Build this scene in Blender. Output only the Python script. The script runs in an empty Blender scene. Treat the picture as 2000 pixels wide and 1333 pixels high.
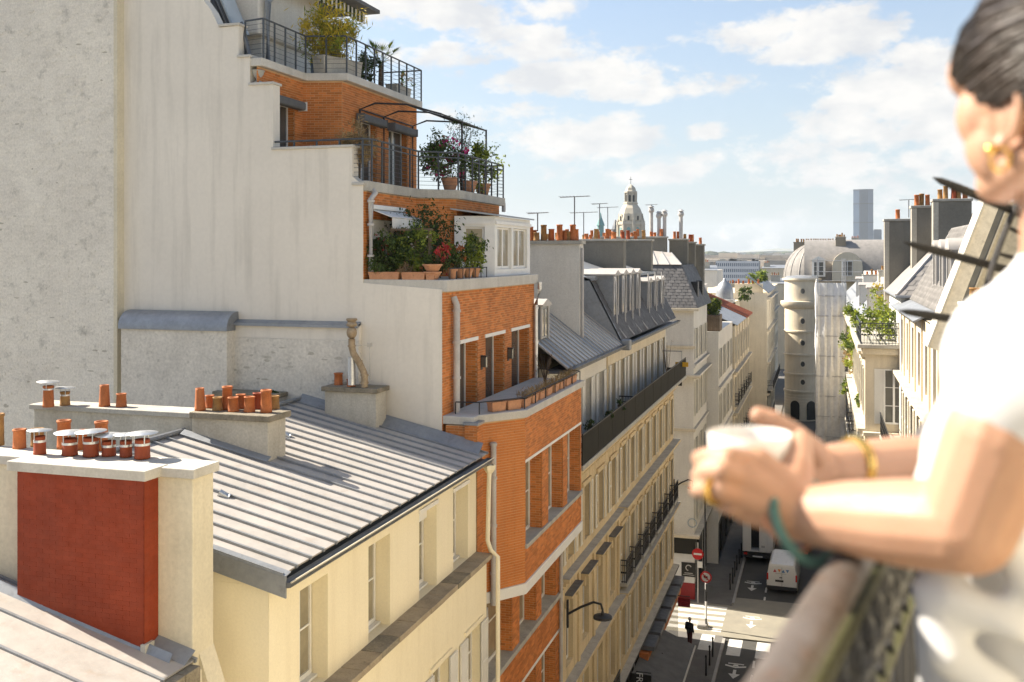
import bpy, math, random
import numpy as np
from mathutils import Vector, Matrix
random.seed(7)
R = math.radians
SC = bpy.context.scene
COL = SC.collection

# ------------------------------------------------------------------ camera
F = 1944.0; HOR = 500.0; YAW = R(17.28); EYE = 22.0
SN, CS = math.sin(YAW), math.cos(YAW)
cam_d = bpy.data.cameras.new('camera'); cam = bpy.data.objects.new('camera', cam_d); COL.objects.link(cam)
cam.location = (0, 0, EYE); cam.rotation_euler = (R(90), 0, YAW)
cam_d.sensor_width = 36; cam_d.lens = F*36/2000; cam_d.shift_y = -(666.5-HOR)/2000
cam_d.clip_start = 0.05; cam_d.clip_end = 20000
cam_d.dof.use_dof = True; cam_d.dof.focus_distance = 30; cam_d.dof.aperture_fstop = 4.0
SC.camera = cam

# ------------------------------------------------------------------ sky, sun, exposure
SUN_EL = R(41); SUN_AZ = R(-84)      # azimuth measured from +Y towards +X: the sun stands to the left of the street
sdir = Vector((math.sin(SUN_AZ)*math.cos(SUN_EL), math.cos(SUN_AZ)*math.cos(SUN_EL), math.sin(SUN_EL)))
W = bpy.data.worlds.new('World'); SC.world = W; W.use_nodes = True
nt = W.node_tree; nt.nodes.clear()
def wn(t, **k):
    n = nt.nodes.new(t)
    for a, b in k.items(): setattr(n, a, b)
    return n
def wl(a, b): nt.links.new(a, b)
def wmath(op, a, b=None, c=None, clamp=False):
    n = wn('ShaderNodeMath', operation=op, use_clamp=clamp)
    for i, v in enumerate((a, b, c)):
        if v is None: continue
        if isinstance(v, (int, float)): n.inputs[i].default_value = v
        else: wl(v, n.inputs[i])
    return n.outputs[0]
sky = wn('ShaderNodeTexSky', sky_type='NISHITA', sun_disc=False, sun_elevation=SUN_EL, sun_rotation=SUN_AZ,
         altitude=60, air_density=1.0, dust_density=1.3, ozone_density=1.0)
tc = wn('ShaderNodeTexCoord'); sep = wn('ShaderNodeSeparateXYZ'); wl(tc.outputs['Generated'], sep.inputs[0])
dx, dy, dz = sep.outputs
hyp = wmath('SQRT', wmath('ADD', wmath('MULTIPLY', dx, dx), wmath('MULTIPLY', dy, dy)))
az = wmath('ARCTAN2', dx, dy); el = wmath('ARCTAN2', dz, hyp)
comb = wn('ShaderNodeCombineXYZ'); wl(az, comb.inputs[0]); wl(wmath('MULTIPLY', el, 1.7), comb.inputs[1])
def wnoise(scale, detail, rough, vec, off=0.0):
    n = wn('ShaderNodeTexNoise'); n.inputs['Scale'].default_value = scale; n.inputs['Detail'].default_value = detail
    n.inputs['Roughness'].default_value = rough
    if off:
        v = wn('ShaderNodeVectorMath', operation='ADD'); wl(vec, v.inputs[0]); v.inputs[1].default_value = (off, off*.7, off*1.3); vec = v.outputs[0]
    wl(vec, n.inputs['Vector']); return n.outputs['Fac']
# cumulus: soft cloud banks whose outline is broken up by billowing noise; random banks carry on all round the sky
n1 = wnoise(15, 10, .60, comb.outputs[0], 3.7); n2 = wnoise(46, 8, .62, comb.outputs[0], 8.1); gen = wnoise(2.3, 3, .5, comb.outputs[0], 14.2)
CLOUDS = [(-.014,.207,.088,.027,1.0),(.03,.222,.05,.022,.6),(.062,.135,.088,.055,.95),(.095,.175,.045,.028,.9),(.03,.092,.14,.032,.75),(.12,.10,.12,.07,.7),   # az, el, half-width, half-height, weight
          (-.40,.243,.10,.026,1.0),(-.31,.205,.15,.024,.8),(-.25,.178,.12,.020,.95),(-.17,.165,.10,.016,.8),(-.235,.118,.10,.028,.8),(-.113,.123,.03,.010,.8),(-.15,.085,.14,.020,.6),(-.30,.14,.12,.02,.55),(-.07,.252,.06,.010,.9),(-.10,.17,.08,.010,.5),(-.27,.245,.06,.014,.6)]
bl_ = None
for a0, e0, wa, we, wt in CLOUDS:
    p = wmath('ADD', wmath('POWER', wmath('MULTIPLY', wmath('SUBTRACT', az, a0), 1/wa), 2), wmath('POWER', wmath('MULTIPLY', wmath('SUBTRACT', el, e0), 1/we), 2))
    c_ = wmath('MULTIPLY', wmath('SUBTRACT', 1.0, wmath('MULTIPLY', p, .55), clamp=True), wt)
    bl_ = c_ if bl_ is None else wmath('MAXIMUM', bl_, c_)
gm = wn('ShaderNodeMapRange', interpolation_type='SMOOTHSTEP'); wl(gen, gm.inputs['Value']); gm.inputs['From Min'].default_value = .50; gm.inputs['From Max'].default_value = .72; gm.inputs['To Max'].default_value = .75
bl_ = wmath('MAXIMUM', bl_, gm.outputs[0])
cov = wmath('ADD', wmath('MULTIPLY', bl_, .55), wmath('ADD', wmath('MULTIPLY', wmath('SUBTRACT', n1, .5), 1.05), wmath('MULTIPLY', wmath('SUBTRACT', n2, .5), .45)))
mr = wn('ShaderNodeMapRange', interpolation_type='SMOOTHSTEP'); wl(cov, mr.inputs['Value'])
mr.inputs['From Min'].default_value = .20; mr.inputs['From Max'].default_value = .42; mr.inputs['To Max'].default_value = .95
shade = wnoise(16, 5, .55, comb.outputs[0], 21.3)
cr = wn('ShaderNodeValToRGB'); wl(shade, cr.inputs[0])
cr.color_ramp.elements[0].position = .36; cr.color_ramp.elements[0].color = (3.9, 3.95, 4.05, 1)
cr.color_ramp.elements[1].position = .60; cr.color_ramp.elements[1].color = (5.1, 4.95, 4.75, 1)
hz = wn('ShaderNodeMapRange'); wl(el, hz.inputs['Value'])                     # bright hazy air low down
hz.inputs['From Min'].default_value = 0; hz.inputs['From Max'].default_value = .30; hz.inputs['To Min'].default_value = .80; hz.inputs['To Max'].default_value = .15
mixh = wn('ShaderNodeMixRGB'); wl(hz.outputs[0], mixh.inputs[0]); wl(sky.outputs[0], mixh.inputs[1]); mixh.inputs[2].default_value = (3.0, 3.38, 3.75, 1)
mixc = wn('ShaderNodeMixRGB'); wl(mr.outputs[0], mixc.inputs[0]); wl(mixh.outputs[0], mixc.inputs[1]); wl(cr.outputs[0], mixc.inputs[2])
bg = wn('ShaderNodeBackground'); bg.inputs[1].default_value = .072; wl(mixc.outputs[0], bg.inputs[0])
wo = wn('ShaderNodeOutputWorld'); wl(bg.outputs[0], wo.inputs[0])
sl = bpy.data.lights.new('sun', 'SUN'); sl.energy = 5.0; sl.angle = R(.53); sl.color = (1, .90, .75)
so = bpy.data.objects.new('sun', sl); COL.objects.link(so); so.rotation_euler = sdir.to_track_quat('Z', 'Y').to_euler(); so.location = (0, 0, 60)
vs = SC.view_settings; vs.view_transform = 'Standard'; vs.look = 'None'; vs.exposure = 1.46; vs.gamma = 1
SC.cycles.use_denoising = True; SC.cycles.max_bounces = 8; SC.cycles.diffuse_bounces = 4; SC.cycles.glossy_bounces = 3
SC.cycles.transparent_max_bounces = 12; SC.cycles.caustics_reflective = False; SC.cycles.caustics_refractive = False
SC.cycles.sample_clamp_indirect = 6

# ------------------------------------------------------------------ measuring: photograph -> the plane a thing stands on
def ray(px, py):
    u = (px-1000)/F; v = -(py-HOR)/F
    return -SN+u*CS, CS+u*SN, v
def onX(px, py, X): a, b, v = ray(px, py); t = X/a; return Vector((X, b*t, EYE+v*t))
def onY(px, py, Y): a, b, v = ray(px, py); t = Y/b; return Vector((a*t, Y, EYE+v*t))
def onZ(px, py, Z): a, b, v = ray(px, py); t = (Z-EYE)/v; return Vector((a*t, b*t, Z))
def atD(px, py, d): a, b, v = ray(px, py); return Vector((a*d, b*d, EYE+v*d))

# ------------------------------------------------------------------ materials
MATS = {}
def M(name, col, col2=None, rough=.8, metal=0., scale=.8, spread=(.35, .68), streak=0., fine=.12, bump=.15, bscale=25., island=0., spec=.35, sss=0., wave=None, dirt=None, coord='pos', leafy=0.):
    m = bpy.data.materials.new(name); m.use_nodes = True; MATS[name] = m
    t = m.node_tree; b = t.nodes['Principled BSDF']; L = t.links.new
    def N(ty, **k):
        n = t.nodes.new(ty)
        for a, v in k.items(): setattr(n, a, v)
        return n
    g = N('ShaderNodeNewGeometry')
    if coord == 'obj':
        tcn = N('ShaderNodeTexCoord'); P = tcn.outputs['Object']
    else: P = g.outputs['Position']
    def noise(s, d=6, vec=None, r=.6):
        n = N('ShaderNodeTexNoise'); n.inputs['Scale'].default_value = s; n.inputs['Detail'].default_value = d; n.inputs['Roughness'].default_value = r
        L(vec or P, n.inputs['Vector']); return n.outputs['Fac']
    def mix(f, a, c, bt='MIX'):
        n = N('ShaderNodeMixRGB', blend_type=bt)
        for i, v in enumerate((f, a, c)):
            if isinstance(v, (int, float)): n.inputs[i].default_value = v
            elif isinstance(v, tuple): n.inputs[i].default_value = (*v[:3], 1)
            else: L(v, n.inputs[i])
        return n.outputs[0]
    def rng(v, a, c, lo=0., hi=1.):
        n = N('ShaderNodeMapRange'); L(v, n.inputs[0]); n.inputs[1].default_value = a; n.inputs[2].default_value = c; n.inputs[3].default_value = lo; n.inputs[4].default_value = hi
        return n.outputs[0]
    c2 = col2 or tuple(x*.8 for x in col)
    c = mix(rng(noise(scale), *spread), col, c2)
    if streak:
        mp = N('ShaderNodeMapping'); mp.inputs['Scale'].default_value = (2.2, 2.2, .16); L(P, mp.inputs[0])
        c = mix(rng(noise(1.6, 5, mp.outputs[0]), .50, .80, 0, streak), c, dirt or tuple(x*.5 for x in col))
    if dirt and not streak:
        c = mix(rng(noise(scale*3.1, 8, r=.7), .56, .76, 0, .8), c, dirt)
    if fine: c = mix(1., c, rng(noise(bscale*1.3, 4), .2, .8, 1-fine, 1+fine), 'MULTIPLY')
    if island: c = mix(1., c, rng(g.outputs['Random Per Island'], 0, 1, 1-island, 1+island*.7), 'MULTIPLY')
    L(c, b.inputs['Base Color'])
    b.inputs['Roughness'].default_value = rough; b.inputs['Metallic'].default_value = metal; b.inputs['Specular IOR Level'].default_value = spec
    if fine and rough > .15 and rough < .7: L(rng(noise(scale*4), .3, .7, rough*.85, min(1, rough*1.25)), b.inputs['Roughness'])
    if sss: b.inputs['Subsurface Weight'].default_value = sss; b.inputs['Subsurface Radius'].default_value = (.012, .004, .002)
    h = noise(bscale, 5)
    if wave:
        wv = N('ShaderNodeTexWave', wave_type='BANDS', bands_direction='Z'); wv.inputs['Scale'].default_value = wave; L(P, wv.inputs[0]); h = wv.outputs['Fac']
    if bump:
        bp = N('ShaderNodeBump'); bp.inputs['Strength'].default_value = min(1, bump*2); bp.inputs['Distance'].default_value = .012; L(h, bp.inputs['Height']); L(bp.outputs[0], b.inputs['Normal'])
    if leafy:
        tr = N('ShaderNodeBsdfTranslucent'); L(mix(1., c, (1.25, 1.2, .6), 'MULTIPLY'), tr.inputs[0]); mx = N('ShaderNodeMixShader'); mx.inputs[0].default_value = leafy
        L(b.outputs[0], mx.inputs[1]); L(tr.outputs[0], mx.inputs[2]); L(mx.outputs[0], t.nodes['Material Output'].inputs[0])
    return m

M('white_plaster', (.75,.70,.615), (.66,.615,.54), scale=.33, spread=(.3,.75), streak=.5, dirt=(.44,.41,.355), bscale=7, bump=.05, fine=.04)
M('painted_brick', (.73,.69,.61), (.66,.62,.55), scale=.9, dirt=(.30,.285,.25), bscale=14, bump=.3, fine=.18, island=.05)
M('rough_render', (.66,.62,.545), (.57,.535,.47), scale=1.3, dirt=(.24,.225,.195), bscale=10, bump=.45, fine=.2)
M('cream_paint', (.82,.74,.55), (.77,.69,.50), scale=.5, streak=.22, dirt=(.52,.42,.26), bscale=18, bump=.07, fine=.06)
M('cream_old', (.66,.60,.46), (.57,.52,.40), scale=.9, streak=.35, dirt=(.38,.32,.21), bscale=14, bump=.15)
M('chimney_render', (.50,.47,.40), (.40,.37,.31), scale=1.4, dirt=(.24,.19,.12), streak=.4, bscale=16, bump=.3, fine=.2)
M('grey_render', (.215,.20,.168), (.165,.155,.13), scale=.9, streak=.35, bscale=10, bump=.2)
M('orange_brick', (.57,.205,.055), (.47,.155,.038), scale=1.1, island=.26, bscale=40, bump=.15, fine=.15, streak=.3, dirt=(.24,.10,.04))
M('mortar', (.62,.40,.22), (.50,.31,.17), scale=3, bump=.3, bscale=60)
M('red_paint', (.25,.036,.008), (.20,.027,.006), streak=.25, dirt=(.13,.022,.008), scale=1.2, island=.07, rough=.6, bump=.1)
M('stone', (.66,.53,.33), (.54,.425,.26), scale=.7, streak=.5, dirt=(.20,.16,.11), bscale=14, bump=.25)
M('pale_stone', (.68,.60,.46), (.58,.51,.39), scale=.5, streak=.35, dirt=(.34,.28,.2), bscale=14, bump=.2)
M('white_wall', (.68,.655,.60), (.60,.575,.525), scale=.5, streak=.25, bscale=14, bump=.1)
M('concrete', (.44,.42,.37), (.33,.315,.28), scale=1.6, streak=.4, dirt=(.14,.13,.11), bscale=26, bump=.3, fine=.2)
M('pale_coping', (.54,.515,.465), (.45,.43,.385), scale=1.5, streak=.3, dirt=(.25,.23,.19), bscale=22, bump=.2)
M('ledge_stone', (.38,.315,.225), (.28,.23,.165), scale=1.8, dirt=(.13,.11,.075), bscale=24, bump=.3, fine=.2)
M('mossy_stone', (.27,.235,.18), (.16,.14,.10), scale=3, dirt=(.09,.085,.05), bscale=22, bump=.4, fine=.3)
M('zinc_pale', (.47,.44,.41), (.40,.375,.345), rough=.55, metal=.25, scale=.9, dirt=(.38,.31,.25), bscale=3.5, bump=.3, fine=.08, island=.10, spec=.5)
M('zinc', (.30,.315,.335), (.23,.245,.265), rough=.48, metal=.45, scale=1.2, dirt=(.17,.17,.17), bscale=7, bump=.12, spec=.5)
M('zinc_dark', (.15,.16,.175), (.11,.115,.125), rough=.5, metal=.4, scale=1.2, bscale=7, bump=.15, spec=.5)
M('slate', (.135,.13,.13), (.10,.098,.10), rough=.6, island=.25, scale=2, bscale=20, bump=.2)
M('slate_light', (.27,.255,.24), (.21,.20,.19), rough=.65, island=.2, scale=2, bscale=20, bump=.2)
M('terracotta', (.47,.155,.052), (.34,.105,.035), rough=.75, scale=5, dirt=(.15,.07,.035), bscale=40, bump=.15, fine=.2, island=.1)
M('red_pot', (.30,.062,.022), (.24,.048,.018), rough=.7, scale=5, bscale=40, bump=.1)
M('old_pot', (.36,.20,.07), (.22,.12,.05), rough=.85, scale=6, dirt=(.1,.07,.04), bscale=40, bump=.2)
M('trough', (.52,.27,.15), (.40,.19,.10), rough=.8, scale=4, dirt=(.16,.1,.06), bscale=30, bump=.2)
M('galvanised', (.62,.64,.66), (.48,.5,.52), rough=.35, metal=.7, scale=4, bump=.05, spec=.5)
M('pipe_grey', (.50,.48,.46), (.40,.385,.37), rough=.55, scale=2, streak=.3, bscale=20, bump=.1)
M('rust_flue', (.42,.33,.22), (.24,.17,.10), rough=.6, metal=.3, scale=7, dirt=(.09,.06,.04), bscale=20, bump=.25)
M('black_iron', (.022,.023,.025), (.04,.04,.042), rough=.5, metal=.2, scale=4, bscale=40, bump=.1, spec=.4)
M('rail_grey', (.085,.095,.105), (.06,.066,.072), rough=.5, metal=.3, scale=3, bump=.05)
M('spike_iron', (.018,.018,.019), (.035,.03,.026), rough=.55, metal=.3, scale=20, bscale=120, bump=.3, fine=.3, spec=.45)
M('handrail_paint', (.135,.118,.108), (.085,.066,.052), rough=.45, metal=.25, scale=14, dirt=(.16,.07,.03), bscale=60, bump=.15)
M('lit_olive_iron', (.06,.06,.02), (.04,.038,.016), rough=.6, scale=12, bump=.2, bscale=60)  # olive tint puts the light passing through the railing into the colour
M('panel_dark', (.024,.023,.018), (.018,.017,.014), rough=.8, spec=.15, scale=1.5, bump=.05)
M('white_paint', (.74,.73,.70), (.68,.67,.64), rough=.5, scale=2, bump=.03, fine=.04)
M('shutter', (.70,.67,.58), (.60,.57,.49), rough=.6, scale=1.2, wave=9., bump=.35, fine=.05)
M('shutter_white', (.74,.725,.68), (.68,.66,.61), rough=.55, scale=1.2, wave=9., bump=.35, fine=.05)
M('pane', (.07,.072,.07), (.12,.115,.10), rough=.06, scale=.6, bump=0, fine=0, spec=.6)
M('pane_curtain', (.30,.265,.19), (.22,.195,.14), rough=.08, scale=2.5, bump=0, fine=0, spec=.6)
M('asphalt', (.085,.083,.078), (.065,.064,.06), rough=.9, scale=.7, dirt=(.05,.05,.048), bscale=60, bump=.2, fine=.25)
M('raised_paving', (.27,.25,.20), (.22,.205,.17), rough=.9, scale=.9, bscale=50, bump=.15)
M('pavement', (.15,.145,.135), (.115,.11,.105), rough=.9, scale=1.1, dirt=(.075,.072,.068), bscale=50, bump=.2)
M('kerb_stone', (.34,.33,.31), (.27,.26,.245), rough=.85, scale=2, bscale=40, bump=.2)
M('road_paint', (.62,.61,.57), (.52,.51,.47), rough=.8, scale=3, dirt=(.30,.29,.27), bscale=60, bump=.1)
M('bark', (.12,.085,.055), (.07,.05,.035), scale=9, bump=.4, bscale=30)
M('leaf', (0.1, 0.15, 0.035), (0.065, 0.1, 0.027), leafy=.42, rough=.6, scale=3, island=.45, bump=0, fine=0)
M('leaf_dark', (0.048, 0.08, 0.024), (0.034, 0.058, 0.019), leafy=.42, rough=.6, scale=3, island=.45, bump=0, fine=0)
M('leaf_yellow', (0.55, 0.42, 0.05), (0.4, 0.32, 0.04), leafy=.42, rough=.6, scale=3, island=.4, bump=0, fine=0)
M('leaf_light', (0.26, 0.31, 0.05), (0.18, 0.23, 0.04), leafy=.42, rough=.6, scale=3, island=.4, bump=0, fine=0)
M('leaf_dry', (0.38, 0.28, 0.17), (0.28, 0.2, 0.12), leafy=.42, rough=.8, scale=3, island=.4, bump=0, fine=0)
M('petal_magenta', (.42,.02,.14), (.33,.02,.11), rough=.6, island=.3, bump=0, fine=0)
M('petal_red', (.40,.03,.03), (.3,.02,.02), rough=.6, island=.3, bump=0, fine=0)
M('petal_white', (.75,.73,.68), (.6,.6,.55), rough=.6, island=.2, bump=0, fine=0)
M('soil', (.06,.045,.03), (.035,.027,.02), scale=8, bump=.5)
M('wood_planter', (.17,.125,.085), (.115,.085,.06), scale=3, bump=.2)
M('awning_white', (.70,.69,.66), (.6,.59,.56), scale=3, streak=.3, bump=.05)
M('awning_grey', (.12,.12,.12), (.09,.09,.09), scale=2, bump=.05)
for nm_, c_ in (('skin', (.46,.265,.175)), ('lip', (.5,.2,.15))): M(nm_, c_, tuple(x*.9 for x in c_), rough=.48, scale=14, bscale=260, bump=.04, fine=.05, sss=.18, spec=.4)
M('hair', (.020,.014,.011), (.05,.034,.025), rough=.36, scale=30, bscale=90, bump=.1, fine=.2, spec=.6)
M('tshirt', (.62,.62,.625), (.58,.58,.585), rough=.85, scale=6, bscale=500, bump=.06, fine=.03)
M('ceramic', (.82,.80,.775), (.80,.78,.755), rough=.22, scale=6, bump=0, fine=0, spec=.5)
M('gold', (.85,.55,.16), (.75,.47,.13), rough=.22, metal=1, bump=0, fine=0)
M('teal_cord', (.16,.31,.28), (.10,.22,.20), rough=.8, scale=90, bscale=160, bump=.6, fine=.3)
M('coral_bead', (.65,.25,.14), (.7,.35,.2), rough=.4, scale=200, bump=0)
M('black_cloth', (.016,.016,.018), (.03,.03,.034), scale=8, bump=.1)
M('maroon_cloth', (.09,.018,.016), (.065,.014,.013), scale=8, bump=.1)
M('shoe', (.04,.02,.015), bump=0)
M('van_white', (.72,.71,.69), (.66,.65,.63), rough=.3, scale=1, bump=0, fine=.03, spec=.5)
M('car_dark', (.04,.042,.045), (.05,.052,.055), rough=.25, metal=.3, bump=0, fine=0, spec=.5)
M('car_grey', (.22,.22,.22), (.2,.2,.2), rough=.28, metal=.4, bump=0, fine=0, spec=.5)
M('rubber', (.018,.018,.018), bump=0, rough=.85)
M('bumper', (.03,.03,.03), bump=.05, rough=.6)
M('lamp_red', (.55,.02,.015), (.45,.015,.012), rough=.2, bump=0, fine=0)
M('sign_red', (.50,.018,.02), (.44,.016,.018), rough=.5, bump=0, fine=.03)
M('shop_red', (.26,.014,.016), (.21,.012,.014), rough=.5, scale=2, bump=.03)
M('shop_dark', (.014,.015,.014), (.02,.02,.018), rough=.4, scale=2, bump=.03)
M('sign_white', (.75,.74,.72), bump=0, fine=0, rough=.5)
M('sign_black', (.02,.02,.02), bump=0, fine=0, rough=.45)
M('sign_yellow', (.75,.42,.03), bump=0, fine=0, rough=.5)
M('ink_pale', (.38,.45,.50), bump=0, fine=0); M('ink_blue', (.12,.25,.48), bump=0, fine=0, rough=.6); M('ink_orange', (.7,.25,.05), bump=0, fine=0, rough=.6); M('ink_red', (.55,.06,.08), bump=0, fine=0, rough=.6)
M('lime', (.22,.42,.05), bump=0, fine=0)
M('shop_orange', (.50,.17,.05), (.42,.13,.04), scale=3, bump=.05)
M('net', (.70,.70,.69), (.60,.60,.59), scale=1.6, streak=.4, dirt=(.45,.45,.44), bscale=3, bump=.5, rough=.9)
M('steel_tube', (.42,.42,.42), rough=.4, metal=.6, bump=0)
M('church_stone', (.56,.50,.40), (.44,.40,.32), scale=.25, streak=.4, dirt=(.3,.26,.2), bscale=3, bump=.2)
M('copper_green', (.20,.36,.35), (.16,.28,.28), scale=.5, bump=0)
M('tower_glass', (.05,.085,.145), (.04,.07,.12), rough=.35, scale=.02, bump=0, fine=0, spec=.5)
M('tower_band', (.045,.058,.08), rough=.4, bump=0, fine=0)
M('office_white', (.62,.63,.64), (.55,.56,.58), scale=.1, bump=0)
M('office_glass', (.12,.16,.22), (.09,.12,.17), rough=.2, scale=.1, bump=0, fine=0)
M('far_city', (.52,.47,.40), (.33,.31,.29), scale=.02, island=.35, bump=0, fine=0)
M('far_hill', (.26,.27,.26), (.15,.165,.14), scale=.006, bump=0, fine=0)
M('far_tree', (.07,.085,.04), (.05,.06,.03), scale=.05, island=.4, bump=0, fine=0)
M('red_tile', (.33,.10,.05), (.24,.075,.04), scale=4, island=.25, bump=.2)
M('skylight', (.45,.52,.58), rough=.08, bump=0, fine=0, spec=.6)
M('antenna', (.22,.22,.22), rough=.5, metal=.6, bump=0, fine=0)

# ------------------------------------------------------------------ mesh building
class MB:
    def __init__(s): s.v = []; s.f = []
    def add(s, vs, fs):
        n = len(s.v); s.v += [tuple(p) for p in vs]; s.f += [tuple(i+n for i in f) for f in fs]; return s
    def quad(s, a, b, c, d): return s.add((a, b, c, d), ((0, 1, 2, 3),))
    def box(s, x0, x1, y0, y1, z0, z1):
        return s.add([(x, y, z) for z in (z0, z1) for y in (y0, y1) for x in (x0, x1)],
                     ((0, 2, 3, 1), (4, 5, 7, 6), (0, 1, 5, 4), (2, 6, 7, 3), (0, 4, 6, 2), (1, 3, 7, 5)))
    def cbox(s, c, S, N, ds, dn, dz):     # centre, along S, along N, up
        c = Vector(c); S = Vector(S); N = Vector(N); Z = Vector((0, 0, 1))
        vs = [c+S*(i*ds/2)+N*(j*dn/2)+Z*(k*dz/2) for k in (-1, 1) for j in (-1, 1) for i in (-1, 1)]
        return s.add(vs, ((0, 2, 3, 1), (4, 5, 7, 6), (0, 1, 5, 4), (2, 6, 7, 3), (0, 4, 6, 2), (1, 3, 7, 5)))
    def prism(s, poly, z0, z1):           # poly in xy
        n = len(poly); vs = [(x, y, z0) for x, y in poly]+[(x, y, z1) for x, y in poly]
        return s.add(vs, [tuple(range(n))[::-1], tuple(range(n, 2*n))]+[(i, (i+1) % n, n+(i+1) % n, n+i) for i in range(n)])
    def slab(s, poly3, off):              # any planar polygon pushed by a vector
        n = len(poly3); off = Vector(off); vs = [Vector(p) for p in poly3]+[Vector(p)+off for p in poly3]
        return s.add(vs, [tuple(range(n))[::-1], tuple(range(n, 2*n))]+[(i, (i+1) % n, n+(i+1) % n, n+i) for i in range(n)])
    def tube(s, pts, r, n=8, cap=True, flat=1.0):
        pts = [Vector(p) for p in pts]; rs = r if isinstance(r, (list, tuple)) else [r]*len(pts); rings = []
        for i, p in enumerate(pts):
            d = (pts[min(i+1, len(pts)-1)]-pts[max(i-1, 0)]).normalized()
            a = d.cross(Vector((0, 0, 1)))
            if a.length < .05: a = d.cross(Vector((1, 0, 0)))
            a.normalize(); b = d.cross(a)
            rings.append([p+a*(math.cos(2*math.pi*k/n)*rs[i])+b*(math.sin(2*math.pi*k/n)*rs[i]*flat) for k in range(n)])
        vs = [q for r_ in rings for q in r_]; fs = [(i*n+k, i*n+(k+1) % n, (i+1)*n+(k+1) % n, (i+1)*n+k) for i in range(len(pts)-1) for k in range(n)]
        if cap: fs += [tuple(range(n))[::-1], tuple((len(pts)-1)*n+k for k in range(n))]
        return s.add(vs, fs)
    def lathe(s, prof, c=(0, 0, 0), n=16, cap=True, a0=0., a1=2*math.pi):
        full = abs(a1-a0-2*math.pi) < 1e-6; m = n if full else n+1
        vs = [(c[0]+r*math.cos(a0+(a1-a0)*k/n), c[1]+r*math.sin(a0+(a1-a0)*k/n), c[2]+z) for r, z in prof for k in range(m)]
        fs = [(i*m+k, i*m+(k+1) % m, (i+1)*m+(k+1) % m, (i+1)*m+k) for i in range(len(prof)-1) for k in range(n)]
        if cap: fs += [tuple(range(m))[::-1], tuple((len(prof)-1)*m+k for k in range(m))]
        return s.add(vs, fs)
    def ell(s, c, r, nu=12, nv=8):
        return s.lathe([(max(1e-4, math.sin(math.pi*i/nv)), -math.cos(math.pi*i/nv)) for i in range(nv+1)], n=nu, cap=False)._xf_last(nu*(nv+1), c, r)
    def _xf_last(s, n, c, r):
        k = len(s.v)-n
        for i in range(k, len(s.v)): x, y, z = s.v[i]; s.v[i] = (c[0]+x*r[0], c[1]+y*r[1], c[2]+z*r[2])
        return s
    def mesh(s, name, m, smooth=False, off=None):
        me = bpy.data.meshes.new(name)
        vs = s.v if off is None else [(x-off[0], y-off[1], z-off[2]) for x, y, z in s.v]
        me.from_pydata(vs, [], s.f); me.materials.append(MATS[m] if isinstance(m, str) else m)
        if smooth: me.polygons.foreach_set('use_smooth', [True]*len(me.polygons))
        me.update(); return me
    def build(s, name, m, parent=None, smooth=False, bevel=0, local=False, kind=None):
        off = None if local else wloc(parent)
        o = bpy.data.objects.new(name, s.mesh(name, m, smooth, off)); COL.objects.link(o)
        if parent is not None: o.parent = parent
        if bevel: b = o.modifiers.new('bevel', 'BEVEL'); b.width = bevel; b.segments = 2; b.limit_method = 'ANGLE'
        if smooth: sm(o)
        if kind: o['kind'] = kind
        return o
def sm(o):
    o.data.set_sharp_from_angle(angle=R(38))
def wloc(o):
    v = Vector((0, 0, 0))
    while o is not None: v += Vector(o.location); o = o.parent
    return v
def tag(o, label, cat, group=None):
    o['label'] = label; o['category'] = cat
    if group: o['group'] = group
    return o
def thing(name, label, cat, loc=(0, 0, 0), rz=0., group=None):
    o = bpy.data.objects.new(name, None); COL.objects.link(o); o.location = loc; o.rotation_euler = (0, 0, rz); o.empty_display_size = .2
    return tag(o, label, cat, group)
def struct(o): o['kind'] = 'structure'; return o
def inst(me, name, parent, loc, rz=0., scale=None, rot=None):
    o = bpy.data.objects.new(name, me); COL.objects.link(o); o.parent = parent
    o.location = Vector(loc)-(wloc(parent) if parent else Vector()); o.rotation_euler = rot or (0, 0, rz)
    if scale: o.scale = scale
    return o
def copy_tree(o, parent=None):
    c = o.copy(); COL.objects.link(c); c.parent = parent
    for ch in list(o.children): copy_tree(ch, c)
    return c
_cache = {}
def cached(key, fn):
    if key not in _cache: _cache[key] = fn()
    return _cache[key]

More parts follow.
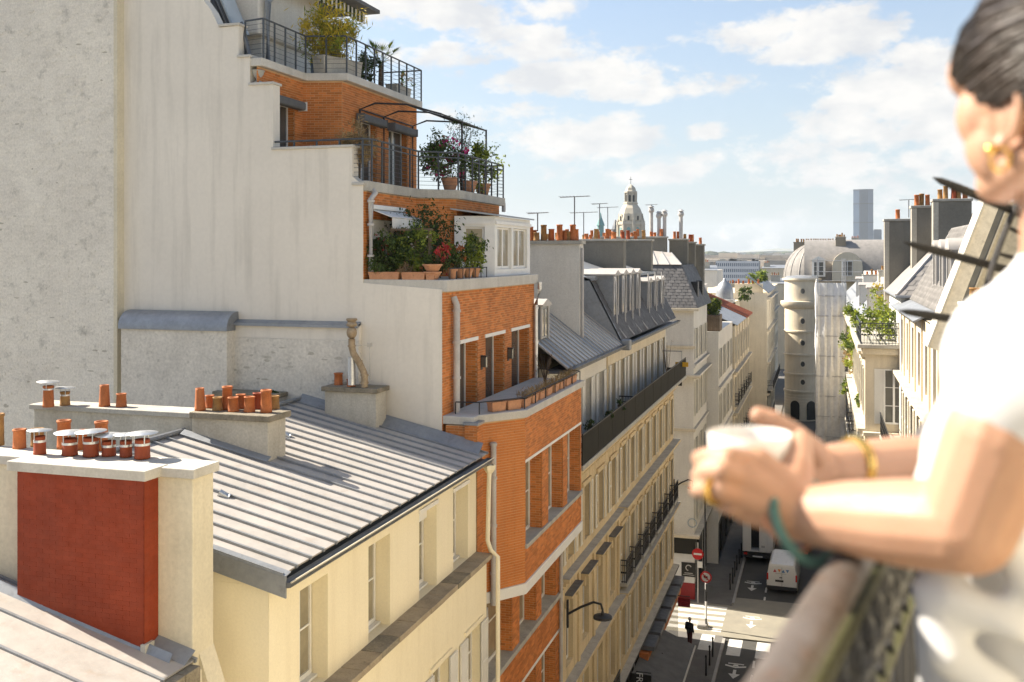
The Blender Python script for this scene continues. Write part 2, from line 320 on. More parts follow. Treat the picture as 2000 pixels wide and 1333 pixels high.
class Plane:
    """A wall: origin O on the ground, S along it, N outward. s, z, n -> point."""
    def __init__(p, a, b, z=0.):      # a, b: xy end points; outward normal is to the right of a->b
        p.O = Vector((a[0], a[1], z)); d = Vector((b[0]-a[0], b[1]-a[1], 0)); p.L = d.length; p.S = d.normalized(); p.N = Vector((p.S.y, -p.S.x, 0))
    def P(p, s, z, n=0.): return p.O+p.S*s+Vector((0, 0, z))+p.N*n
    def rot(p): return math.atan2(p.S.y, p.S.x)
def wall_holes(mb, pl, s0, s1, z0, z1, holes, depth=.25, n=0.):
    ss = sorted({s0, s1, *[h[0] for h in holes], *[h[1] for h in holes]}); zs = sorted({z0, z1, *[h[2] for h in holes], *[h[3] for h in holes]})
    ss = [x for x in ss if s0-1e-6 <= x <= s1+1e-6]; zs = [x for x in zs if z0-1e-6 <= x <= z1+1e-6]
    for i in range(len(ss)-1):
        for j in range(len(zs)-1):
            a, b, c, d = ss[i], ss[i+1], zs[j], zs[j+1]; ms, mz = (a+b)/2, (c+d)/2
            if any(h[0] < ms < h[1] and h[2] < mz < h[3] for h in holes): continue
            mb.quad(pl.P(a, c, n), pl.P(b, c, n), pl.P(b, d, n), pl.P(a, d, n))
    for h in holes:
        a, b, c, d = h[:4]; D = n-depth
        mb.quad(pl.P(a, c, n), pl.P(a, d, n), pl.P(a, d, D), pl.P(a, c, D)); mb.quad(pl.P(b, c, n), pl.P(b, c, D), pl.P(b, d, D), pl.P(b, d, n))
        mb.quad(pl.P(a, c, n), pl.P(a, c, D), pl.P(b, c, D), pl.P(b, c, n)); mb.quad(pl.P(a, d, n), pl.P(b, d, n), pl.P(b, d, D), pl.P(a, d, D))
    return mb
def bricks(mb, pl, s0, s1, z0, z1, holes=(), proud=.008, L=.23, H=.068, j=.010, n=0., jit=.002, rnd=random):
    """Running-bond bricks standing proud of the wall; each is five faces."""
    r = 0; z = z0
    while z+H*.6 < z1:
        zt = min(z+H, z1); s = s0-(L/2 if r % 2 else 0)
        while s < s1:
            a, b = max(s, s0), min(s+L, s1)
            for h in holes:
                if zt > h[2]+.004 and z < h[3]-.004:
                    if a >= h[0] and b <= h[1]: a = b; break
                    if a < h[0] < b: b = h[0]
                    elif a < h[1] < b: a = h[1]
            if b-a > .04:
                q = n+proud+rnd.uniform(-jit, jit); B = b-j; T = zt-j
                P = pl.P
                mb.add((P(a, z, n-.01), P(B, z, n-.01), P(B, T, n-.01), P(a, T, n-.01), P(a, z, q), P(B, z, q), P(B, T, q), P(a, T, q)),
                       ((4, 5, 6, 7), (0, 1, 5, 4), (1, 2, 6, 5), (2, 3, 7, 6), (3, 0, 4, 7)))
            s += L
        z += H; r += 1
    return mb
def win_mesh(w, h, kind='double', t=.05):
    """Casement frame in local axes: x along the wall, y outward, z up, origin bottom middle."""
    def mk():
        m = MB(); b = .06
        m.box(-w/2, w/2, -t, 0, 0, b*1.4); m.box(-w/2, w/2, -t, 0, h-b, h)
        m.box(-w/2, -w/2+b, -t, 0, b*1.4, h-b); m.box(w/2-b, w/2, -t, 0, b*1.4, h-b)
        if kind != 'single': m.box(-b*.75, b*.75, -t, .012, b*1.4, h-b)
        if kind in ('double', 'cross'):
            for k in ((1/3, 2/3) if kind == 'double' else (.5,)):
                for a, c in ((-w/2+b, -b*.75), (b*.75, w/2-b)): m.box(a, c, -t*.8, -.008, h*k-.016, h*k+.016)
        return m.mesh('window', 'white_paint')
    return cached(('win', round(w, 2), round(h, 2), kind), mk)
def pane_mesh(w, h, m='pane'):
    return cached(('pane', round(w, 2), round(h, 2), m), lambda: MB().box(-w/2+.03, w/2-.03, -.045, -.03, .05, h-.03).mesh('pane', m))
def shutter_mesh(w, h, m='shutter'):
    def mk():
        q = MB(); q.box(-w/2, -w/2+.05, 0, .04, 0, h); q.box(w/2-.05, w/2, 0, .04, 0, h)
        for z in (0, h/2-.04, h-.08): q.box(-w/2+.05, w/2-.05, 0, .04, z, z+.08)
        q.box(-w/2+.05, w/2-.05, .008, .024, .08, h-.08); return q.mesh('shutter', m)
    return cached(('sh', round(w, 2), round(h, 2), m), mk)
def window(parent, pl, s0, s1, z0, z1, rec=.2, kind='double', pane='pane', shut=None, sill=None, n=0., shmat='shutter'):
    w, h = s1-s0-.006, z1-z0-.006; rz = pl.rot()+math.pi     # local +y must face outward
    rot = math.atan2(pl.N.y, pl.N.x)-math.pi/2
    o = inst(win_mesh(w, h, kind), 'window', parent, pl.P((s0+s1)/2, z0+.003, n-rec), rot)
    p = bpy.data.objects.new('pane', pane_mesh(w, h, pane)); COL.objects.link(p); p.parent = o
    if shut:
        sw = (s1-s0)*shut
        for sg in (-1, 1):
            q = bpy.data.objects.new('shutter', shutter_mesh(sw, h, shmat)); COL.objects.link(q); q.parent = o
            q.location = (sg*(w/2+sw/2-.02), rec+.012+random.uniform(0, .015), 0)
    if sill:
        q = bpy.data.objects.new('sill', cached(('sill', round(w, 2), sill), lambda: MB().box(-w/2-.08, w/2+.08, -.02, .10, -.05, -.006).mesh('sill', sill))); COL.objects.link(q); q.parent = o; q.location = (0, 0, 0)
    return o

# ------------------------------------------------------------------ ground
g = MB(); g.quad((-4000, -500, -.02), (4000, -500, -.02), (4000, 9000, -.02), (-4000, 9000, -.02))
struct(g.build('ground', 'pavement'))

# ------------------------------------------------------------------ small shared builders
def pot_mesh(r, h, m, taper=.86, collar=True):
    def mk():
        p = [(r, 0), (r, h*.10), (r*.97, h*.12), (r*taper, h*.9)]
        p += [(r*taper*1.12, h*.91), (r*taper*1.12, h)] if collar else [(r*taper, h)]
        p += [(r*taper*.82, h), (r*taper*.78, h*.4)]
        return MB().lathe(p, n=18).mesh('chimney_pot', m, True)
    return cached(('pot', r, h, m, taper, collar), mk)
def cap_mesh(r):
    def mk():
        q = MB().lathe([(r, 0), (r*.98, .006), (.01, r*.16)], n=20)
        return q.mesh('rain_cap', 'galvanised', True)
    return cached(('cap', r), mk)
def strap_mesh(r, h):
    def mk():
        q = MB().lathe([(r*1.02, -.02), (r*1.05, -.02), (r*1.05, .015), (r*1.02, .015)], n=18)
        for a in (0, 2.1, 4.2): q.tube([(r*1.04*math.cos(a), r*1.04*math.sin(a), 0), (r*1.12*math.cos(a), r*1.12*math.sin(a), h)], .009, 5)
        return q.mesh('strap', 'galvanised')
    return cached(('strap', r, h), mk)
def pot(parent, loc, r, h, m='terracotta', cap=False, taper=.86, lean=0., collar=True):
    o = inst(pot_mesh(r, h, m, taper, collar), 'chimney_pot', parent, loc, random.uniform(0, 6)); o.rotation_euler = (random.uniform(-lean, lean), random.uniform(-lean, lean), o.rotation_euler[2])
    if cap:
        c = bpy.data.objects.new('rain_cap', cap_mesh(round(r*2.0, 3))); COL.objects.link(c); c.parent = o; c.location = (0, 0, h+.085); c.rotation_euler = (random.uniform(-.05, .05), random.uniform(-.05, .05), 0)
        s = bpy.data.objects.new('strap', strap_mesh(round(r*taper, 3), .16)); COL.objects.link(s); s.parent = o; s.location = (0, 0, h-.07)
    return o
def stack_box(th, x0, x1, y0, y1, z0, z1, m='chimney_render', capm='concrete', ch=.12, ov=.07, name='stack'):
    MB().box(x0, x1, y0, y1, z0, z1-ch).build(name, m, th, bevel=.012)
    MB().box(x0-ov, x1+ov, y0-ov, y1+ov, z1-ch+.002, z1).build('cap', capm, th, bevel=.015)
def foliage_mesh(name, m, n, c, r, leaf, seed, shape='ball', droop=0., aspect=.45):
    rnd = np.random.RandomState(seed); d = rnd.normal(size=(n, 3)); d /= np.linalg.norm(d, axis=1)[:, None]
    rad = rnd.uniform(.25, 1, n)**.45
    # uneven outline: a few lobes
    k = rnd.normal(size=(7, 3)); k /= np.linalg.norm(k, axis=1)[:, None]
    lob = .78+.34*np.clip((d@k.T).max(1)-.55, 0, 1)/.45
    nc = max(8, n//55); cc = rnd.normal(size=(nc, 3)); cc /= np.linalg.norm(cc, axis=1)[:, None]; cc *= (rnd.uniform(.15, 1, nc)**.5)[:, None]*rnd.uniform(.65, 1.12, nc)[:, None]
    w = rnd.uniform(.10, .26, nc); k_ = rnd.randint(0, nc, n); p = cc[k_]+rnd.normal(size=(n, 3))*w[k_][:, None]*.8
    if shape == 'box': p = rnd.uniform(-1, 1, (n, 3))*np.array([1, 1, 1]); p[:, 2] *= .6+.4*rnd.rand(n)
    pos = p*np.array(r)+np.array(c); ax = rnd.normal(size=(n, 3)); ax[:, 2] += droop; ax /= np.linalg.norm(ax, axis=1)[:, None]
    b = np.cross(ax, rnd.normal(size=(n, 3))); b /= np.linalg.norm(b, axis=1)[:, None]+1e-9
    L = leaf*rnd.uniform(.6, 1.4, n)[:, None]
    v = np.empty((n, 4, 3)); v[:, 0] = pos-ax*L/2; v[:, 1] = pos+b*L*aspect/2; v[:, 2] = pos+ax*L/2; v[:, 3] = pos-b*L*aspect/2
    q = MB(); q.v = [tuple(x) for x in v.reshape(-1, 3).tolist()]; q.f = [(4*i, 4*i+1, 4*i+2, 4*i+3) for i in range(n)]
    return q
def plant(name, label, cat, base, r, zc, n, leaf, m, seed=1, group=None, stems=5, flowers=None, droop=0., aspect=.45, shape='ball'):
    th = thing(name, label, cat, base, group=group); b = Vector(base); c = b+Vector((0, 0, zc)); rnd = random.Random(seed)
    ms = m if isinstance(m, (list, tuple)) else [m]
    for i, mm in enumerate(ms):
        foliage_mesh('foliage', mm, n//len(ms), c, r, leaf, seed*13+i, droop=droop, aspect=aspect, shape=shape).build('foliage', mm, th, kind='stuff')
    q = MB()
    for i in range(stems):
        a = rnd.uniform(0, 6.28); k = rnd.uniform(.2, .7)
        q.tube([b, b+Vector((r[0]*k*.4*math.cos(a), r[1]*k*.4*math.sin(a), zc*.6)), c+Vector((r[0]*k*math.cos(a), r[1]*k*math.sin(a), r[2]*rnd.uniform(0, .6)))], [.016, .012, .006], 5)
    q.build('stem', 'bark', th)
    for j, (fm, fn, fl) in enumerate(flowers or ()):
        foliage_mesh('flower', fm, fn, c+Vector((0, 0, r[2]*.15)), tuple(x*1.02 for x in r), fl, seed*7+j, aspect=.9).build('flower', fm, th, kind='stuff')
    return th
def railing(name, label, pts, z, h, wires, post=.6, m='rail_grey', r=.02, group=None, top=.026, double=False):
    """Posts, handrail and horizontal wires along a polyline (x, y)."""
    th = thing(name, label, 'railing', (*pts[0], z), group=group)
    P = [Vector((x, y, z)) for x, y in pts]; up = Vector((0, 0, h))
    MB().tube([p+up for p in P], top, 8).build('handrail', m, th, smooth=True)
    if double: MB().tube([p+up*.86 for p in P], top*.8, 8).build('handrail', m, th, smooth=True)
    for k in range(wires): MB().tube([p+up*((k+1)/(wires+1)*(.84 if double else 1)) for p in P], .006, 5).build('wire', m, th)
    for a, b in zip(P, P[1:]):
        n = max(1, round((b-a).length/post))
        for i in range(n+(b == P[-1])):
            q = a.lerp(b, i/n); MB().box(q.x-r, q.x+r, q.y-r, q.y+r, z, z+h-.01).build('post', m, th)
    return th
def downpipe(parent, pts, r, m='pipe_grey', collars=(), name='downpipe'):
    o = MB().tube(pts, r, 12).build(name, m, parent, smooth=True)
    for c in collars: MB().lathe([(r*1.02, -.03), (r*1.28, -.03), (r*1.28, .03), (r*1.02, .03)], c, 12).build('collar', m, o, smooth=True)
    return o
def zinc_roof(th, e0, e1, r0, r1, n, seams=(.5,), m='zinc_pale', bm='zinc_pale', th_=.03, bw=.045, stagger=0.):
    """Panels between raised battens; e0,e1 the eave ends, r0,r1 the ridge ends."""
    e0, e1, r0, r1 = map(Vector, (e0, e1, r0, r1)); nor = (e1-e0).cross(r0-e0).normalized()
    if nor.z < 0: nor = -nor
    for i in range(n):
        cuts = [0, *[s+(stagger if i % 2 else 0) for s in seams], 1]
        a, b = e0.lerp(e1, i/n), e0.lerp(e1, (i+1)/n); c, d = r0.lerp(r1, i/n), r0.lerp(r1, (i+1)/n)
        for k, (u, v) in enumerate(zip(cuts, cuts[1:])):
            up = nor*(.006*(len(cuts)-k)+random.uniform(0, .003))
            MB().slab([a.lerp(c, u)+up, b.lerp(d, u)+up, b.lerp(d, v+.004)+up, a.lerp(c, v+.004)+up], -nor*th_).build('zinc_panel', m, th)
    S = (e1-e0).normalized()*bw/2
    for i in range(n+1):
        a, c = e0.lerp(e1, i/n)-(r0-e0).normalized()*.03, r0.lerp(r1, i/n)
        MB().slab([a-S, a+S, c+S, c-S], nor*.06).build('batten', bm, th)

# ------------------------------------------------------------------ the tall white party walls (left)
PW = 23.1
ob = thing('stepped_apartment_building', 'orange brick apartment building stepping back in planted terraces, with tall white blind side wall', 'building', (-9, PW, 0))
prof = [(863, 900), (863, 566), (709, 553), (709, 362), (688, 345), (688, 287), (533, 290), (533, 165), (488, 165), (488, 112), (466, 112), (466, 50), (428, 54), (412, 20), (396, -2)]
pts = [onY(px, py, PW) for px, py in prof]
pts = [Vector((p.x, PW, p.z)) for p in pts]; pts[0].z = 0
pts += [Vector((-15.9, PW, 31.5)), Vector((-30, PW, 31.5)), Vector((-30, PW, 0))]
MB().slab(pts[::-1], (0, .35, 0)).build('party_wall', 'white_plaster', ob)
# copings on the steps of the wall
for (a, b, py) in ((709, 690, 362), (688, 533, 288), (533, 488, 165), (488, 466, 112), (466, 430, 50)):
    p, q = onY(a, py, PW), onY(b, py, PW); MB().box(min(p.x, q.x)-.03, max(p.x, q.x)+.04, PW-.05, PW+.4, p.z, p.z+.07).build('coping', 'pale_coping', ob, bevel=.012)
# lower rough part of the wall and its ledges
a, b = onY(444, 628, PW-.16), onY(700, 632, PW-.16)
MB().box(a.x, b.x, PW-.16, PW+.05, 10, a.z-.42).build('rough_wall_base', 'rough_render', ob)
MB().box(a.x, b.x, PW-.14, PW+.05, a.z-.418, a.z).build('rough_wall_base', 'white_plaster', ob)
MB().slab([(a.x, PW-.24, a.z-.03), (b.x, PW-.24, a.z-.03), (b.x, PW+.02, a.z+.06), (a.x, PW+.02, a.z+.06)], (0, 0, -.07)).build('lead_ledge', 'zinc', ob)
rnd = random.Random(4)
q = MB()      # peeled plaster patches and putlog holes
for i in range(16):
    x = rnd.uniform(a.x+.1, b.x-.2); z = rnd.uniform(a.z-1.6, a.z-.5); w = rnd.uniform(.03, .16); h = rnd.uniform(.015, .05)
    q.add([(x+w*math.cos(t)*rnd.uniform(.6, 1.2), PW-.163, z+h*math.sin(t)*rnd.uniform(.6, 1.2)) for t in [k*.785 for k in range(8)]], (tuple(range(8)),))
q.build('peeled_patches', 'chimney_render', ob, kind='stuff')
# old neighbour gable with painted brickwork, standing a quarter metre proud
nb = thing('old_gable_wall', 'tall old gable wall of rough brickwork painted white and flaking', 'wall', (-22, PW-.25, 0))
xr = onY(226, 300, PW-.25).x
MB().box(-31, xr, PW-.25, PW+.3, 0, 33).build('wall', 'painted_brick', nb)
pl = Plane((-29, PW-.25), (xr, PW-.25)); q = MB(); rb = random.Random(11)
def whit(mb, pl, s0, s1, z0, z1):
    z = z0; r = 0
    while z < z1:
        s = s0-(.11 if r % 2 else 0)
        while s < s1:
            a_, b_ = max(s, s0), min(s+.22, s1)
            if b_-a_ > .04 and rb.random() > .09:
                d = abs(rb.gauss(0, .0055))+.001; e = rb.uniform(-.004, .004)
                P = pl.P; mb.add((P(a_, z+e, -.01), P(b_-.008, z+e, -.01), P(b_-.008, z+.062, -.01), P(a_, z+.062, -.01), P(a_, z+e, d), P(b_-.008, z+e, d), P(b_-.008, z+.062, d), P(a_, z+.062, d)),
                                 ((4, 5, 6, 7), (0, 1, 5, 4), (1, 2, 6, 5), (2, 3, 7, 6), (3, 0, 4, 7)))
            s += .22
        z += .07; r += 1
whit(q, pl, 29+onY(-60, 300, PW-.25).x, pl.L-.02, 16.5, 29.5); q.build('brick_facing', 'painted_brick', nb, kind='stuff')
MB().box(xr-.05, xr+.07, PW-.275, PW+.1, 10, 31).build('bounce_strip', 'cream_old', nb)  # cream tone puts warm bounced light on the gable's return face into colour
q = MB()
for i in range(60):
    x = rnd.uniform(-29+6, xr-.15); z = rnd.uniform(17.5, 29); w = rnd.uniform(.03, .12); h = rnd.uniform(.015, .04)
    if z > 21.5 and rnd.random() < .45: continue
    q.add([(x+w*math.cos(t)*rnd.uniform(.6, 1.2), PW-.2565, z+h*math.sin(t)*rnd.uniform(.6, 1.2)) for t in [k*.785 for k in range(8)]], (tuple(range(8)),))
q.build('flaked_patches', 'chimney_render', nb, kind='stuff')
# buttress with rounded lead cap
bt = thing('wall_buttress', 'whitewashed buttress with rounded grey lead cap against the white wall', 'buttress', (-17, PW-.5, 0))
a, b = onY(236, 640, PW-.5), onY(443, 640, PW-.5)
MB().box(a.x, b.x, PW-.5, PW+.1, 10, a.z).build('buttress_wall', 'rough_render', bt, bevel=.02)
q = MB(); n = 8; zt = onY(240, 605, PW-.1).z
prof2 = [(PW-.56, a.z-.03)]+[(PW-.1-.46*math.cos(t), a.z+(zt-a.z)*math.sin(t)) for t in [k*math.pi/2/n for k in range(n+1)]]+[(PW+.12, zt), (PW+.12, a.z-.03)]
q.slab([(a.x-.05, y, z) for y, z in prof2], (b.x-a.x+.08, 0, 0)); q.build('lead_cap', 'zinc', bt, smooth=True)

# ------------------------------------------------------------------ orange building: lower facade and bay
BX, MX, X2, Y1 = -7.35, -8.15, -9.0, 31.35
m0 = Plane((MX, PW+.3), (MX, Y1)); YO = PW+.3
OPEN = [(24.8, 26.4), (27.05, 28.7), (29.25, 30.9)]
OPENM = [(23.75, 26.2), (26.9, 28.6), (29.2, 30.9)]
holes = [(a-YO, b-YO, z0, z1) for a, b in OPENM for z0, z1 in ((11.10, 13.24), (7.65, 9.80), (4.2, 6.35))]
q = wall_holes(MB(), m0, 0, m0.L, 0, 13.3, holes, .42); q.build('wall', 'mortar', ob)
q = bricks(MB(), m0, 0, m0.L, 3.9, 13.3, holes); 
for h in holes:                          # brick reveals of the deep windows
    rp = Plane((MX-.42, YO+h[1]), (MX, YO+h[1])); bricks(q, rp, 0, .42, h[2], h[3])
q.build('brick_facing', 'orange_brick', ob, kind='stuff')
for a, b in OPENM:
    for z0, z1 in ((11.10, 13.24), (7.65, 9.80), (4.2, 6.35)):
        window(ob, m0, a-YO, b-YO, z0, z1, rec=.36, kind='cross', pane='pane_curtain')
for z in (11.1, 7.65, 4.2): MB().box(MX-.42, MX+.10, YO+.02, Y1-.02, z-.14, z+.006).build('window_ledge', 'concrete', ob, bevel=.01)
for z in (9.8, 6.35): MB().box(MX-.1, MX+.015, YO+.02, Y1-.02, z, z+.10).build('lintel', 'white_paint', ob)
bayp = [(MX, 23.62), (BX, 24.75), (BX, 31.06), (MX, 31.30)]
sp = Plane(bayp[0], bayp[1]); fr = Plane(bayp[1], bayp[2]); en = Plane(bayp[2], bayp[3])
holes = [(a-24.75, b-24.75, 14.51, 16.62) for a, b in OPEN]
q = wall_holes(MB(), fr, 0, fr.L, 13.5, 17.82, holes, .40); wall_holes(q, sp, 0, sp.L, 13.5, 17.82, []); wall_holes(q, en, 0, en.L, 13.5, 17.82, []); q.build('bay_wall', 'mortar', ob)
q = bricks(MB(), fr, 0, fr.L, 13.53, 17.82, holes); bricks(q, en, 0, en.L, 13.53, 17.82)
for h in holes: rp = Plane((BX-.40, 24.75+h[1]), (BX, 24.75+h[1])); bricks(q, rp, 0, .40, h[2], h[3])
q.build('brick_facing', 'orange_brick', ob, kind='stuff')
for a, b in OPEN: window(ob, fr, a-24.75, b-24.75, 14.51, 16.62, rec=.34, kind='cross', pane='pane_curtain')
MB().box(BX-.40, BX+.07, 24.75, 31.04, 14.40, 14.516).build('window_ledge', 'concrete', ob, bevel=.01)
MB().box(BX-.12, BX+.02, 24.76, 31.04, 16.625, 16.70).build('lintel', 'white_paint', ob)
# bricks of the canted side of the bay, one by one
z = 13.53; r = 0; th_b = 0
while z+.04 < 17.80:
    s = -.115 if r % 2 else 0.
    while s < sp.L:
        a, b = max(s, 0), min(s+.23, sp.L)
        if b-a > .05:
            w = round(b-a-.010, 3); me = cached(('brick', w), lambda: MB().box(-w/2, w/2, -.05, .009, 0, .057).mesh('brick', 'orange_brick'))
            inst(me, 'brick', ob, sp.P((a+b)/2, z, random.uniform(-.003, .003)), math.atan2(sp.N.y, sp.N.x)-math.pi/2)
        s += .23
    z += .0685; r += 1
# white band below the bay, underside
off = .05
poly = [(MX, 23.56), (BX+off, 24.71), (BX+off, 31.10), (MX, 31.36)]
MB().prism(poly, 13.24, 13.52).build('white_band', 'white_paint', ob, bevel=.01)
# terrace slab and coping over the bay
cop = [(MX-.02, 23.45), (BX+.09, 24.66), (BX+.09, 31.12), (X2, 31.38), (X2, PW+.02), (MX-.02, PW+.02)]
MB().prism(cop, 17.82, 18.02).build('terrace_coping', 'pale_coping', ob, bevel=.015)
# brick buttress strip, plastered pier at the corner next to the zinc roof
MB().box(MX-.75, MX+.02, PW-.02, YO+.25, 16.2, 17.80).build('corner_pier', 'mortar', ob)
q = MB(); cp = Plane((MX-.75, PW-.02), (MX+.02, PW-.02)); bricks(q, cp, 0, .77, 17.0, 17.80); bricks(q, Plane((MX+.02, PW-.02), (MX+.02, YO+.25)), 0, .55, 13.6, 17.8); q.build('brick_facing', 'orange_brick', ob, kind='stuff')
MB().box(MX-.78, MX-.23, PW-.05, PW, 16.2, 17.12).build('plaster_patch', 'white_plaster', ob, bevel=.02)
MB().box(MX-.22, MX+.10, PW-.10, PW+.35, 14.0, 17.84).build('corner_buttress', 'mortar', ob)
q = MB(); bricks(q, Plane((MX-.22, PW-.10), (MX+.10, PW-.10)), 0, .32, 16.9, 17.84); bricks(q, Plane((MX+.10, PW-.10), (MX+.10, PW+.35)), 0, .45, 13.6, 17.84); q.build('brick_facing', 'orange_brick', ob, kind='stuff')
MB().box(MX-.26, MX+.14, PW-.14, PW+.38, 17.845, 17.90).build('lead_flashing', 'zinc', ob)
downpipe(ob, [sp.P(.30, 13.2, .10), sp.P(.30, 17.30, .10)], .075, collars=[sp.P(.30, zz, .10) for zz in (14.0, 15.2, 16.4, 17.25)])
downpipe(ob, [(MX+.14, PW+.45, 0), (MX+.14, PW+.45, 13.2)], .06, collars=[(MX+.14, PW+.45, zz) for zz in (4, 7, 10, 12.9)])
downpipe(ob, [(MX+.10, Y1-.12, 0), (MX+.10, Y1-.12, 13.2)], .06, collars=[(MX+.10, Y1-.12, zz) for zz in (4, 7, 9.2, 11.4)])

def brick_level(pts, z0, z1, seg_holes, depth=.3, back=True):
    for i, (a, b) in enumerate(zip(pts, pts[1:])):
        p = Plane(a, b); hs = seg_holes.get(i, [])
        wall_holes(MB(), p, 0, p.L, z0, z1, hs, depth).build('wall', 'mortar', ob)
        q = bricks(MB(), p, 0, p.L, z0, z1, hs)
        for h in hs:
            e = p.P(h[1], 0, -depth); f = p.P(h[1], 0, 0); bricks(q, Plane((e.x, e.y), (f.x, f.y)), 0, depth, h[2], h[3])
        q.build('brick_facing', 'orange_brick', ob, kind='stuff')
# level B: wall behind the bay terrace
hB = [(24.1-PW, 25.7-PW, 17.3, 19.70), (26.4-PW, 28.15-PW, 17.3, 19.70), (28.85-PW, 30.75-PW, 17.3, 19.70)]
ptsB = [(X2, PW+.02), (X2, Y1)]; pB = Plane(*ptsB); brick_level(ptsB, 17.2, 21.1, {0: hB}, .38)
for h in hB:
    window(ob, pB, h[0], h[1], h[2], h[3], rec=.33, kind='vertical', pane='pane')
    MB().box(X2-.1, X2+.03, PW+h[0]-.05, PW+h[1]+.05, h[3]+.002, h[3]+.10).build('lintel', 'white_paint', ob)
MB().box(X2-3, X2+.13, PW+.02, Y1+.05, 21.1, 21.40).build('terrace_slab', 'pale_coping', ob, bevel=.02)
MB().box(-30, X2-.4, PW+.36, Y1, 0, 21.08).build('inner_mass', 'grey_render', ob)  # unseen filler added inside the storeys to block light
MB().box(-30, MX-.45, PW+.36, Y1, 0, 17.15).build('inner_mass', 'grey_render', ob)
downpipe(ob, [(X2+.14, 23.75, 18.0), (X2+.14, 23.75, 20.75), (X2+.05, 23.75, 20.95)], .085, collars=[(X2+.14, 23.75, zz) for zz in (18.9, 19.8, 20.6)])
downpipe(ob, [(X2+.22, Y1-.05, 21.15), (X2+.20, Y1-.05, 20.9), (X2+.10, Y1-.12, 20.4), (X2+.10, Y1-.12, 18.0)], .07, 'galvanised', collars=[(X2+.10, Y1-.12, zz) for zz in (19.2, 20.3)])
for yy in (26.05, 28.5):                  # wall lanterns between the doors
    L_ = thing('wall_lantern', f'black box lantern on the orange brick pier {"beside the first" if yy < 27 else "beside the last"} terrace door', 'lantern', (X2+.02, yy, 19.2))
    MB().box(X2+.01, X2+.03, yy-.07, yy+.07, 18.85, 19.25).build('backplate', 'black_iron', L_)
    MB().box(X2+.03, X2+.16, yy-.06, yy+.06, 18.92, 19.2).build('glass', 'pane', L_); MB().box(X2+.03, X2+.18, yy-.075, yy+.075, 19.2, 19.24).build('lid', 'black_iron', L_)
# level C
ptsC = [(-11.16, PW+.02), (-11.16, 26.55), (-10.2, 27.3), (-10.2, Y1)]
hC = {0: [(.35, 1.9, 21.4, 22.95)]}
brick_level(ptsC, 21.4, 23.66, hC, .25)
pC = Plane(*ptsC[:2]); window(ob, pC, .35, 1.9, 21.4, 22.95, rec=.2, kind='single', pane='pane')
MB().box(-11.3, -11.16+.03, PW+.36, PW+1.89, 22.42, 22.94).build('roller_shutter', 'white_paint', ob)
for k in range(8): MB().box(-11.13, -11.118, PW+.37, PW+1.88, 22.43+k*.062, 22.43+k*.062+.05).build('shutter_slat', 'white_paint', ob)
downpipe(ob, [(-11.02, PW+.16, 21.5), (-11.02, PW+.16, 23.45), (-10.98, PW+.34, 23.62), (-11.1, PW+.36, 23.7)], .075, collars=[(-11.02, PW+.16, zz) for zz in (22, 22.8, 23.4)])
def off_poly(pts, o): return [(x+o, y) for x, y in pts]
slabC = [(-11.16+.12, PW+.02), (-11.16+.12, 26.5), (-10.2+.12, 27.25), (-10.2+.12, Y1+.3), (-14, Y1+.3), (-14, PW+.02)]
MB().prism(slabC, 23.66, 23.92).build('terrace_slab', 'concrete', ob, bevel=.02)
MB().box(-30, -11.6, PW+.36, Y1, 21.1, 23.65).build('inner_mass', 'grey_render', ob)
MB().lathe([(.05, 0), (.07, .02), (.07, .3), (.05, .32)], (-10.13, Y1+.28, 23.46), 10).build('drain_spout', 'pipe_grey', ob)
# level D
ptsD = [(-14.25, PW+.02), (-14.25, 25.55), (-13.15, 25.85), (-13.15, Y1)]
hD = {0: [(.55, 1.95, 23.95, 26.25)], 2: [(1.0, 2.3, 23.95, 26.1), (3.2, 4.7, 23.95, 26.1)]}
brick_level(ptsD, 23.92, 27.02, hD, .25)
for i, hs in hD.items():
    p = Plane(ptsD[i], ptsD[i+1])
    for h in hs:
        window(ob, p, h[0], h[1], h[2], h[3], rec=.2, kind='vertical', pane='pane')
        bx = MB().cbox(p.P((h[0]+h[1])/2, h[3]-.02, .18), p.S, p.N, h[1]-h[0]+.3, .26, .24).build('blind_box', 'awning_grey', ob, bevel=.06)
        for e in (h[0]-.16, h[1]+.16): MB().cbox(p.P(e, h[3]-.02, .18), p.S, p.N, .03, .27, .25).build('end_plate', 'white_paint' if i == 0 else 'awning_grey', bx)
slabD = [(-14.1, PW+.02), (-14.1, 25.5), (-12.95, 25.8), (-12.95, Y1+.05), (-17, Y1+.05), (-17, PW+.02)]
MB().prism(slabD, 27.02, 27.24).build('terrace_slab', 'pale_coping', ob, bevel=.02)
MB().box(-30, -14.6, PW+.36, Y1, 23.6, 27.0).build('inner_mass', 'grey_render', ob)
# top storey: zinc mansard and white dormer
MB().slab([(-15.6, PW+.36, 27.2), (-17.2, PW+.36, 30.6), (-30, PW+.36, 30.8), (-30, PW+.36, 27.2)], (0, Y1-PW-.4, 0)).build('mansard_roof', 'zinc_dark', ob)
for k in range(8): yy = PW+.6+k*1.0; MB().tube([(-15.58, yy, 27.25), (-17.18, yy, 30.6)], .03, 5).build('roof_rib', 'zinc', ob)
dm = MB().box(-18, -15.35, 25.0, 28.6, 28.35, 30.2).build('dormer', 'white_wall', ob, bevel=.05)
MB().box(-18, -15.5, 25.35, 28.3, 27.24, 28.36).build('dormer_wall', 'white_wall', dm)
MB().box(-18, -14.3, 25.0, 30.9, 30.2, 30.32).build('eaves_board', 'awning_grey', ob)
q = MB()
for k in range(18): q.box(-14.8, -14.75, 25.6+k*.28, 25.6+k*.28+.14, 29.85, 30.19)
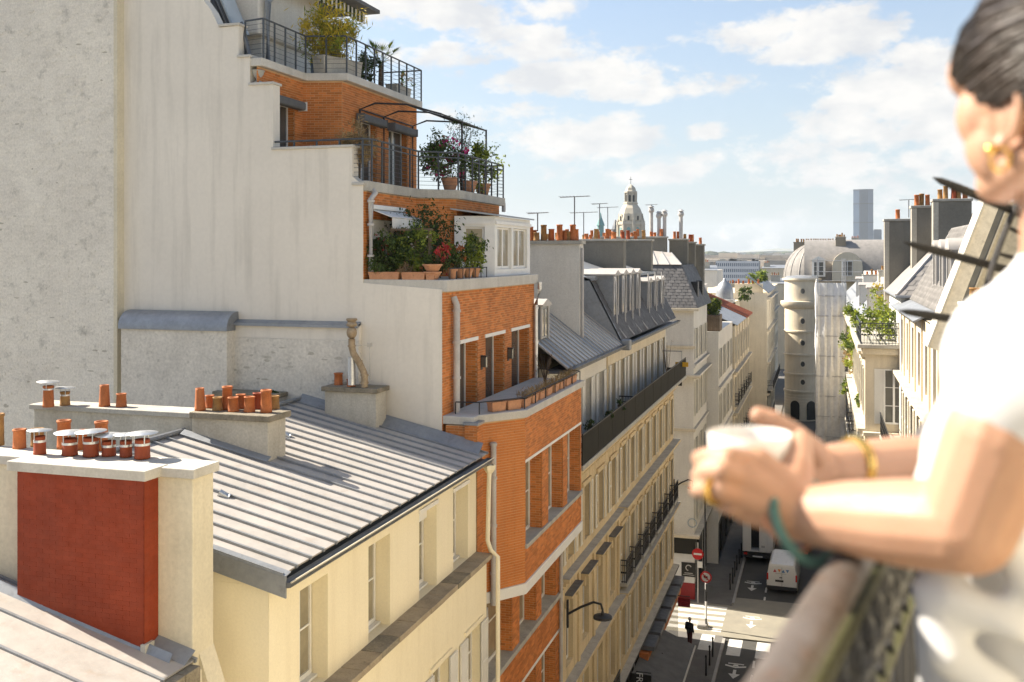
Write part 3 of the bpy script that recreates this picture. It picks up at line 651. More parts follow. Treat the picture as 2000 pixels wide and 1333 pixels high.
q.build('awning_valance', 'leaf_dark', ob, kind='stuff'); MB().box(-14.79, -14.76, 25.5, 30.7, 29.86, 30.19).build('awning_valance', 'awning_white', ob)
MB().box(-15.62, -15.5, 28.7, 30.3, 27.25, 29.6).build('door', 'pane', ob)
downpipe(ob, [(-15.2, 25.25, 27.3), (-15.2, 25.25, 29.3), (-15.0, 25.6, 29.75), (-14.9, 25.7, 30.15)], .09, 'zinc')
MB().slab([(-15.45, PW+.75, 28.2), (-15.45, PW+1.5, 28.2), (-16.1, PW+1.5, 29.6), (-16.1, PW+.75, 29.6)], (.05, 0, .02)).build('roof_window', 'skylight', ob)
downpipe(ob, [(-15.4, PW+.5, 27.9), (-14.9, PW+.3, 28.25), (-14.6, PW+.25, 27.3)], .06, 'zinc_dark')

# railings
railing('terrace_railing', 'grey steel railing with thin wires round the topmost terrace', [(-14.75, PW+.25), (-14.12, PW+.12), (-14.12, 25.48), (-12.98, 25.8), (-12.98, Y1), (-14.4, Y1)], 27.24, 1.05, 7)
railing('terrace_railing', 'grey steel railing with double handrail round the pergola terrace', [(-13.85, PW+.1), (-11.22, PW+.1), (-11.06, PW+.3), (-11.06, 26.5), (-10.12, 27.25), (-10.12, Y1+.2), (-11.5, Y1+.2)], 23.92, 1.08, 7, double=True)
railing('terrace_railing', 'low black iron rail in front of the tall terrace doors above the bay', [(X2+.2, PW+.4), (MX-.05, PW+.5), (BX-.02, 24.8), (BX-.02, 31.0), (X2+.2, 31.2)], 18.02, .30, 0, post=1.1, m='black_iron', r=.012, top=.016)
# pergola
pg = thing('pergola', 'thin dark metal pergola with curved arms over the middle terrace', 'pergola', (-11, 28, 23.92))
zw = 26.35
for yy in (26.9, 28.6, 30.9):
    MB().tube([(-13.1, yy, 23.92), (-13.1, yy, zw), (-12.6, yy, zw+.16), (-11.6, yy, zw+.08), (-10.5, yy, zw-.25)], .03, 6).build('arm', 'black_iron', pg)
for yy in (28.6, 30.9): MB().tube([(-10.5, yy, 23.92), (-10.5, yy, zw-.22)], .03, 6).build('post', 'black_iron', pg)
for x_, z_ in ((-10.5, zw-.25), (-11.6, zw+.08), (-13.1, zw)): MB().tube([(x_, 26.9, z_), (x_, 30.9, z_)], .022, 6).build('beam', 'black_iron', pg)
for k in range(9): MB().tube([(-10.5, 28.6+k*.28, zw-.25), (-11.6, 28.6+k*.28, zw+.08)], .010, 4).build('lath', 'black_iron', pg)
# fabric awning over the window of level C
aw = thing('window_awning', 'short white scalloped awning above the lower terrace window', 'awning', (-10.9, 24.2, 22.9))
MB().slab([(-11.12, PW+.3, 23.2), (-10.5, PW+.3, 22.98), (-10.5, PW+2.3, 22.98), (-11.12, PW+2.3, 23.2)], (0, 0, .02)).build('canopy', 'awning_white', aw)
q = MB()
for k in range(14):
    y_ = PW+.3+k*2/14; q.add([(-10.49, y_, 22.97), (-10.49, y_+2/14, 22.97), (-10.49, y_+2/14, 22.76), (-10.49, y_+1.5/14, 22.70), (-10.49, y_+.5/14, 22.70), (-10.49, y_, 22.76)], (tuple(range(6)),))
q.build('valance', 'awning_white', aw); MB().box(-11.15, -10.98, PW+.25, PW+2.35, 23.2, 23.32).build('cassette', 'white_paint', aw, bevel=.02)
# white conservatory box
cv = thing('conservatory', 'white glazed conservatory box with flat zinc roof on the planted terrace', 'conservatory', (-9.6, 29, 21.4))
cvp = [(-10.2, 27.15), (-9.12, 27.62), (-9.12, Y1-.05)]
for a, b, hs in ((cvp[0], cvp[1], [(.28, .88, 21.95, 22.85)]), (cvp[1], cvp[2], [(.25, 1.65, 21.6, 22.85), (1.85, 3.35, 21.6, 22.85)])):
    p = Plane(a, b); wall_holes(MB(), p, 0, p.L, 21.402, 23.16, hs, .12).build('wall', 'white_paint', cv)
    for h in hs: window(cv, p, h[0], h[1], h[2], h[3], rec=.08, kind='single' if h[1]-h[0] < 1 else 'vertical', pane='pane_curtain')
    MB().cbox(p.P(p.L/2, 22.98, .02), p.S, p.N, p.L, .06, .10).build('moulding', 'white_paint', cv)
MB().box(-10.15, -9.18, Y1-.12, Y1-.06, 21.41, 23.1).build('wall', 'white_paint', cv)
MB().slab([(-10.25, 26.95, 23.38), (-9.0, 27.5, 23.2), (-9.0, Y1+.05, 23.2), (-10.25, Y1+.05, 23.38)], (0, 0, -.045)).build('roof', 'zinc', cv)
# stone urn pots and satellite pots
ur = thing('garden_urn', 'small grey stone urn on the step of the white wall', 'urn', onY(504, 162, PW+.18)); 
MB().lathe([(.10, 0), (.11, .04), (.05, .08), (.06, .12), (.15, .24), (.16, .30), (.19, .33), (.17, .34), (.13, .30)], onY(504, 163, PW+.18), 16).build('bowl', 'concrete', ur, smooth=True)

# planting
def trough(loc, w, d, h, label, rz=0., m='trough', group=None, name='planter_trough'):
    t = thing(name, label, 'planter', loc, rz, group)
    q = MB(); k = .92
    q.add([(-w/2*k, -d/2*k, 0), (w/2*k, -d/2*k, 0), (w/2*k, d/2*k, 0), (-w/2*k, d/2*k, 0), (-w/2, -d/2, h), (w/2, -d/2, h), (w/2, d/2, h), (-w/2, d/2, h)], ((0, 3, 2, 1), (0, 1, 5, 4), (1, 2, 6, 5), (2, 3, 7, 6), (3, 0, 4, 7)))
    q.box(-w/2-.012, w/2+.012, -d/2-.012, -d/2+.012, h-.03, h); q.box(-w/2-.012, w/2+.012, d/2-.012, d/2+.012, h-.03, h); q.box(-w/2-.012, -w/2+.012, -d/2+.012, d/2-.012, h-.03, h); q.box(w/2-.012, w/2+.012, -d/2+.012, d/2-.012, h-.03, h)
    q.build('trough', m, t, local=True); MB().box(-w/2*.95, w/2*.95, -d/2*.95, d/2*.95, h*.4, h*.82).build('soil', 'soil', t, local=True)
    return t
# terrace over level B: front row along the white wall edge and the coping
for i, (pa, pb) in enumerate(((722, 782), (786, 832), (834, 850))):
    a, b = onY(pa, 552, PW+.12), onY(pb, 552, PW+.12)
    trough(((a.x+b.x)/2, PW+.14, 21.40), b.x-a.x, .22, .19, ['long terracotta trough at the corner of the white wall', 'middle terracotta trough on the white wall edge', 'short terracotta trough beside the round bowls'][i])
bowl = lambda loc, r, h, lab, nm='terracotta_pot', m='trough': tag(MB().lathe([(r*.6, 0), (r*.98, h*.82), (r*1.06, h*.82), (r*1.06, h), (r*.9, h), (r*.85, h*.8)], loc, 16).build(nm, m, None, smooth=True), lab, 'pot')
bowl((-9.35, PW+.22, 21.41), .22, .19, 'wide terracotta bowl, lower of two stacked on the terrace edge'); bowl((-9.35, PW+.22, 21.60), .24, .19, 'wide terracotta bowl, upper of two stacked on the terrace edge')
for i, yy in enumerate((24.0, 24.6, 25.2, 25.8)): bowl((X2-.08, yy, 21.41), .14, .25, ['small terracotta pot beside the stacked bowls', 'second small terracotta pot past the stacked bowls', 'third small terracotta pot past the stacked bowls', 'small terracotta pot close to the white conservatory'][i])
MB_r = thing('terrace_railing', 'low dark rail along the little pots of the planted terrace', 'railing', (X2+.05, 24.5, 21.4))
MB().tube([(X2+.05, 23.5, 21.68), (X2+.05, 26.4, 21.68)], .014, 6).build('handrail', 'black_iron', MB_r)
for k in range(7): MB().box(X2+.04, X2+.06, 23.5+k*.48-.01, 23.5+k*.48+.01, 21.4, 21.68).build('post', 'black_iron', MB_r)
tl = thing('trellis', 'weathered wooden trellis frame among the terrace shrubs', 'trellis', (-9.9, PW+.55, 21.4))
for x_ in (-10.6, -9.55): MB().box(x_-.035, x_+.035, PW+.52, PW+.58, 21.4, 22.65).build('post', 'wood_planter', tl)
MB().box(-10.64, -9.5, PW+.51, PW+.59, 22.65, 22.70).build('rail', 'wood_planter', tl)
for a, b in (((-10.5, 21.9), (-9.6, 22.6)), ((-10.5, 22.6), (-9.6, 21.9)), ((-10.2, 21.7), (-9.6, 22.2))): MB().tube([(a[0], PW+.55, a[1]), (b[0], PW+.55, b[1])], .012, 5).build('lath', 'wood_planter', tl)
PG = 'shrubs of the planted terrace'
plant('terrace_shrub', 'low dark green ivy spilling over the corner trough', 'shrub', (-10.85, PW+.2, 21.5), (.50, .32, .34), .22, 800, .09, 'leaf', 1, PG)
plant('terrace_shrub', 'bushy green shrub with red flowers in front of the shuttered window', 'shrub', (-10.65, PW+.45, 21.45), (.62, .45, .62), .62, 1700, .10, ['leaf', 'leaf_dark'], 2, PG, flowers=[('petal_red', 14, .09)])
plant('terrace_shrub', 'light green climber with white flowers growing through the trellis', 'shrub', (-10.0, PW+.5, 21.45), (.66, .45, .66), .72, 2000, .10, ['leaf_light', 'leaf'], 3, PG, flowers=[('petal_white', 14, .06)])
plant('terrace_shrub', 'large dark evergreen bush against the orange brick wall', 'shrub', (-10.35, PW+2.0, 21.45), (.95, 1.0, .95), 1.0, 2600, .11, 'leaf_dark', 4, PG)
plant('terrace_shrub', 'grey feathery lavender hanging over the middle trough', 'shrub', (-9.95, PW+.12, 21.5), (.25, .22, .28), .12, 380, .10, 'leaf_dry', 5, PG, aspect=.15)
plant('terrace_shrub', 'small shrub with dark red leaves behind the stacked bowls', 'shrub', (-9.3, PW+.5, 21.45), (.35, .3, .45), .5, 700, .09, ['leaf', 'leaf_dark', 'petal_red'], 6, PG)
plant('terrace_shrub', 'reddish green shrub above the little pots', 'shrub', (-9.2, 24.7, 21.6), (.40, .6, .5), .42, 1200, .09, ['leaf', 'leaf_dark', 'leaf_light', 'terracotta'], 7, PG)
plant('terrace_shrub', 'bright green leafy shrub close to the conservatory window', 'shrub', (-9.15, 25.8, 21.6), (.40, .65, .6), .5, 1500, .10, ['leaf', 'leaf_light'], 8, PG)
# bay terrace troughs
for i in range(8):
    yy = 25.2+i*.74; trough((BX-.16, yy, 18.03), .56, .24, .22, 'long narrow terracotta trough with dry grass along the bay coping', math.pi/2, group='troughs along the bay coping')
for i, s_ in enumerate((.62, 1.12)): p = Plane((MX, 23.62), (BX, 24.75)).P(s_, 18.03, -.2); trough(p, .44, .24, .24, ['terracotta trough on the canted corner of the bay', 'second terracotta trough on the canted corner of the bay'][i], Plane((MX, 23.62), (BX, 24.75)).rot())
plant('dry_grass', 'strip of dry brown grass growing in the bay troughs', 'grass', (BX-.2, 28, 18.15), (.16, 2.9, .16), .12, 1500, .16, 'leaf_dry', 21, stems=3, aspect=.1, shape='box', droop=1.5)
plant('dead_vine', 'bare dead vine standing at the end of the bay terrace', 'plant', (-8.3, 30.2, 18.0), (.5, .6, .5), .7, 40, .06, 'leaf_dry', 22, stems=12)
# middle terrace (level D)
plant('terrace_shrub', 'dry beige ornamental grass tumbling over the corner of the railing', 'shrub', (-11.5, PW+.5, 23.95), (.55, .5, .62), 1.0, 1600, .16, 'leaf_dry', 9, aspect=.14)
plant('terrace_shrub', 'low green hedge behind the railing on top of the white wall', 'shrub', (-12.7, PW+.45, 23.95), (.95, .3, .38), .72, 1300, .09, ['leaf_dark', 'leaf'], 10)
plant('terrace_shrub', 'bougainvillea with magenta blossom under the pergola', 'shrub', (-10.8, 28.0, 23.95), (.65, 1.0, .78), .95, 2400, .11, ['leaf', 'leaf_dark'], 12, flowers=[('petal_magenta', 220, .10)])
plant('olive_tree', 'thin grey olive tree rising beside the pergola post', 'tree', (-10.8, 29.3, 23.95), (.7, .9, .85), 1.75, 900, .10, 'leaf_dark', 13, stems=9, aspect=.25)
plant('terrace_shrub', 'light yellow green shrub at the outer end of the pergola terrace', 'shrub', (-10.5, 30.5, 23.95), (.55, .85, .85), 1.0, 1900, .11, ['leaf_light', 'leaf'], 14)
for i, (x_, y_) in enumerate(((-10.7, 28.1), (-10.6, 29.5), (-10.55, 30.7))): bowl((x_, y_, 23.93), .26, .42, ['large pot holding the bougainvillea', 'large pot holding the thin olive tree', 'large pot holding the yellow green shrub'][i])
lt = thing('garden_lantern', 'grey metal garden lantern standing by the brick corner', 'lantern', (-12.9, 25.2, 24.4))
MB().lathe([(.12, 0), (.12, .03), (.08, .06), (.08, .28), (.16, .30), (.03, .44)], (-12.9, 25.2, 24.5), 8).build('body', 'zinc', lt); MB().box(-12.93, -12.87, 25.17, 25.23, 23.92, 24.5).build('post', 'zinc', lt)
# top terrace
trough((-13.55, 26.35, 27.25), 1.5, .5, .5, 'long grey box planter holding the yellow bamboo', 1.2, m='concrete', name='box_planter')
plant('bamboo', 'tall golden yellow bamboo clump on the top terrace', 'bamboo', (-13.75, 26.25, 27.7), (.92, 1.0, .92), .8, 4200, .21, ['leaf_yellow', 'leaf_yellow', 'leaf_yellow', 'leaf_light'], 15, stems=14, aspect=.14, droop=-.6)
pm = thing('palm', 'small fan palm with pale fronds on the top terrace', 'palm', (-13.4, 29.0, 27.25))
MB().tube([(-13.4, 29, 27.25), (-13.4, 29, 28.1)], [.09, .06], 8).build('trunk', 'bark', pm)
rr = random.Random(3)
for i in range(13):
    a, e = rr.uniform(0, 6.28), rr.uniform(.1, 1.2); c = Vector((-13.4, 29, 28.1)); d = Vector((math.cos(a)*math.cos(e), math.sin(a)*math.cos(e), math.sin(e))); q = MB(); tip = c+d*.55
    q.tube([c, tip], .01, 4); s_ = d.cross(Vector((0, 0, 1))).normalized()
    for k in range(-5, 6): dd = (d*math.cos(k*.22)+s_*math.sin(k*.22)); e_ = tip+dd*.36-Vector((0, 0, .05*abs(k)/5)); w_ = dd.cross(Vector((0, 0, 1))).normalized()*.02; q.add((tip, tip.lerp(e_, .5)+w_, e_, tip.lerp(e_, .5)-w_), ((0, 1, 2, 3),))
    q.build('frond', ['leaf_light', 'leaf_yellow', 'leaf'][i % 3], pm)
plant('terrace_shrub', 'dark green bush at the foot of the palm', 'shrub', (-13.45, 28.3, 27.25), (.4, .8, .55), .55, 1300, .09, 'leaf_dark', 16)
plant('terrace_shrub', 'sparse small bush at the far corner of the top terrace', 'shrub', (-13.3, 30.6, 27.25), (.3, .5, .35), .6, 160, .09, ['leaf', 'leaf_dry'], 17)
trough((-13.4, 30.4, 27.25), 1.2, .4, .36, 'low grey planter at the far corner of the top terrace', 1.57, m='concrete', name='box_planter')

# ------------------------------------------------------------------ cream house with the pale zinc roof
ch = thing('cream_house', 'cream painted house with pale zinc roof and dark gutter', 'house', (-8.07, 13.4, 0))
CX, CY0, CY1 = -8.07, 13.42, 22.98
up = Plane((CX, CY0), (CX, CY1)); WIN = [(14.36, 15.33), (16.93, 17.9), (19.38, 20.37), (21.4, 22.4)]
hs = [(a-CY0, b-CY0, 14.77, 16.57) for a, b in WIN]
wall_holes(MB(), up, 0, up.L, 14.6, 17.05, hs, .36).build('upper_wall', 'cream_paint', ch)
for i, h in enumerate(hs):
    window(ch, up, h[0]+.02, h[1]-.02, h[2]+.06, h[3]-.01, rec=.30, kind='cross', pane='pane_curtain', sill='white_paint')
    if i > 1: MB().box(CX-.06, CX+.04, CY0+h[0]-.03, CY0+h[1]+.03, h[3]+.002, h[3]+.09).build('lintel', 'white_paint', ch)
    if i == 2: MB().box(CX-.28, CX-.22, CY0+h[0]+.02, CY0+h[1]-.02, h[3]-.32, h[3]-.02).build('roller_shutter', 'white_paint', ch)
LX = -7.80; lo = Plane((LX, CY0), (LX, CY1))
hs2 = [(c-.5-CY0, c+.5-CY0, 11.2, 13.22) for c in (14.85, 17.4, 19.9, 22.0)]+[(c-.5-CY0, c+.5-CY0, 8.0, 10.1) for c in (14.85, 17.4, 19.9, 22.0)]
wall_holes(MB(), lo, 0, lo.L, 0, 14.64, hs2, .25).build('lower_wall', 'cream_paint', ch)
for h in hs2: window(ch, lo, *h, rec=.2, shut=.46, shmat='shutter_white', pane='pane_curtain')
for c in (14.85, 17.4, 19.9, 22.0): MB().box(LX-.02, LX+.05, c-.62, c+.62, 13.30, 13.38).build('moulding', 'cream_paint', ch)
for k in range(12):                         # stone slabs of the ledge
    a, b = CY0+.01+k*(CY1-CY0)/12, CY0+(k+1)*(CY1-CY0)/12-.008
    MB().box(CX-.3, -7.64+random.uniform(-.006, .006), a, b, 14.65, 14.765+random.uniform(0, .004)).build('ledge_slab', 'mossy_stone' if k % 5 == 4 else 'ledge_stone', ch, bevel=.008)
MB().box(-13.6, CX-.004, CY0, CY0+.3, 0, 16.94).build('end_wall', 'cream_paint', ch); MB().box(CX-.003, LX-.004, CY0+.002, CY0+.01, 0, 14.64).build('end_wall', 'cream_paint', ch)
rise = lambda x: 17.15+.22*(-7.75-x)
MB().slab([(-8.08, CY0+.001, 16.942), (-13.5, CY0+.001, 16.942), (-13.5, CY0+.001, 18.2), (-12.8, CY0+.001, 18.2), (-8.08, CY0+.001, rise(-8.06)-.06)], (0, .28, 0)).build('gable_wall', 'cream_paint', ch)
MB().box(-13.5, CX-.45, CY0+.35, CY1-.02, 0, 16.9).build('inner_mass', 'grey_render', ch)
EX = -7.80
zinc_roof(ch, (EX, CY0-.1, rise(EX)), (EX, CY1+.02, rise(EX)), (-12.8, CY0-.1, rise(-12.8)), (-12.8, CY1+.02, rise(-12.8)), 22, (.5,), bm='zinc')  # darker zinc on the battens also puts their shaded sides into the colour
MB().slab([(-12.75, CY0, 18.27), (-12.75, CY1, 18.27), (-14.4, CY1, 17.2), (-14.4, CY0, 17.2)], (0, 0, -.05)).build('back_slope', 'zinc', ch)
MB().tube([(-12.8, CY0, 18.33), (-12.8, CY1, 18.33)], .055, 8).build('ridge_roll', 'zinc', ch)
# gutter, dark soffit, verge
gt = MB()
for k in range(9):
    a0 = math.pi+k*math.pi/8; 
prof3 = [(-7.70+.085*math.cos(math.pi+k*math.pi/8), 17.08+.085*math.sin(math.pi+k*math.pi/8)) for k in range(9)]
gv = [(x, y, z) for y in (CY0-.12, CY1+.02) for x, z in prof3]; gt.add(gv, [(k, k+1, 9+k+1, 9+k) for k in range(8)]+[tuple(range(9)), tuple(range(9, 18))]); gt.build('gutter', 'zinc_dark', ch)
MB().tube([(-7.615, CY0-.12, 17.085), (-7.615, CY1+.02, 17.085)], .014, 6).build('gutter_bead', 'cream_old', ch)
MB().slab([(-8.06, CY0-.05, 16.90), (-7.66, CY0-.05, 16.98), (-7.66, CY0-.05, 17.0), (-8.06, CY0-.05, 17.08)], (0, CY1-CY0+.05, 0)).build('soffit', 'zinc_dark', ch)
MB().slab([(-7.70, CY0-.10, 16.84), (-9.25, CY0-.10, 17.2), (-9.25, CY0-.10, 17.5), (-7.70, CY0-.10, 17.16)], (0, -.035, 0)).build('verge_flashing', 'zinc', ch)
MB().slab([(-7.70, CY0-.13, 17.165), (-9.25, CY0-.13, 17.505), (-9.25, CY0+.03, 17.53), (-7.70, CY0+.03, 17.19)], (0, 0, .012)).build('verge_flashing', 'zinc', ch)
# flashing where the roof meets the tall wall
MB().slab([(-7.9, CY1-.28, rise(-7.9)+.03), (-12.8, CY1-.28, rise(-12.8)+.03), (-12.8, CY1+.03, rise(-12.8)+.22), (-7.9, CY1+.03, rise(-7.9)+.22)], (0, .02, .02)).build('wall_flashing', 'zinc', ch)
downpipe(ch, [(-7.68, CY1-.14, 16.95), (-7.72, CY1-.14, 15.1), (-7.66, CY1-.08, 14.85), (-7.50, CY1-.02, 14.70), (-7.50, CY1-.02, 0)], .055, 'cream_paint')
hp = MB(); hp.lathe([(.05, 0), (.06, .1), (.15, .22), (.16, .32), (.13, .32), (.12, .25)], (-7.68, CY1-.14, 16.62), 4); hp.build('hopper', 'cream_paint', ch)
vp = MB().lathe([(.085, 0), (.085, .02), (.07, .03), (.07, .2), (.055, .2)], (0, 0, 0), 14)
for i, (px, py) in enumerate(((447, 970), (566, 852))):
    t_ = 16; a_, b_, v_ = ray(px, py)
    for _ in range(30): x_ = a_*t_; t_ = (rise(x_)+.03-EYE)/v_ if abs(v_) > 1e-6 else t_
    o = vp.build('roof_vent', 'galvanised', ch, smooth=True, local=True); o.location = Vector((a_*t_, b_*t_, rise(a_*t_)))-wloc(ch); o.rotation_euler = (0, R(-58), R(25))

# ------------------------------------------------------------------ chimneys of the cream house
s1 = thing('chimney_stack', 'long stained plaster chimney stack across the zinc roof with many terracotta pots', 'chimney', (-13.7, 18.1, 17.5))
MB().box(-16.7, -12.5, 17.95, 18.5, 15, 18.6).build('stack', 'chimney_render', s1, bevel=.012); MB().box(-16.78, -12.53, 17.88, 18.57, 18.602, 18.71).build('cap', 'concrete', s1, bevel=.015)
MB().box(-12.5, -10.72, 17.8, 18.5, 15, 18.63).build('stack', 'chimney_render', s1, bevel=.012); MB().box(-12.53, -10.63, 17.72, 18.58, 18.632, 18.76).build('cap', 'mossy_stone', s1, bevel=.015)
MB().slab([(-10.65, 17.66, rise(-10.65)+.07), (-12.7, 17.66, rise(-12.7)+.07), (-12.7, 17.8, rise(-12.7)+.13), (-10.65, 17.8, rise(-10.65)+.13)], (0, .01, .012)).build('flashing', 'zinc', s1)
pot(s1, onZ(94.5, 795, 18.71), .12, .46, 'terracotta', True); pot(s1, onZ(127, 792, 18.71), .11, .30, 'old_pot', True)
pot(s1, onZ(204, 794, 18.71), .12, .47, 'terracotta', taper=.8, collar=False); pot(s1, onZ(237, 795, 18.71), .115, .29, 'terracotta', taper=.85)
for px, py, r, h, m in ((391, 802, .115, .47, 'terracotta'), (410, 797, .10, .27, 'terracotta'), (425, 802, .11, .28, 'old_pot'), (444, 800, .115, .49, 'terracotta'), (456, 804, .12, .30, 'terracotta'), (470, 798, .11, .30, 'terracotta'),
                        (487, 805, .12, .32, 'terracotta'), (503, 799, .11, .34, 'red_pot'), (520, 806, .12, .47, 'terracotta'), (536, 799, .11, .28, 'old_pot')):
    pot(s1, onZ(px, py, 18.76), r, h, m, taper=.86 if px != 391 else .78, lean=.03, collar=px not in (391,))
s2 = thing('chimney_stack', 'cream plastered chimney stack with grey slab behind the red painted flue block', 'chimney', (-10, 12.3, 16))
MB().box(-16, -8.46, 12.06, 12.56, 14, 18.86).build('stack', 'cream_old', s2, bevel=.02)
MB().slab([(-8.48, 12.2, 16.4), (-8.15, 12.2, 15.5), (-8.48, 12.2, 15.5)], (0, .36, 0)).build('batter', 'cream_old', s2)
MB().box(-16, -8.40, 12.0, 12.62, 18.862, 19.0).build('cap', 'pale_coping', s2, bevel=.012)
for px, py, r, h, m in ((38, 876, .10, .30, 'terracotta'), (73, 872, .10, .28, 'old_pot'), (125, 876, .105, .44, 'terracotta'), (159, 878, .09, .30, 'terracotta'), (198, 880, .10, .45, 'terracotta'), (-6, 870, .11, .5, 'old_pot')):
    pot(s2, onZ(px, py, 19.0), r, h, m, taper=.92)
s3 = thing('flue_block', 'dark red painted brick flue block with pale slab and capped pots', 'chimney', (-10.1, 11.9, 16.5))
rx0, rx1, ry0, ry1 = -11.22, -9.03, 11.74, 12.05
MB().box(rx0, rx1, ry0, ry1, 15.5, 18.86).build('block', 'red_paint', s3)
q = bricks(MB(), Plane((rx0, ry0), (rx1, ry0)), 0, rx1-rx0, 16.2, 18.855, proud=.0022, jit=.001, j=.004); bricks(q, Plane((rx1, ry0), (rx1, ry1)), 0, ry1-ry0, 16.2, 18.855, proud=.0022, jit=.001, j=.004); q.build('brick_facing', 'red_paint', s3, kind='stuff')
MB().box(rx0-.12, rx1+.08, ry0-.08, ry1+.12, 18.866, 19.012).build('cap', 'pale_coping', s3, bevel=.012)
for px, py, r, h in ((77.7, 887, .092, .27), (136.5, 889, .115, .25), (177.5, 891, .115, .28), (212.6, 890, .105, .22), (246, 892, .092, .24), (278, 895, .115, .28)):
    pot(s3, onZ(px, py, 19.012), r, h, 'red_pot', True, taper=.93, collar=False)
s4 = thing('chimney_stack', 'low plastered chimney with mossy slab and crooked metal flue against the white wall', 'chimney', (-11.1, 22.7, 17.5))
stack_box(s4, -11.85, -10.45, 22.35, PW-.16, 16.5, 18.74, 'chimney_render', 'mossy_stone')
pot(s4, onZ(661, 752, 18.74), .11, .30, 'terracotta', taper=.95); pot(s4, onZ(686, 755, 18.74), .11, .18, 'terracotta', taper=.98)
MB().tube([onZ(687, 752, 18.80), onZ(687, 752, 18.80)+Vector((0, 0, .68))], .10, 10).build('liner_pipe', 'galvanised', s4, smooth=True)
D_ = 24.6
fl = MB().tube([atD(*p, D_) for p in ((712, 757), (712, 733), (709, 724), (702, 710), (690, 690), (687, 678), (687, 662))], .085, 12).build('flue', 'rust_flue', s4, smooth=True)
for p in ((712, 748), (712, 733), (700, 706), (687, 676)): c = atD(*p, D_); MB().lathe([(.088, -.02), (.102, -.02), (.102, .02), (.088, .02)], c, 12).build('collar', 'rust_flue', fl, smooth=True)
MB().ell(atD(687, 650, D_), (.13, .13, .16)).build('cowl', 'rust_flue', s4, smooth=True)
MB().lathe([(.11, 0), (.14, .05), (.10, .12), (.14, .16), (.13, .20)], atD(687, 638, D_), 10).build('cowl', 'rust_flue', s4, smooth=True)
br = MB(); br.tube([atD(692, 676, D_), atD(722, 674, D_+.2)], .008, 5); br.tube([atD(722, 674, D_+.2), atD(723, 742, D_+.2)], .012, 5); br.box(*[v for p in (atD(722, 674, D_+.2),) for v in (p.x-.06, p.x+.06, p.y-.03, p.y+.03, p.z-.05, p.z+.05)]); br.build('bracket', 'pale_coping', s4)
s5 = thing('chimney_stack', 'small chimney ledge with four pots, one carrying a metal cowl, low on the rough wall', 'chimney', (-14.2, 22.6, 18))
MB().box(-15.05, -13.3, 22.45, PW-.16, 16, 18.36).build('stack', 'rough_render', s5); MB().box(-15.12, -13.22, 22.36, PW-.16, 18.362, 18.48).build('cap', 'mossy_stone', s5, bevel=.02)
for px, r, h in ((455.6, .11, .28), (481, .11, .50), (504, .11, .30), (525, .11, .48)): pot(s5, onZ(px, 757, 18.48), r, h, 'terracotta')
c = onZ(481, 757, 18.48); q = MB(); q.lathe([(.06, 0), (.09, .05), (.09, .08)], c+Vector((0, 0, .50)), 10)
for k in range(6): q.tube([c+Vector((.09*math.cos(k*1.05), .09*math.sin(k*1.05), .58)), c+Vector((.10*math.cos(k*1.05), .10*math.sin(k*1.05), .70))], .008, 4)
q.lathe([(.11, .70), (.10, .73), (.02, .75)], c, 10); q.build('cowl', 'zinc', s5)
foliage_mesh('moss', 'leaf_dark', 260, (-13.5, 22.6, 18.5), (.3, .2, .06), .06, 5).build('moss', 'leaf_dark', s5, kind='stuff')
# ------------------------------------------------------------------ neighbour roof bottom left
nr = thing('neighbour_house', 'low house with pale zinc roof in front of the red flue block', 'house', (-10, 9, 0))
zr = lambda x: 16.44+.245*(-9.02-x)
zinc_roof(nr, (-8.42, 12.03, zr(-8.42)), (-8.42, 5.5, zr(-8.42)), (-15, 12.03, zr(-15)), (-15, 5.5, zr(-15)), 9, (.17, .34, .55, .8), stagger=.07, bm='zinc')  # battens darkened likewise, shaded side included in the colour
MB().box(-15, -8.3, 5.4, 12.04, 0, zr(-8.3)-.06).build('wall', 'cream_old', nr)
MB().slab([(-8.6, 11.70, zr(-8.6)+.02), (-14, 11.70, zr(-14)+.02), (-14, 11.78, zr(-14)+.13), (-8.6, 11.78, zr(-8.6)+.13)], (0, .01, .012)).build('flashing', 'zinc', nr)
MB().slab([(-8.42, 11.8, zr(-8.42)+.03), (-9.05, 11.8, zr(-9.05)+.03), (-9.05, 12.05, zr(-9.05)+.14), (-8.42, 12.05, zr(-8.42)+.14)], (0, .01, .012)).build('flashing', 'zinc', nr)
for k in range(5): MB().box(-8.44, -8.26, 11.95-.34*k-.32, 11.95-.34*k, zr(-8.3)-.2, zr(-8.3)+.03).build('edge_tile', 'mossy_stone', nr, bevel=.01)
MB().box(-9.06, -8.98, 11.70, 11.9, 16.45, 16.58).build('lead_corner', 'pale_coping', nr)

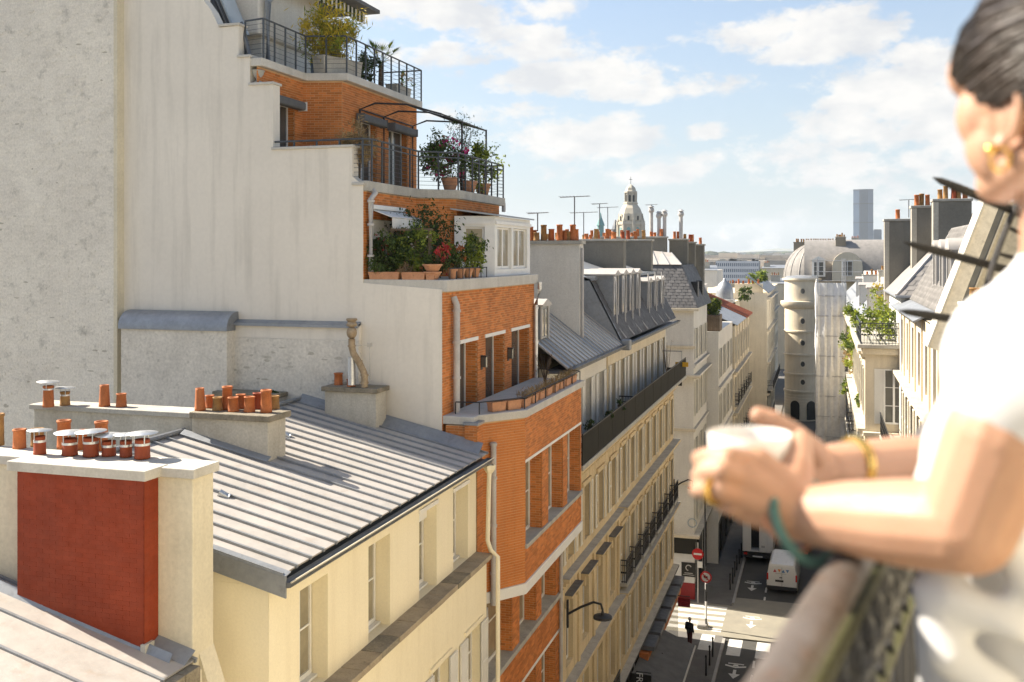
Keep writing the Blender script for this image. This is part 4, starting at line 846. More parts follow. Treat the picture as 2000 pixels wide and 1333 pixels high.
# ------------------------------------------------------------------ generic street building
def iron_panel(w, h, m='black_iron'):
    """Cast balcony railing, local x along, z up: rails, bars and scrolls."""
    def mk():
        q = MB(); q.box(-w/2, w/2, -.02, .02, h-.04, h); q.box(-w/2, w/2, -.015, .015, .04, .07); q.box(-w/2, w/2, -.012, .012, h*.74, h*.77)
        n = max(3, int(w/.13))
        for k in range(n+1): x = -w/2+.015+(w-.03)*k/n; q.box(x-.009, x+.009, -.009, .009, 0, h-.04)
        for k in range(n):
            x = -w/2+w*(k+.5)/n; q.lathe([(.028, -.01), (.045, -.01), (.045, .01), (.028, .01)], (0, 0, 0), 8)
            for i in range(len(q.v)-32, len(q.v)): a, b, c = q.v[i]; q.v[i] = (x+a, c, h*.45+b)
        return q.mesh('railing', m)
    return cached(('iron', round(w, 2), h, m), mk)
def row_building(name, label, X, side, y0, y1, floors, nb, ztop, wm='stone', depth=9., roof=None, endwalls=True, ww=1.0, pane='pane', cat='building', skip=()):
    """floors: dicts z0,z1 (window), sh (shutter share), cornice z, bal ('full'/'each'/None), mat"""
    th = thing(name, label, cat, (X, (y0+y1)/2, 0)); sg = 1 if side == 'L' else -1
    p = Plane((X, y0), (X, y1)) if side == 'L' else Plane((X, y1), (X, y0)); Ln = y1-y0
    fl = sorted(floors, key=lambda f: f['z0'])
    zb = [0]+[(a['z1']+b['z0'])/2 for a, b in zip(fl, fl[1:])]+[ztop]
    for i, f in enumerate(fl):
        n = f.get('nb', nb); w = f.get('ww', ww); set_ = f.get('set', 0.)
        cs = [Ln*(k+.5)/n for k in range(n)]; hs = [(c-w/2, c+w/2, f['z0'], f['z1']) for c in cs]
        lo, hi = f.get('base', zb[i]), f.get('top', zb[i+1])
        wall_holes(MB(), p, 0, Ln, lo, hi, hs, .22, n=-set_).build('wall', f.get('m', wm), th)
        for h in hs: window(th, p, *h, rec=.18, kind=f.get('kind', 'cross'), pane=f.get('pane', pane), shut=f.get('sh'), shmat=f.get('shm', 'shutter'), n=-set_)
        if f.get('pil'):
            for k in range(n+1):
                s = min(max(Ln*k/n, .12), Ln-.12)
                MB().cbox(p.P(s, (lo+hi)/2, -set_+.035), p.S, p.N, .24, .08, hi-lo-.1).build('pilaster', f.get('m', wm), th, bevel=.015)
        if f.get('hood'):
            for h in hs:
                c = (h[0]+h[1])/2
                MB().cbox(p.P(c, h[3]+.30, .13-set_), p.S, p.N, w+.62, .30, .10).build('hood', f.get('m', wm), th, bevel=.015)
                MB().cbox(p.P(c, h[3]+.358, .135-set_), p.S, p.N, w+.66, .33, .012).build('lead_top', 'zinc_dark', th)
                for e in (-1, 1): MB().cbox(p.P(c+e*(w/2+.22), h[3]+.08, .08-set_), p.S, p.N, .14, .17, .36).build('bracket', f.get('m', wm), th, bevel=.02)
        if f.get('frame'):
            for h in hs:
                for e in (h[0]-.09, h[1]+.09): MB().cbox(p.P(e, (h[2]+h[3])/2, .03-set_), p.S, p.N, .16, .07, h[3]-h[2]).build('surround', f.get('m', wm), th)
                MB().cbox(p.P((h[0]+h[1])/2, h[3]+.09, .035-set_), p.S, p.N, w+.34, .08, .17).build('surround', f.get('m', wm), th)
        if f.get('cornice'):
            z = f['cornice']; d = f.get('cd', .34)
            MB().cbox(p.P(Ln/2, z, d/2-.02), p.S, p.N, Ln+.02, d+.04, .13).build('cornice', f.get('m', wm), th, bevel=.02)
            MB().cbox(p.P(Ln/2, z-.13, d*.3-.02), p.S, p.N, Ln+.01, d*.6+.04, .125).build('cornice', f.get('m', wm), th, bevel=.02)
            MB().cbox(p.P(Ln/2, z+.072, d/2-.02), p.S, p.N, Ln+.02, d+.05, .014).build('lead_top', 'concrete', th)
            if f.get('dentil'):
                q = MB()
                for k in range(int(Ln/.28)): q.cbox(p.P(.14+k*.28, z-.26, .06), p.S, p.N, .13, .14, .13)
                q.build('dentils', f.get('m', wm), th, kind='stuff')
        if f.get('bal'):
            zb_ = f['z0']-.08; a0, a1 = f.get('bs', (0, Ln))
            spans = [(a0, a1)] if f['bal'] == 'full' else [(c-w/2-.3, c+w/2+.3) for c in cs]
            for a, b in spans:
                d = f.get('bd', .7) if f['bal'] == 'full' else .35
                bo = MB().cbox(p.P((a+b)/2, zb_, d/2-.02), p.S, p.N, b-a, d+.04, .16).build('balcony', f.get('bm', 'concrete'), th, bevel=.02)
                if f.get('panel'):
                    npan = max(1, round((b-a)/2.4))
                    for k in range(npan):
                        u, v = a+(b-a)*k/npan, a+(b-a)*(k+1)/npan
                        MB().cbox(p.P((u+v)/2, zb_+.58, d-.04), p.S, p.N, v-u-.03, .025, .98).build('screen', 'panel_dark', bo)
                    MB().cbox(p.P((a+b)/2, zb_+1.09, d-.04), p.S, p.N, b-a, .05, .035).build('handrail', 'black_iron', bo)
                else:
                    npan = max(1, round((b-a)/1.6)); wd = (b-a)/npan
                    for k in range(npan):
                        o = bpy.data.objects.new('railing', iron_panel(wd-.01, .98)); COL.objects.link(o); o.parent = bo; o.location = p.P(a+wd*(k+.5), zb_+.08, d-.05)-wloc(bo); o.rotation_euler = (0, 0, p.rot())
                for e in ((a+.02,) if side == 'L' else (b-.02,)):
                    o = bpy.data.objects.new('railing', iron_panel(round(d-.08, 2), .98)); COL.objects.link(o); o.parent = bo; o.location = p.P(e, zb_+.08, d/2)-wloc(bo); o.rotation_euler = (0, 0, p.rot()+math.pi/2)
    xb = X-sg*depth
    q = MB(); zz = fl[-1].get('top', ztop); st = fl[-1].get('set', 0.)
    for yy in (y0, y1): q.quad((X-sg*st, yy, 0), (xb, yy, 0), (xb, yy, ztop), (X-sg*st, yy, ztop))
    if st: 
        for yy in (y0, y1): q.quad((X, yy, 0), (X-sg*st, yy, 0), (X-sg*st, yy, fl[-1].get('base', zb[-2])), (X, yy, fl[-1].get('base', zb[-2])))
    q.quad((xb, y0, 0), (xb, y1, 0), (xb, y1, ztop), (xb, y0, ztop)); q.quad((X-sg*(st+.02), y0, ztop-.02), (X-sg*(st+.02), y1, ztop-.02), (xb, y1, ztop-.02), (xb, y0, ztop-.02))
    q.build('end_wall', 'white_wall' if wm == 'white_wall' else wm if endwalls is True else endwalls, th)
    xi = X-sg*(.5+max(f.get('set', 0.) for f in fl)); MB().box(min(xb, xi)+.1, max(xb, xi)-.02, y0+.1, y1-.1, .1, ztop-.3).build('inner_mass', 'sign_black', th)  # unseen black core added to keep light from passing through the house
    return th, p
def dormer(parent, x, y, z, w, h, d, sg, m='zinc', rm='zinc_pale', round_=False):  # roofs default to paler zinc, with sunlight put into the colour
    """Roof window with cheeks, front face and little roof; faces sg along x."""
    q = MB(); f = x
    q.box(min(f, f-sg*d), max(f, f-sg*d), y-w/2, y+w/2, z, z+h)
    o = q.build('dormer', m, parent)
    fw = .10
    for yy in (y-w/2+fw/2, y+w/2-fw/2): MB().box(min(f, f+sg*.05), max(f, f+sg*.05), yy-fw/2, yy+fw/2, z, z+h).build('jamb', 'pipe_grey', o)
    MB().box(min(f-sg*.02, f+sg*.015), max(f-sg*.02, f+sg*.015), y-w/2+fw, y+w/2-fw, z+.08, z+h-.1).build('pane', 'pane', o)
    MB().box(min(f, f+sg*.035), max(f, f+sg*.035), y-.03, y+.03, z+.08, z+h-.1).build('mullion', 'pipe_grey', o)
    if round_:
        q = MB(); n = 10; pr = [(y+(w/2+.06)*math.cos(math.pi*k/n), z+h+(w/2)*.75*math.sin(math.pi*k/n)) for k in range(n+1)]
        q.slab([(f+sg*.10, a, b) for a, b in pr], (-sg*(d+.3), 0, 0)); q.build('roof', rm, o, smooth=True)
    else:
        q = MB(); q.slab([(f+sg*.12, y-w/2-.09, z+h), (f+sg*.12, y+w/2+.09, z+h), (f+sg*.12, y+w/2+.09, z+h+.06), (f+sg*.12, y, z+h+.24), (f+sg*.12, y-w/2-.09, z+h+.06)], (-sg*(d+.25), 0, 0)); q.build('roof', rm, o)
    return o
def slates(mb, a, b, c, d, rows, L=.3):
    """Overlapping slates on the quad a,b (eave) c,d (top)."""
    a, b, c, d = map(Vector, (a, b, c, d)); nor = (b-a).cross(d-a).normalized()
    if nor.z < 0: nor = -nor
    for r in range(rows):
        u, v = r/rows, (r+1.25)/rows; p0, p1, q0, q1 = a.lerp(d, u), b.lerp(c, u), a.lerp(d, min(1, v)), b.lerp(c, min(1, v)); n = max(1, int((p1-p0).length/L))
        for k in range(n):
            e = (k+(.5 if r % 2 else 0))/n; f = min(1, e+1/n-.006)
            if e >= 1: continue
            mb.quad(p0.lerp(p1, e)+nor*.022, p0.lerp(p1, f)+nor*.022, q0.lerp(q1, f)+nor*.004, q0.lerp(q1, e)+nor*.004)
    return mb
def quad_slab(parent, name, m, pts, t=.06):
    p = [Vector(x) for x in pts]; n = (p[1]-p[0]).cross(p[2]-p[0]).normalized()
    if n.z < 0: n = -n
    return MB().slab(p, -n*t).build(name, m, parent)
def ribs(parent, e0, e1, r0, r1, n, m='zinc', h=.05, w=.04):
    e0, e1, r0, r1 = map(Vector, (e0, e1, r0, r1)); nor = (e1-e0).cross(r0-e0).normalized(); nor = nor if nor.z > 0 else -nor; S = (e1-e0).normalized()*w/2
    for k in range(n+1):
        a, b = e0.lerp(e1, k/n), r0.lerp(r1, k/n); MB().slab([a-S, a+S, b+S, b-S], nor*h).build('batten', m, parent)
def pots(parent, x0, x1, y, z, n, seed=1, along='x', hs=(.28, .52), ms=('terracotta', 'terracotta', 'terracotta', 'old_pot', 'red_pot'), y2=None):
    rn = random.Random(seed)
    for k in range(n):
        t = (k+.5)/n+rn.uniform(-.2, .2)/n; h = round(rn.choice((.28, .34, .46, .52)) if hs == (.28, .52) else rn.uniform(*hs), 2)
        x = x0+(x1-x0)*t if along == 'x' else x0+rn.uniform(-.15, .15); yy = (y+rn.uniform(-.16, .16)) if along == 'x' else y+(y2-y)*t
        pot(parent, (x, yy, z), .115, h, rn.choice(ms), taper=rn.choice((.82, .88, .95)), lean=.03)

# ------------------------------------------------------------------ left side of the street
hA, pA = row_building('stone_apartment_building', 'stone apartment block with white shuttered attic, next to the orange brick bay', -8.15, 'L', 31.6, 41.2,
    [dict(z0=15.15, z1=17.25, set=.5, m='white_wall', sh=.5, base=14.9, top=18.2, bal='full', panel=True, bd=.75, shm='shutter_white', nb=4),
     dict(z0=11.75, z1=13.75, sh=.5, cornice=14.62, dentil=True, top=14.9, nb=4, frame=True), dict(z0=8.2, z1=10.4, hood=True, cornice=11.35, nb=4, pil=True, cd=.3),
     dict(z0=4.7, z1=7.0, cornice=7.75, bal='full', bs=(1.2, 7.2), bd=.6, nb=4, pil=True), dict(z0=.6, z1=3.6, ww=1.6, nb=4, cornice=4.2, m='shop_dark')], 4, 18.25)
hBd, pBd = row_building('stone_apartment_building', 'ornate stone apartment block with grey dormers in its slate mansard, on the street corner', -8.15, 'L', 41.2, 57.5,
    [dict(z0=15.15, z1=17.35, set=.45, m='pale_stone', sh=.42, base=14.9, top=18.2, bal='full', panel=True, bd=.75, shm='shutter_white', nb=8, ww=.95),
     dict(z0=11.8, z1=13.9, sh=.44, cornice=14.62, dentil=True, top=14.9, nb=8, frame=True, ww=.95), dict(z0=8.2, z1=10.5, sh=.44, cornice=11.4, nb=8, frame=True, bal='each', ww=.95, dentil=True, cd=.42),
     dict(z0=4.7, z1=7.0, sh=.44, cornice=7.8, nb=8, frame=True, ww=.95, dentil=True, cd=.42), dict(z0=.4, z1=3.6, ww=1.7, nb=6, cornice=4.2, m='shop_dark')], 8, 18.25)
# near roof: low zinc with bat, gutter
for (th, ya, yb) in ((hA, 31.6, 41.2),):
    zinc_roof(th, (-7.95, ya, 18.30), (-7.95, yb, 18.30), (-11.8, ya, 21.2), (-11.8, yb, 21.2), 18, (.45,), m='zinc', bm='zinc_pale')
    quad_slab(th, 'back_slope', 'zinc', [(-11.8, ya, 21.2), (-11.8, yb, 21.2), (-17, yb, 18.4), (-17, ya, 18.4)])
for th, ya, yb in ((hA, 31.6, 41.15), (hBd, 41.25, 57.5)):
    q = MB(); pr = [(-7.83+.10*math.cos(math.pi+k*math.pi/8), 18.30+.10*math.sin(math.pi+k*math.pi/8)) for k in range(9)]
    q.add([(x, y, z) for y in (ya, yb) for x, z in pr], [(k, k+1, 10+k, 9+k) for k in range(8)]+[tuple(range(9)), tuple(range(9, 18))]); q.build('gutter', 'zinc_dark', th)
    MB().box(-8.62, -7.86, ya, yb, 18.12, 18.22).build('soffit', 'zinc_dark', th)
MB().box(-8.0, -7.62, 41.05, 41.45, 18.05, 18.5).build('gutter_box', 'zinc', hA, bevel=.05)
# dormer at the orange building's side
dormer(hA, -9.0, 32.6, 19.2, 1.0, 1.1, 2.2, 1)
# far roof: mansard with two dormer groups
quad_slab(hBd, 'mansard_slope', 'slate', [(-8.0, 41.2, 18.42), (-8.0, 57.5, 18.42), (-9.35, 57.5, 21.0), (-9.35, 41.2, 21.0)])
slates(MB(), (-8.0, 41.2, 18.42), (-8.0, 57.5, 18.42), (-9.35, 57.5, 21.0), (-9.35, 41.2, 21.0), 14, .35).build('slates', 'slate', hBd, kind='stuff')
quad_slab(hBd, 'upper_slope', 'zinc', [(-9.35, 41.2, 21.0), (-9.35, 57.5, 21.0), (-13, 57.5, 22.2), (-13, 41.2, 22.2)]); quad_slab(hBd, 'back_slope', 'zinc', [(-13, 41.2, 22.2), (-13, 57.5, 22.2), (-17, 57.5, 18.5), (-17, 41.2, 18.5)])
MB().box(-9.6, -9.2, 41.2, 57.5, 20.95, 21.1).build('ridge_flashing', 'zinc', hBd)
MB().slab([(-8.0, 41.2, 18.45), (-17, 41.2, 18.45), (-13, 41.2, 22.2), (-9.35, 41.2, 21.0)], (0, .12, 0)).build('gable', 'zinc', hBd)
for k, yy in enumerate((42.6, 44.5, 46.3, 48.1)): dormer(hBd, -8.55, yy, 19.1, 1.05, 2.05, 2.6, 1, 'zinc', 'zinc_pale')
for k, yy in enumerate((51.0, 53.2, 55.4)): dormer(hBd, -8.5, yy, 18.9, 1.1, 1.75, 2.4, 1, 'zinc', 'zinc_pale')
for yy in (42.6, 44.5, 46.3, 48.1, 51.0, 53.2, 55.4): MB().tube([(-8.42, yy-.62, 21.1), (-8.35, yy-.62, 19.0), (-7.95, yy-.62, 18.5)], .035, 6).build('valley_pipe', 'pipe_grey', hBd)
# white party chimney wall between the zinc roofs
wc = thing('party_chimney_wall', 'smooth white party wall with a row of terracotta pots rising from the zinc roof', 'chimney', (-10, 37, 18.3))
MB().box(-17, -8.78, 36.9, 37.5, 16, 22.45).build('stack', 'white_wall', wc, bevel=.015); MB().box(-17, -8.70, 36.82, 37.58, 22.452, 22.58).build('cap', 'concrete', wc)
downpipe(wc, [(-8.70, 36.98, 18.4), (-8.70, 36.98, 22.3)], .06)
for px, h, m in ((1036, .55, 'terracotta'), (1043, .42, 'terracotta'), (1048, .32, 'old_pot'), (1062, .62, 'old_pot'), (1077, .46, 'terracotta'), (1093, .62, 'terracotta'), (1094, .4, 'terracotta'), (1105, .40, 'terracotta'), (1110, .36, 'old_pot'), (1119, .62, 'terracotta'), (1124, .44, 'terracotta')):
    pot(wc, onY(px, 470, 37.0+random.uniform(0, .35)).xy.to_3d()+Vector((0, 0, 22.58)), .125, h, m)
g1 = thing('chimney_stack', 'broad grey rendered chimney stack behind the dormers of the slate mansard', 'chimney', (-10, 50, 21))
stack_box(g1, -15, -9.5, 49.4, 50.1, 17, 22.85, 'grey_render', 'concrete')
pots(g1, -14.4, -9.7, 49.75, 22.85, 9, 3)
g2 = thing('chimney_stack', 'grey rendered chimney stack on the corner of the dormered roof', 'chimney', (-10, 57, 21))
stack_box(g2, -14, -9.3, 56.6, 57.3, 17, 22.95, 'grey_render', 'concrete'); pots(g2, -13.5, -9.5, 56.95, 22.95, 9, 4)

# corner house across the side street
L4, p4 = row_building('corner_house', 'plain white corner house with steep dark slate roof above a red and white shop', -7.8, 'L', 64.1, 71.8,
    [dict(z0=15.3, z1=17.3, sh=.4, nb=3, cornice=15.0, cd=.2), dict(z0=11.7, z1=13.9, nb=3, sh=.4, cornice=14.3, cd=.35), dict(z0=8.0, z1=10.2, nb=3, sh=.4, cornice=10.9, cd=.15), dict(z0=4.8, z1=6.8, nb=3, sh=.4, cornice=7.5, cd=.15), dict(z0=.3, z1=3.4, nb=2, ww=2.0, cornice=4.1, cd=.4, m='shop_dark')], 3, 18.6, 'white_wall')
for z, d in ((18.6, .35), (14.35, .45), (10.9, .12), (7.5, .12), (4.15, .4), (16.2, .12)): MB().box(-16.8, -7.8+d, 64.1-d, 64.1+.02, z-.12, z+.06).build('cornice', 'pale_stone', L4, bevel=.02)
ms = [(-7.5, 63.8, 18.68), (-7.5, 72, 18.68), (-8.7, 72, 21.4), (-8.7, 65.2, 21.4), (-16.5, 63.8, 18.68), (-16.5, 65.2, 21.4)]
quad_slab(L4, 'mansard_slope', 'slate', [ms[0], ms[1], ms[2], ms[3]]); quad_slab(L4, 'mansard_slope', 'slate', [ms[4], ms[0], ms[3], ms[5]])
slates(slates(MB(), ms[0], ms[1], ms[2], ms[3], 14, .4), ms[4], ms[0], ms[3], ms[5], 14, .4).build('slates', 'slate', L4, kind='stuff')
zinc_roof(L4, (-8.7, 65.1, 21.42), (-16.5, 65.1, 21.42), (-9.9, 68.8, 22.2), (-16.5, 68.8, 22.9), 10, (), m='zinc_pale', bm='zinc')
for yy in (66.2, 69.0): 
    MB().box(-8.3, -7.75, yy-.4, yy+.4, 19.1, 20.3).build('skylight', 'black_iron', L4)
g3 = thing('chimney_stack', 'long grey chimney wall crowned with pots and tall metal flues, behind the corner roof', 'chimney', (-11, 70, 21))
for k, (x0, x1, z1, yy) in enumerate(((-16, -10.3, 23.35, 69.0), (-10.28, -9.0, 23.2, 70.4), (-9.3, -8.6, 23.0, 71.4), (-8.7, -8.1, 22.85, 72.4))):
    stack_box(g3, x0, x1, yy, yy+.7, 17, z1, 'grey_render', 'concrete'); pots(g3, x0+.2, x1-.1, yy+.35, z1, (13, 4, 2, 1)[k], 9+k)
for px, h in ((1272, 2.0), (1287, 1.6), (1298, 1.7), (1330, 1.7)):
    b = onY(px, 462, 69.6); b.z = 23.2; q = MB().tube([b, b+Vector((0, 0, h))], .13, 8); q.ell(b+Vector((0, 0, h)), (.22, .22, .22), 8, 6); q.lathe([(.24, .2), (.1, .32)], b+Vector((0, 0, h)), 8); q.build('flue', 'pipe_grey', g3, smooth=True)
# shop front of the corner house
sf = thing('corner_shop_front', 'red and white shop front with black poster on the corner house', 'shop front', (-8.6, 64, 0))
ex0, ex1 = onY(1325, 1100, 64.0).x, -7.72
MB().box(-14, ex1, 63.93, 64.07, 1.15, 3.0).build('white_panel', 'sign_white', sf); MB().box(-14, ex1+.02, 63.9, 64.07, 0, 1.15).build('red_base', 'shop_red', sf); MB().box(-14, ex1+.05, 63.86, 64.07, 3.0, 4.0).build('fascia', 'shop_dark', sf)
a, b = onY(1331, 1098, 63.9), onY(1359, 1128, 63.9); MB().box(a.x, b.x, 63.88, 63.92, b.z, a.z).build('poster', 'sign_black', sf)
q = MB(); cx, cz = (a.x+b.x)/2, (a.z+b.z)/2+.12
q.lathe([(.14, -.004), (.20, -.004), (.20, .004), (.14, .004)], (0, 0, 0), 14, False, a0=.4, a1=4.6)
q.v = [(cx+x, 63.874+z*.3, cz+y) for x, y, z in q.v]; q.build('poster_emblem', 'pipe_grey', sf)
MB().box(cx-.26, cx+.26, 63.872, 63.878, cz-.36, cz-.32).build('poster_line', 'pipe_grey', sf); MB().box(cx-.36, cx+.36, 63.872, 63.878, cz-.46, cz-.43).build('poster_line', 'pipe_grey', sf)
mu = MB().lathe([(.30, -.01), (.24, -.01), (.24, .01), (.30, .01)], (0, 0, 0), 20, cap=False); mu.v = [(onY(1352, 1022, 64.05).x+x, 64.06+z, onY(1352, 1022, 64.05).z+y) for x, y, z in mu.v]; tag(mu.build('round_mural', 'ink_pale', None), 'small round blue emblem painted on the white corner house', 'sign')

L5, p5 = row_building('street_house', 'white rendered house with rooftop planter beyond the corner house', -7.0, 'L', 71.85, 83.5,
    [dict(z0=13.2, z1=15.3, nb=4, sh=.4), dict(z0=9.8, z1=12, nb=4, sh=.4, cornice=12.6, cd=.2), dict(z0=6.4, z1=8.6, nb=4, sh=.4, cornice=9.2, cd=.15, bal='each'), dict(z0=3.4, z1=5.4, nb=4, sh=.4, cornice=5.9, cd=.2), dict(z0=.3, z1=2.6, nb=3, ww=1.8, m='shop_dark')], 4, 16.6, 'white_wall')
MB().box(-16, -9.8, 74.5, 83, 16.5, 19.0).build('roof_room', 'white_wall', L5); MB().box(-16, -10.6, 76, 83, 19, 20.3).build('roof_room', 'white_wall', L5)
pots(L5, -14, -10.8, 78, 20.3, 6, 5)
wp = thing('roof_planter', 'tall dark wooden planter with green bush at the roof edge of the white house', 'planter', (-7.7, 73.2, 16.6))
for k in range(9): MB().box(-8.3+k*.15, -8.3+k*.15+.14, 72.3, 74.2, 16.6, 17.75).build('plank', 'wood_planter', wp)
plant('roof_bush', 'round light green bush growing in the tall roof planter', 'bush', (-7.65, 73.2, 17.5), (.72, 1.0, .95), .95, 1900, .2, ['leaf', 'leaf_light'], 31)
L6, p6 = row_building('street_house', 'cream street house ending in a red tiled eave', -6.9, 'L', 83.6, 101.5,
    [dict(z0=13.0, z1=15.2, nb=6, sh=.4, pil=True), dict(z0=9.6, z1=11.8, nb=6, sh=.4, cornice=12.4, bal='each'), dict(z0=6.2, z1=8.4, nb=6, sh=.4, cornice=9.0, bal='each'), dict(z0=3.2, z1=5.2, nb=6, sh=.4, cornice=5.8), dict(z0=.3, z1=2.6, nb=4, ww=1.8, m='shop_dark')], 6, 16.2, 'pale_stone')
quad_slab(L6, 'roof', 'zinc', [(-6.6, 83.6, 16.3), (-6.6, 94, 16.3), (-11, 94, 18.3), (-11, 83.6, 18.3)]); quad_slab(L6, 'roof', 'red_tile', [(-6.55, 94, 16.3), (-6.55, 101.8, 16.3), (-11, 101.8, 18.2), (-11, 94, 18.2)])
ribs(L6, (-6.6, 94, 16.3), (-6.6, 101.8, 16.3), (-11, 94, 18.2), (-11, 101.8, 18.2), 14, 'red_tile', .1, .2)
MB().box(-17, -10.9, 83.6, 101, 16, 19.2).build('roof_room', 'white_wall', L6); MB().box(-12.5, -11.2, 95, 97, 19, 20.6).build('roof_room', 'chimney_render', L6)
L7, p7 = row_building('street_house', 'narrow sunlit cream house standing forward with a blank end wall', -5.7, 'L', 112, 131,
    [dict(z0=14.5, z1=16.8, nb=5, cornice=17.4, cd=.5), dict(z0=11, z1=13.2, nb=5, sh=.4, cornice=13.9), dict(z0=7.4, z1=9.7, nb=5, sh=.4, cornice=10.3, bal='full'), dict(z0=4.2, z1=6.4, nb=5, sh=.4, cornice=6.9), dict(z0=.3, z1=3, nb=4, ww=1.8, m='shop_dark')], 5, 17.9, 'pale_stone')
quad_slab(L7, 'roof', 'zinc', [(-5.5, 112, 17.95), (-5.5, 131, 17.95), (-8, 131, 20), (-8, 112, 20)]); pots(L7, -9, -6.4, 113, 18.9, 5, 8); MB().box(-9.2, -6.2, 112.6, 113.4, 17, 18.9).build('stack', 'pale_stone', L7)
L7b, p7b = row_building('street_house', 'shaded cream house set back beside the alley', -8.6, 'L', 103.5, 111.8,
    [dict(z0=13.5, z1=15.8, nb=3), dict(z0=10, z1=12.2, nb=3), dict(z0=6.5, z1=8.7, nb=3), dict(z0=3.2, z1=5.4, nb=3)], 3, 17.2, 'pale_stone')
rt = thing('roof_cupola', 'small grey zinc cupola on a rooftop beyond the street houses', 'cupola', (-9, 104, 17))
MB().lathe([(.9, 0), (.9, .6), (.85, 1.1), (.6, 1.6), (.2, 1.9), (.06, 2.2)], (-9.6, 105, 17.5), 14).build('dome', 'zinc', rt, smooth=True); MB().box(-11, -8.6, 103.6, 106, 16.5, 17.5).build('base', 'white_wall', rt)
plant('roof_bush', 'small tree with bright leaves in the roof garden by the cupola', 'bush', (-7.0, 116, 18.6), (1.4, 1.6, 1.0), 1.1, 900, .3, ['leaf_light', 'leaf'], 33)
plant('roof_bush', 'dark round bush on the roof edge near the turret', 'bush', (-7.8, 108, 17.2), (.9, 1.0, .8), .8, 600, .25, ['leaf_dark', 'leaf'], 34)

# ------------------------------------------------------------------ turret house at the bend
tu = thing('turret_house', 'cream corner house with round turret, oval windows and grey domed roof at the street bend', 'building', (-2.6, 140, 0))
tcx, tcy, tr = -2.55, 140.0, 2.25
MB().lathe([(tr, 0), (tr, 14.9), (tr+.25, 15.1), (tr+.55, 15.5), (tr+.55, 15.9), (tr+.05, 15.95), (tr+.02, 18.6), (tr+.3, 18.75), (tr+.3, 19.0)], (tcx, tcy, 0), 28).build('turret', 'pale_stone', tu, smooth=True)
for z in (3.9, 6.2, 8.8, 11.9): MB().lathe([(tr+.01, -.12), (tr+.16, -.1), (tr+.16, .1), (tr+.01, .14)], (tcx, tcy, z), 28).build('string_course', 'pale_stone', tu, smooth=True)
for k in range(9): MB().lathe([(tr+.005, -.03), (tr+.03, -.02), (tr+.03, .26), (tr+.005, .28)], (tcx, tcy, .5+k*.38), 28).build('rusticated_course', 'pale_stone', tu, smooth=True)
fa = math.atan2(-tcy, -tcx)+.05
for z in (5.2, 7.6, 10.4, 13.3, 17.3):
    q = MB(); q.lathe([(.28, 0), (.40, 0), (.40, .12), (.28, .12)], (0, 0, 0), 16, cap=False); d = Vector((math.cos(fa), math.sin(fa), 0)); s = Vector((-d.y, d.x, 0))
    q.v = [tuple(Vector((tcx, tcy, z))+d*(tr-.02+c)+s*a+Vector((0, 0, b*1.25))) for a, b, c in q.v]; o = q.build('window', 'pale_stone', tu)
    q = MB(); q.lathe([(.001, .03), (.29, .03), (.29, 0)], (0, 0, 0), 16, cap=False); q.v = [tuple(Vector((tcx, tcy, z))+d*(tr+.02+c)+s*a+Vector((0, 0, b*1.25))) for a, b, c in q.v]; q.build('pane', 'pane', o)
for da in (-.45, .5):
    a_ = fa+da; d = Vector((math.cos(a_), math.sin(a_), 0)); s = Vector((-d.y, d.x, 0)); q = MB()
    pts_ = [(-.6, 0), (.6, 0), (.6, 1.9)]+[(.6*math.cos(t), 1.9+.6*math.sin(t)) for t in [k*math.pi/8 for k in range(1, 8)]]+[(-.6, 1.9)]
    q.slab([Vector((tcx, tcy, .2))+d*(tr-.1)+s*a+Vector((0, 0, b)) for a, b in pts_], d*.17); q.build('arched_door', 'shop_dark', tu)
dcx = onY(1592, 500, 144.5).x; MB().lathe([(4.2*math.cos(t), 4.7*math.sin(t)) for t in [k*math.pi/2/12 for k in range(13)]][:-1]+[(.3, 4.75)], (dcx, 144.6, 19.0), 32).build('dome', 'slate_light', tu, smooth=True)
MB().lathe([(tr+.1, 0), (tr-.3, .25), (.3, .4)], (tcx, tcy, 19.0), 24).build('turret_roof', 'zinc', tu, smooth=True)
for k in range(10): ag = math.pi+k*math.pi/9; MB().tube([(dcx+4.23*math.cos(t)*math.cos(ag), 144.6+4.23*math.cos(t)*math.sin(ag), 19+4.72*math.sin(t)) for t in [i*1.5/8 for i in range(9)]], .05, 5).build('dome_rib', 'zinc_pale', tu)
MB().box(tcx-.2, 9, tcy+.3, tcy+18, 0, 18.6).build('wall', 'pale_stone', tu)
pT = Plane((tcx+1.5, tcy+.28), (9, tcy+.28))
for c in (1.6, 3.6, 5.6):
    for z in (16.2, 12.4, 9.0, 5.6): window(tu, pT, c-.5, c+.5, z, z+2.0, rec=-.06, kind='cross')
ro = MB(); n = 8; prr = [(tcy+.2+4*(1-math.cos(k*math.pi/2/n)), 18.6+5.6*math.sin(k*math.pi/2/n)) for k in range(n+1)]+[(tcy+16, 24.2), (tcy+16, 18.6)]
ro.slab([(tcx+.3, y, z) for y, z in prr], (11.5, 0, 0)); ro.build('curved_roof', 'slate_light', tu, smooth=True)
for x_, z_ in ((.6, 23.3), (5.4, 23.3), (7.2, 23.3)): MB().slab([(x_, tcy+2.2, z_-.35), (x_+.8, tcy+2.2, z_-.35), (x_+.8, tcy+3.0, z_+.35), (x_, tcy+3.0, z_+.35)], (0, -.06, .12)).build('skylight', 'skylight', tu)
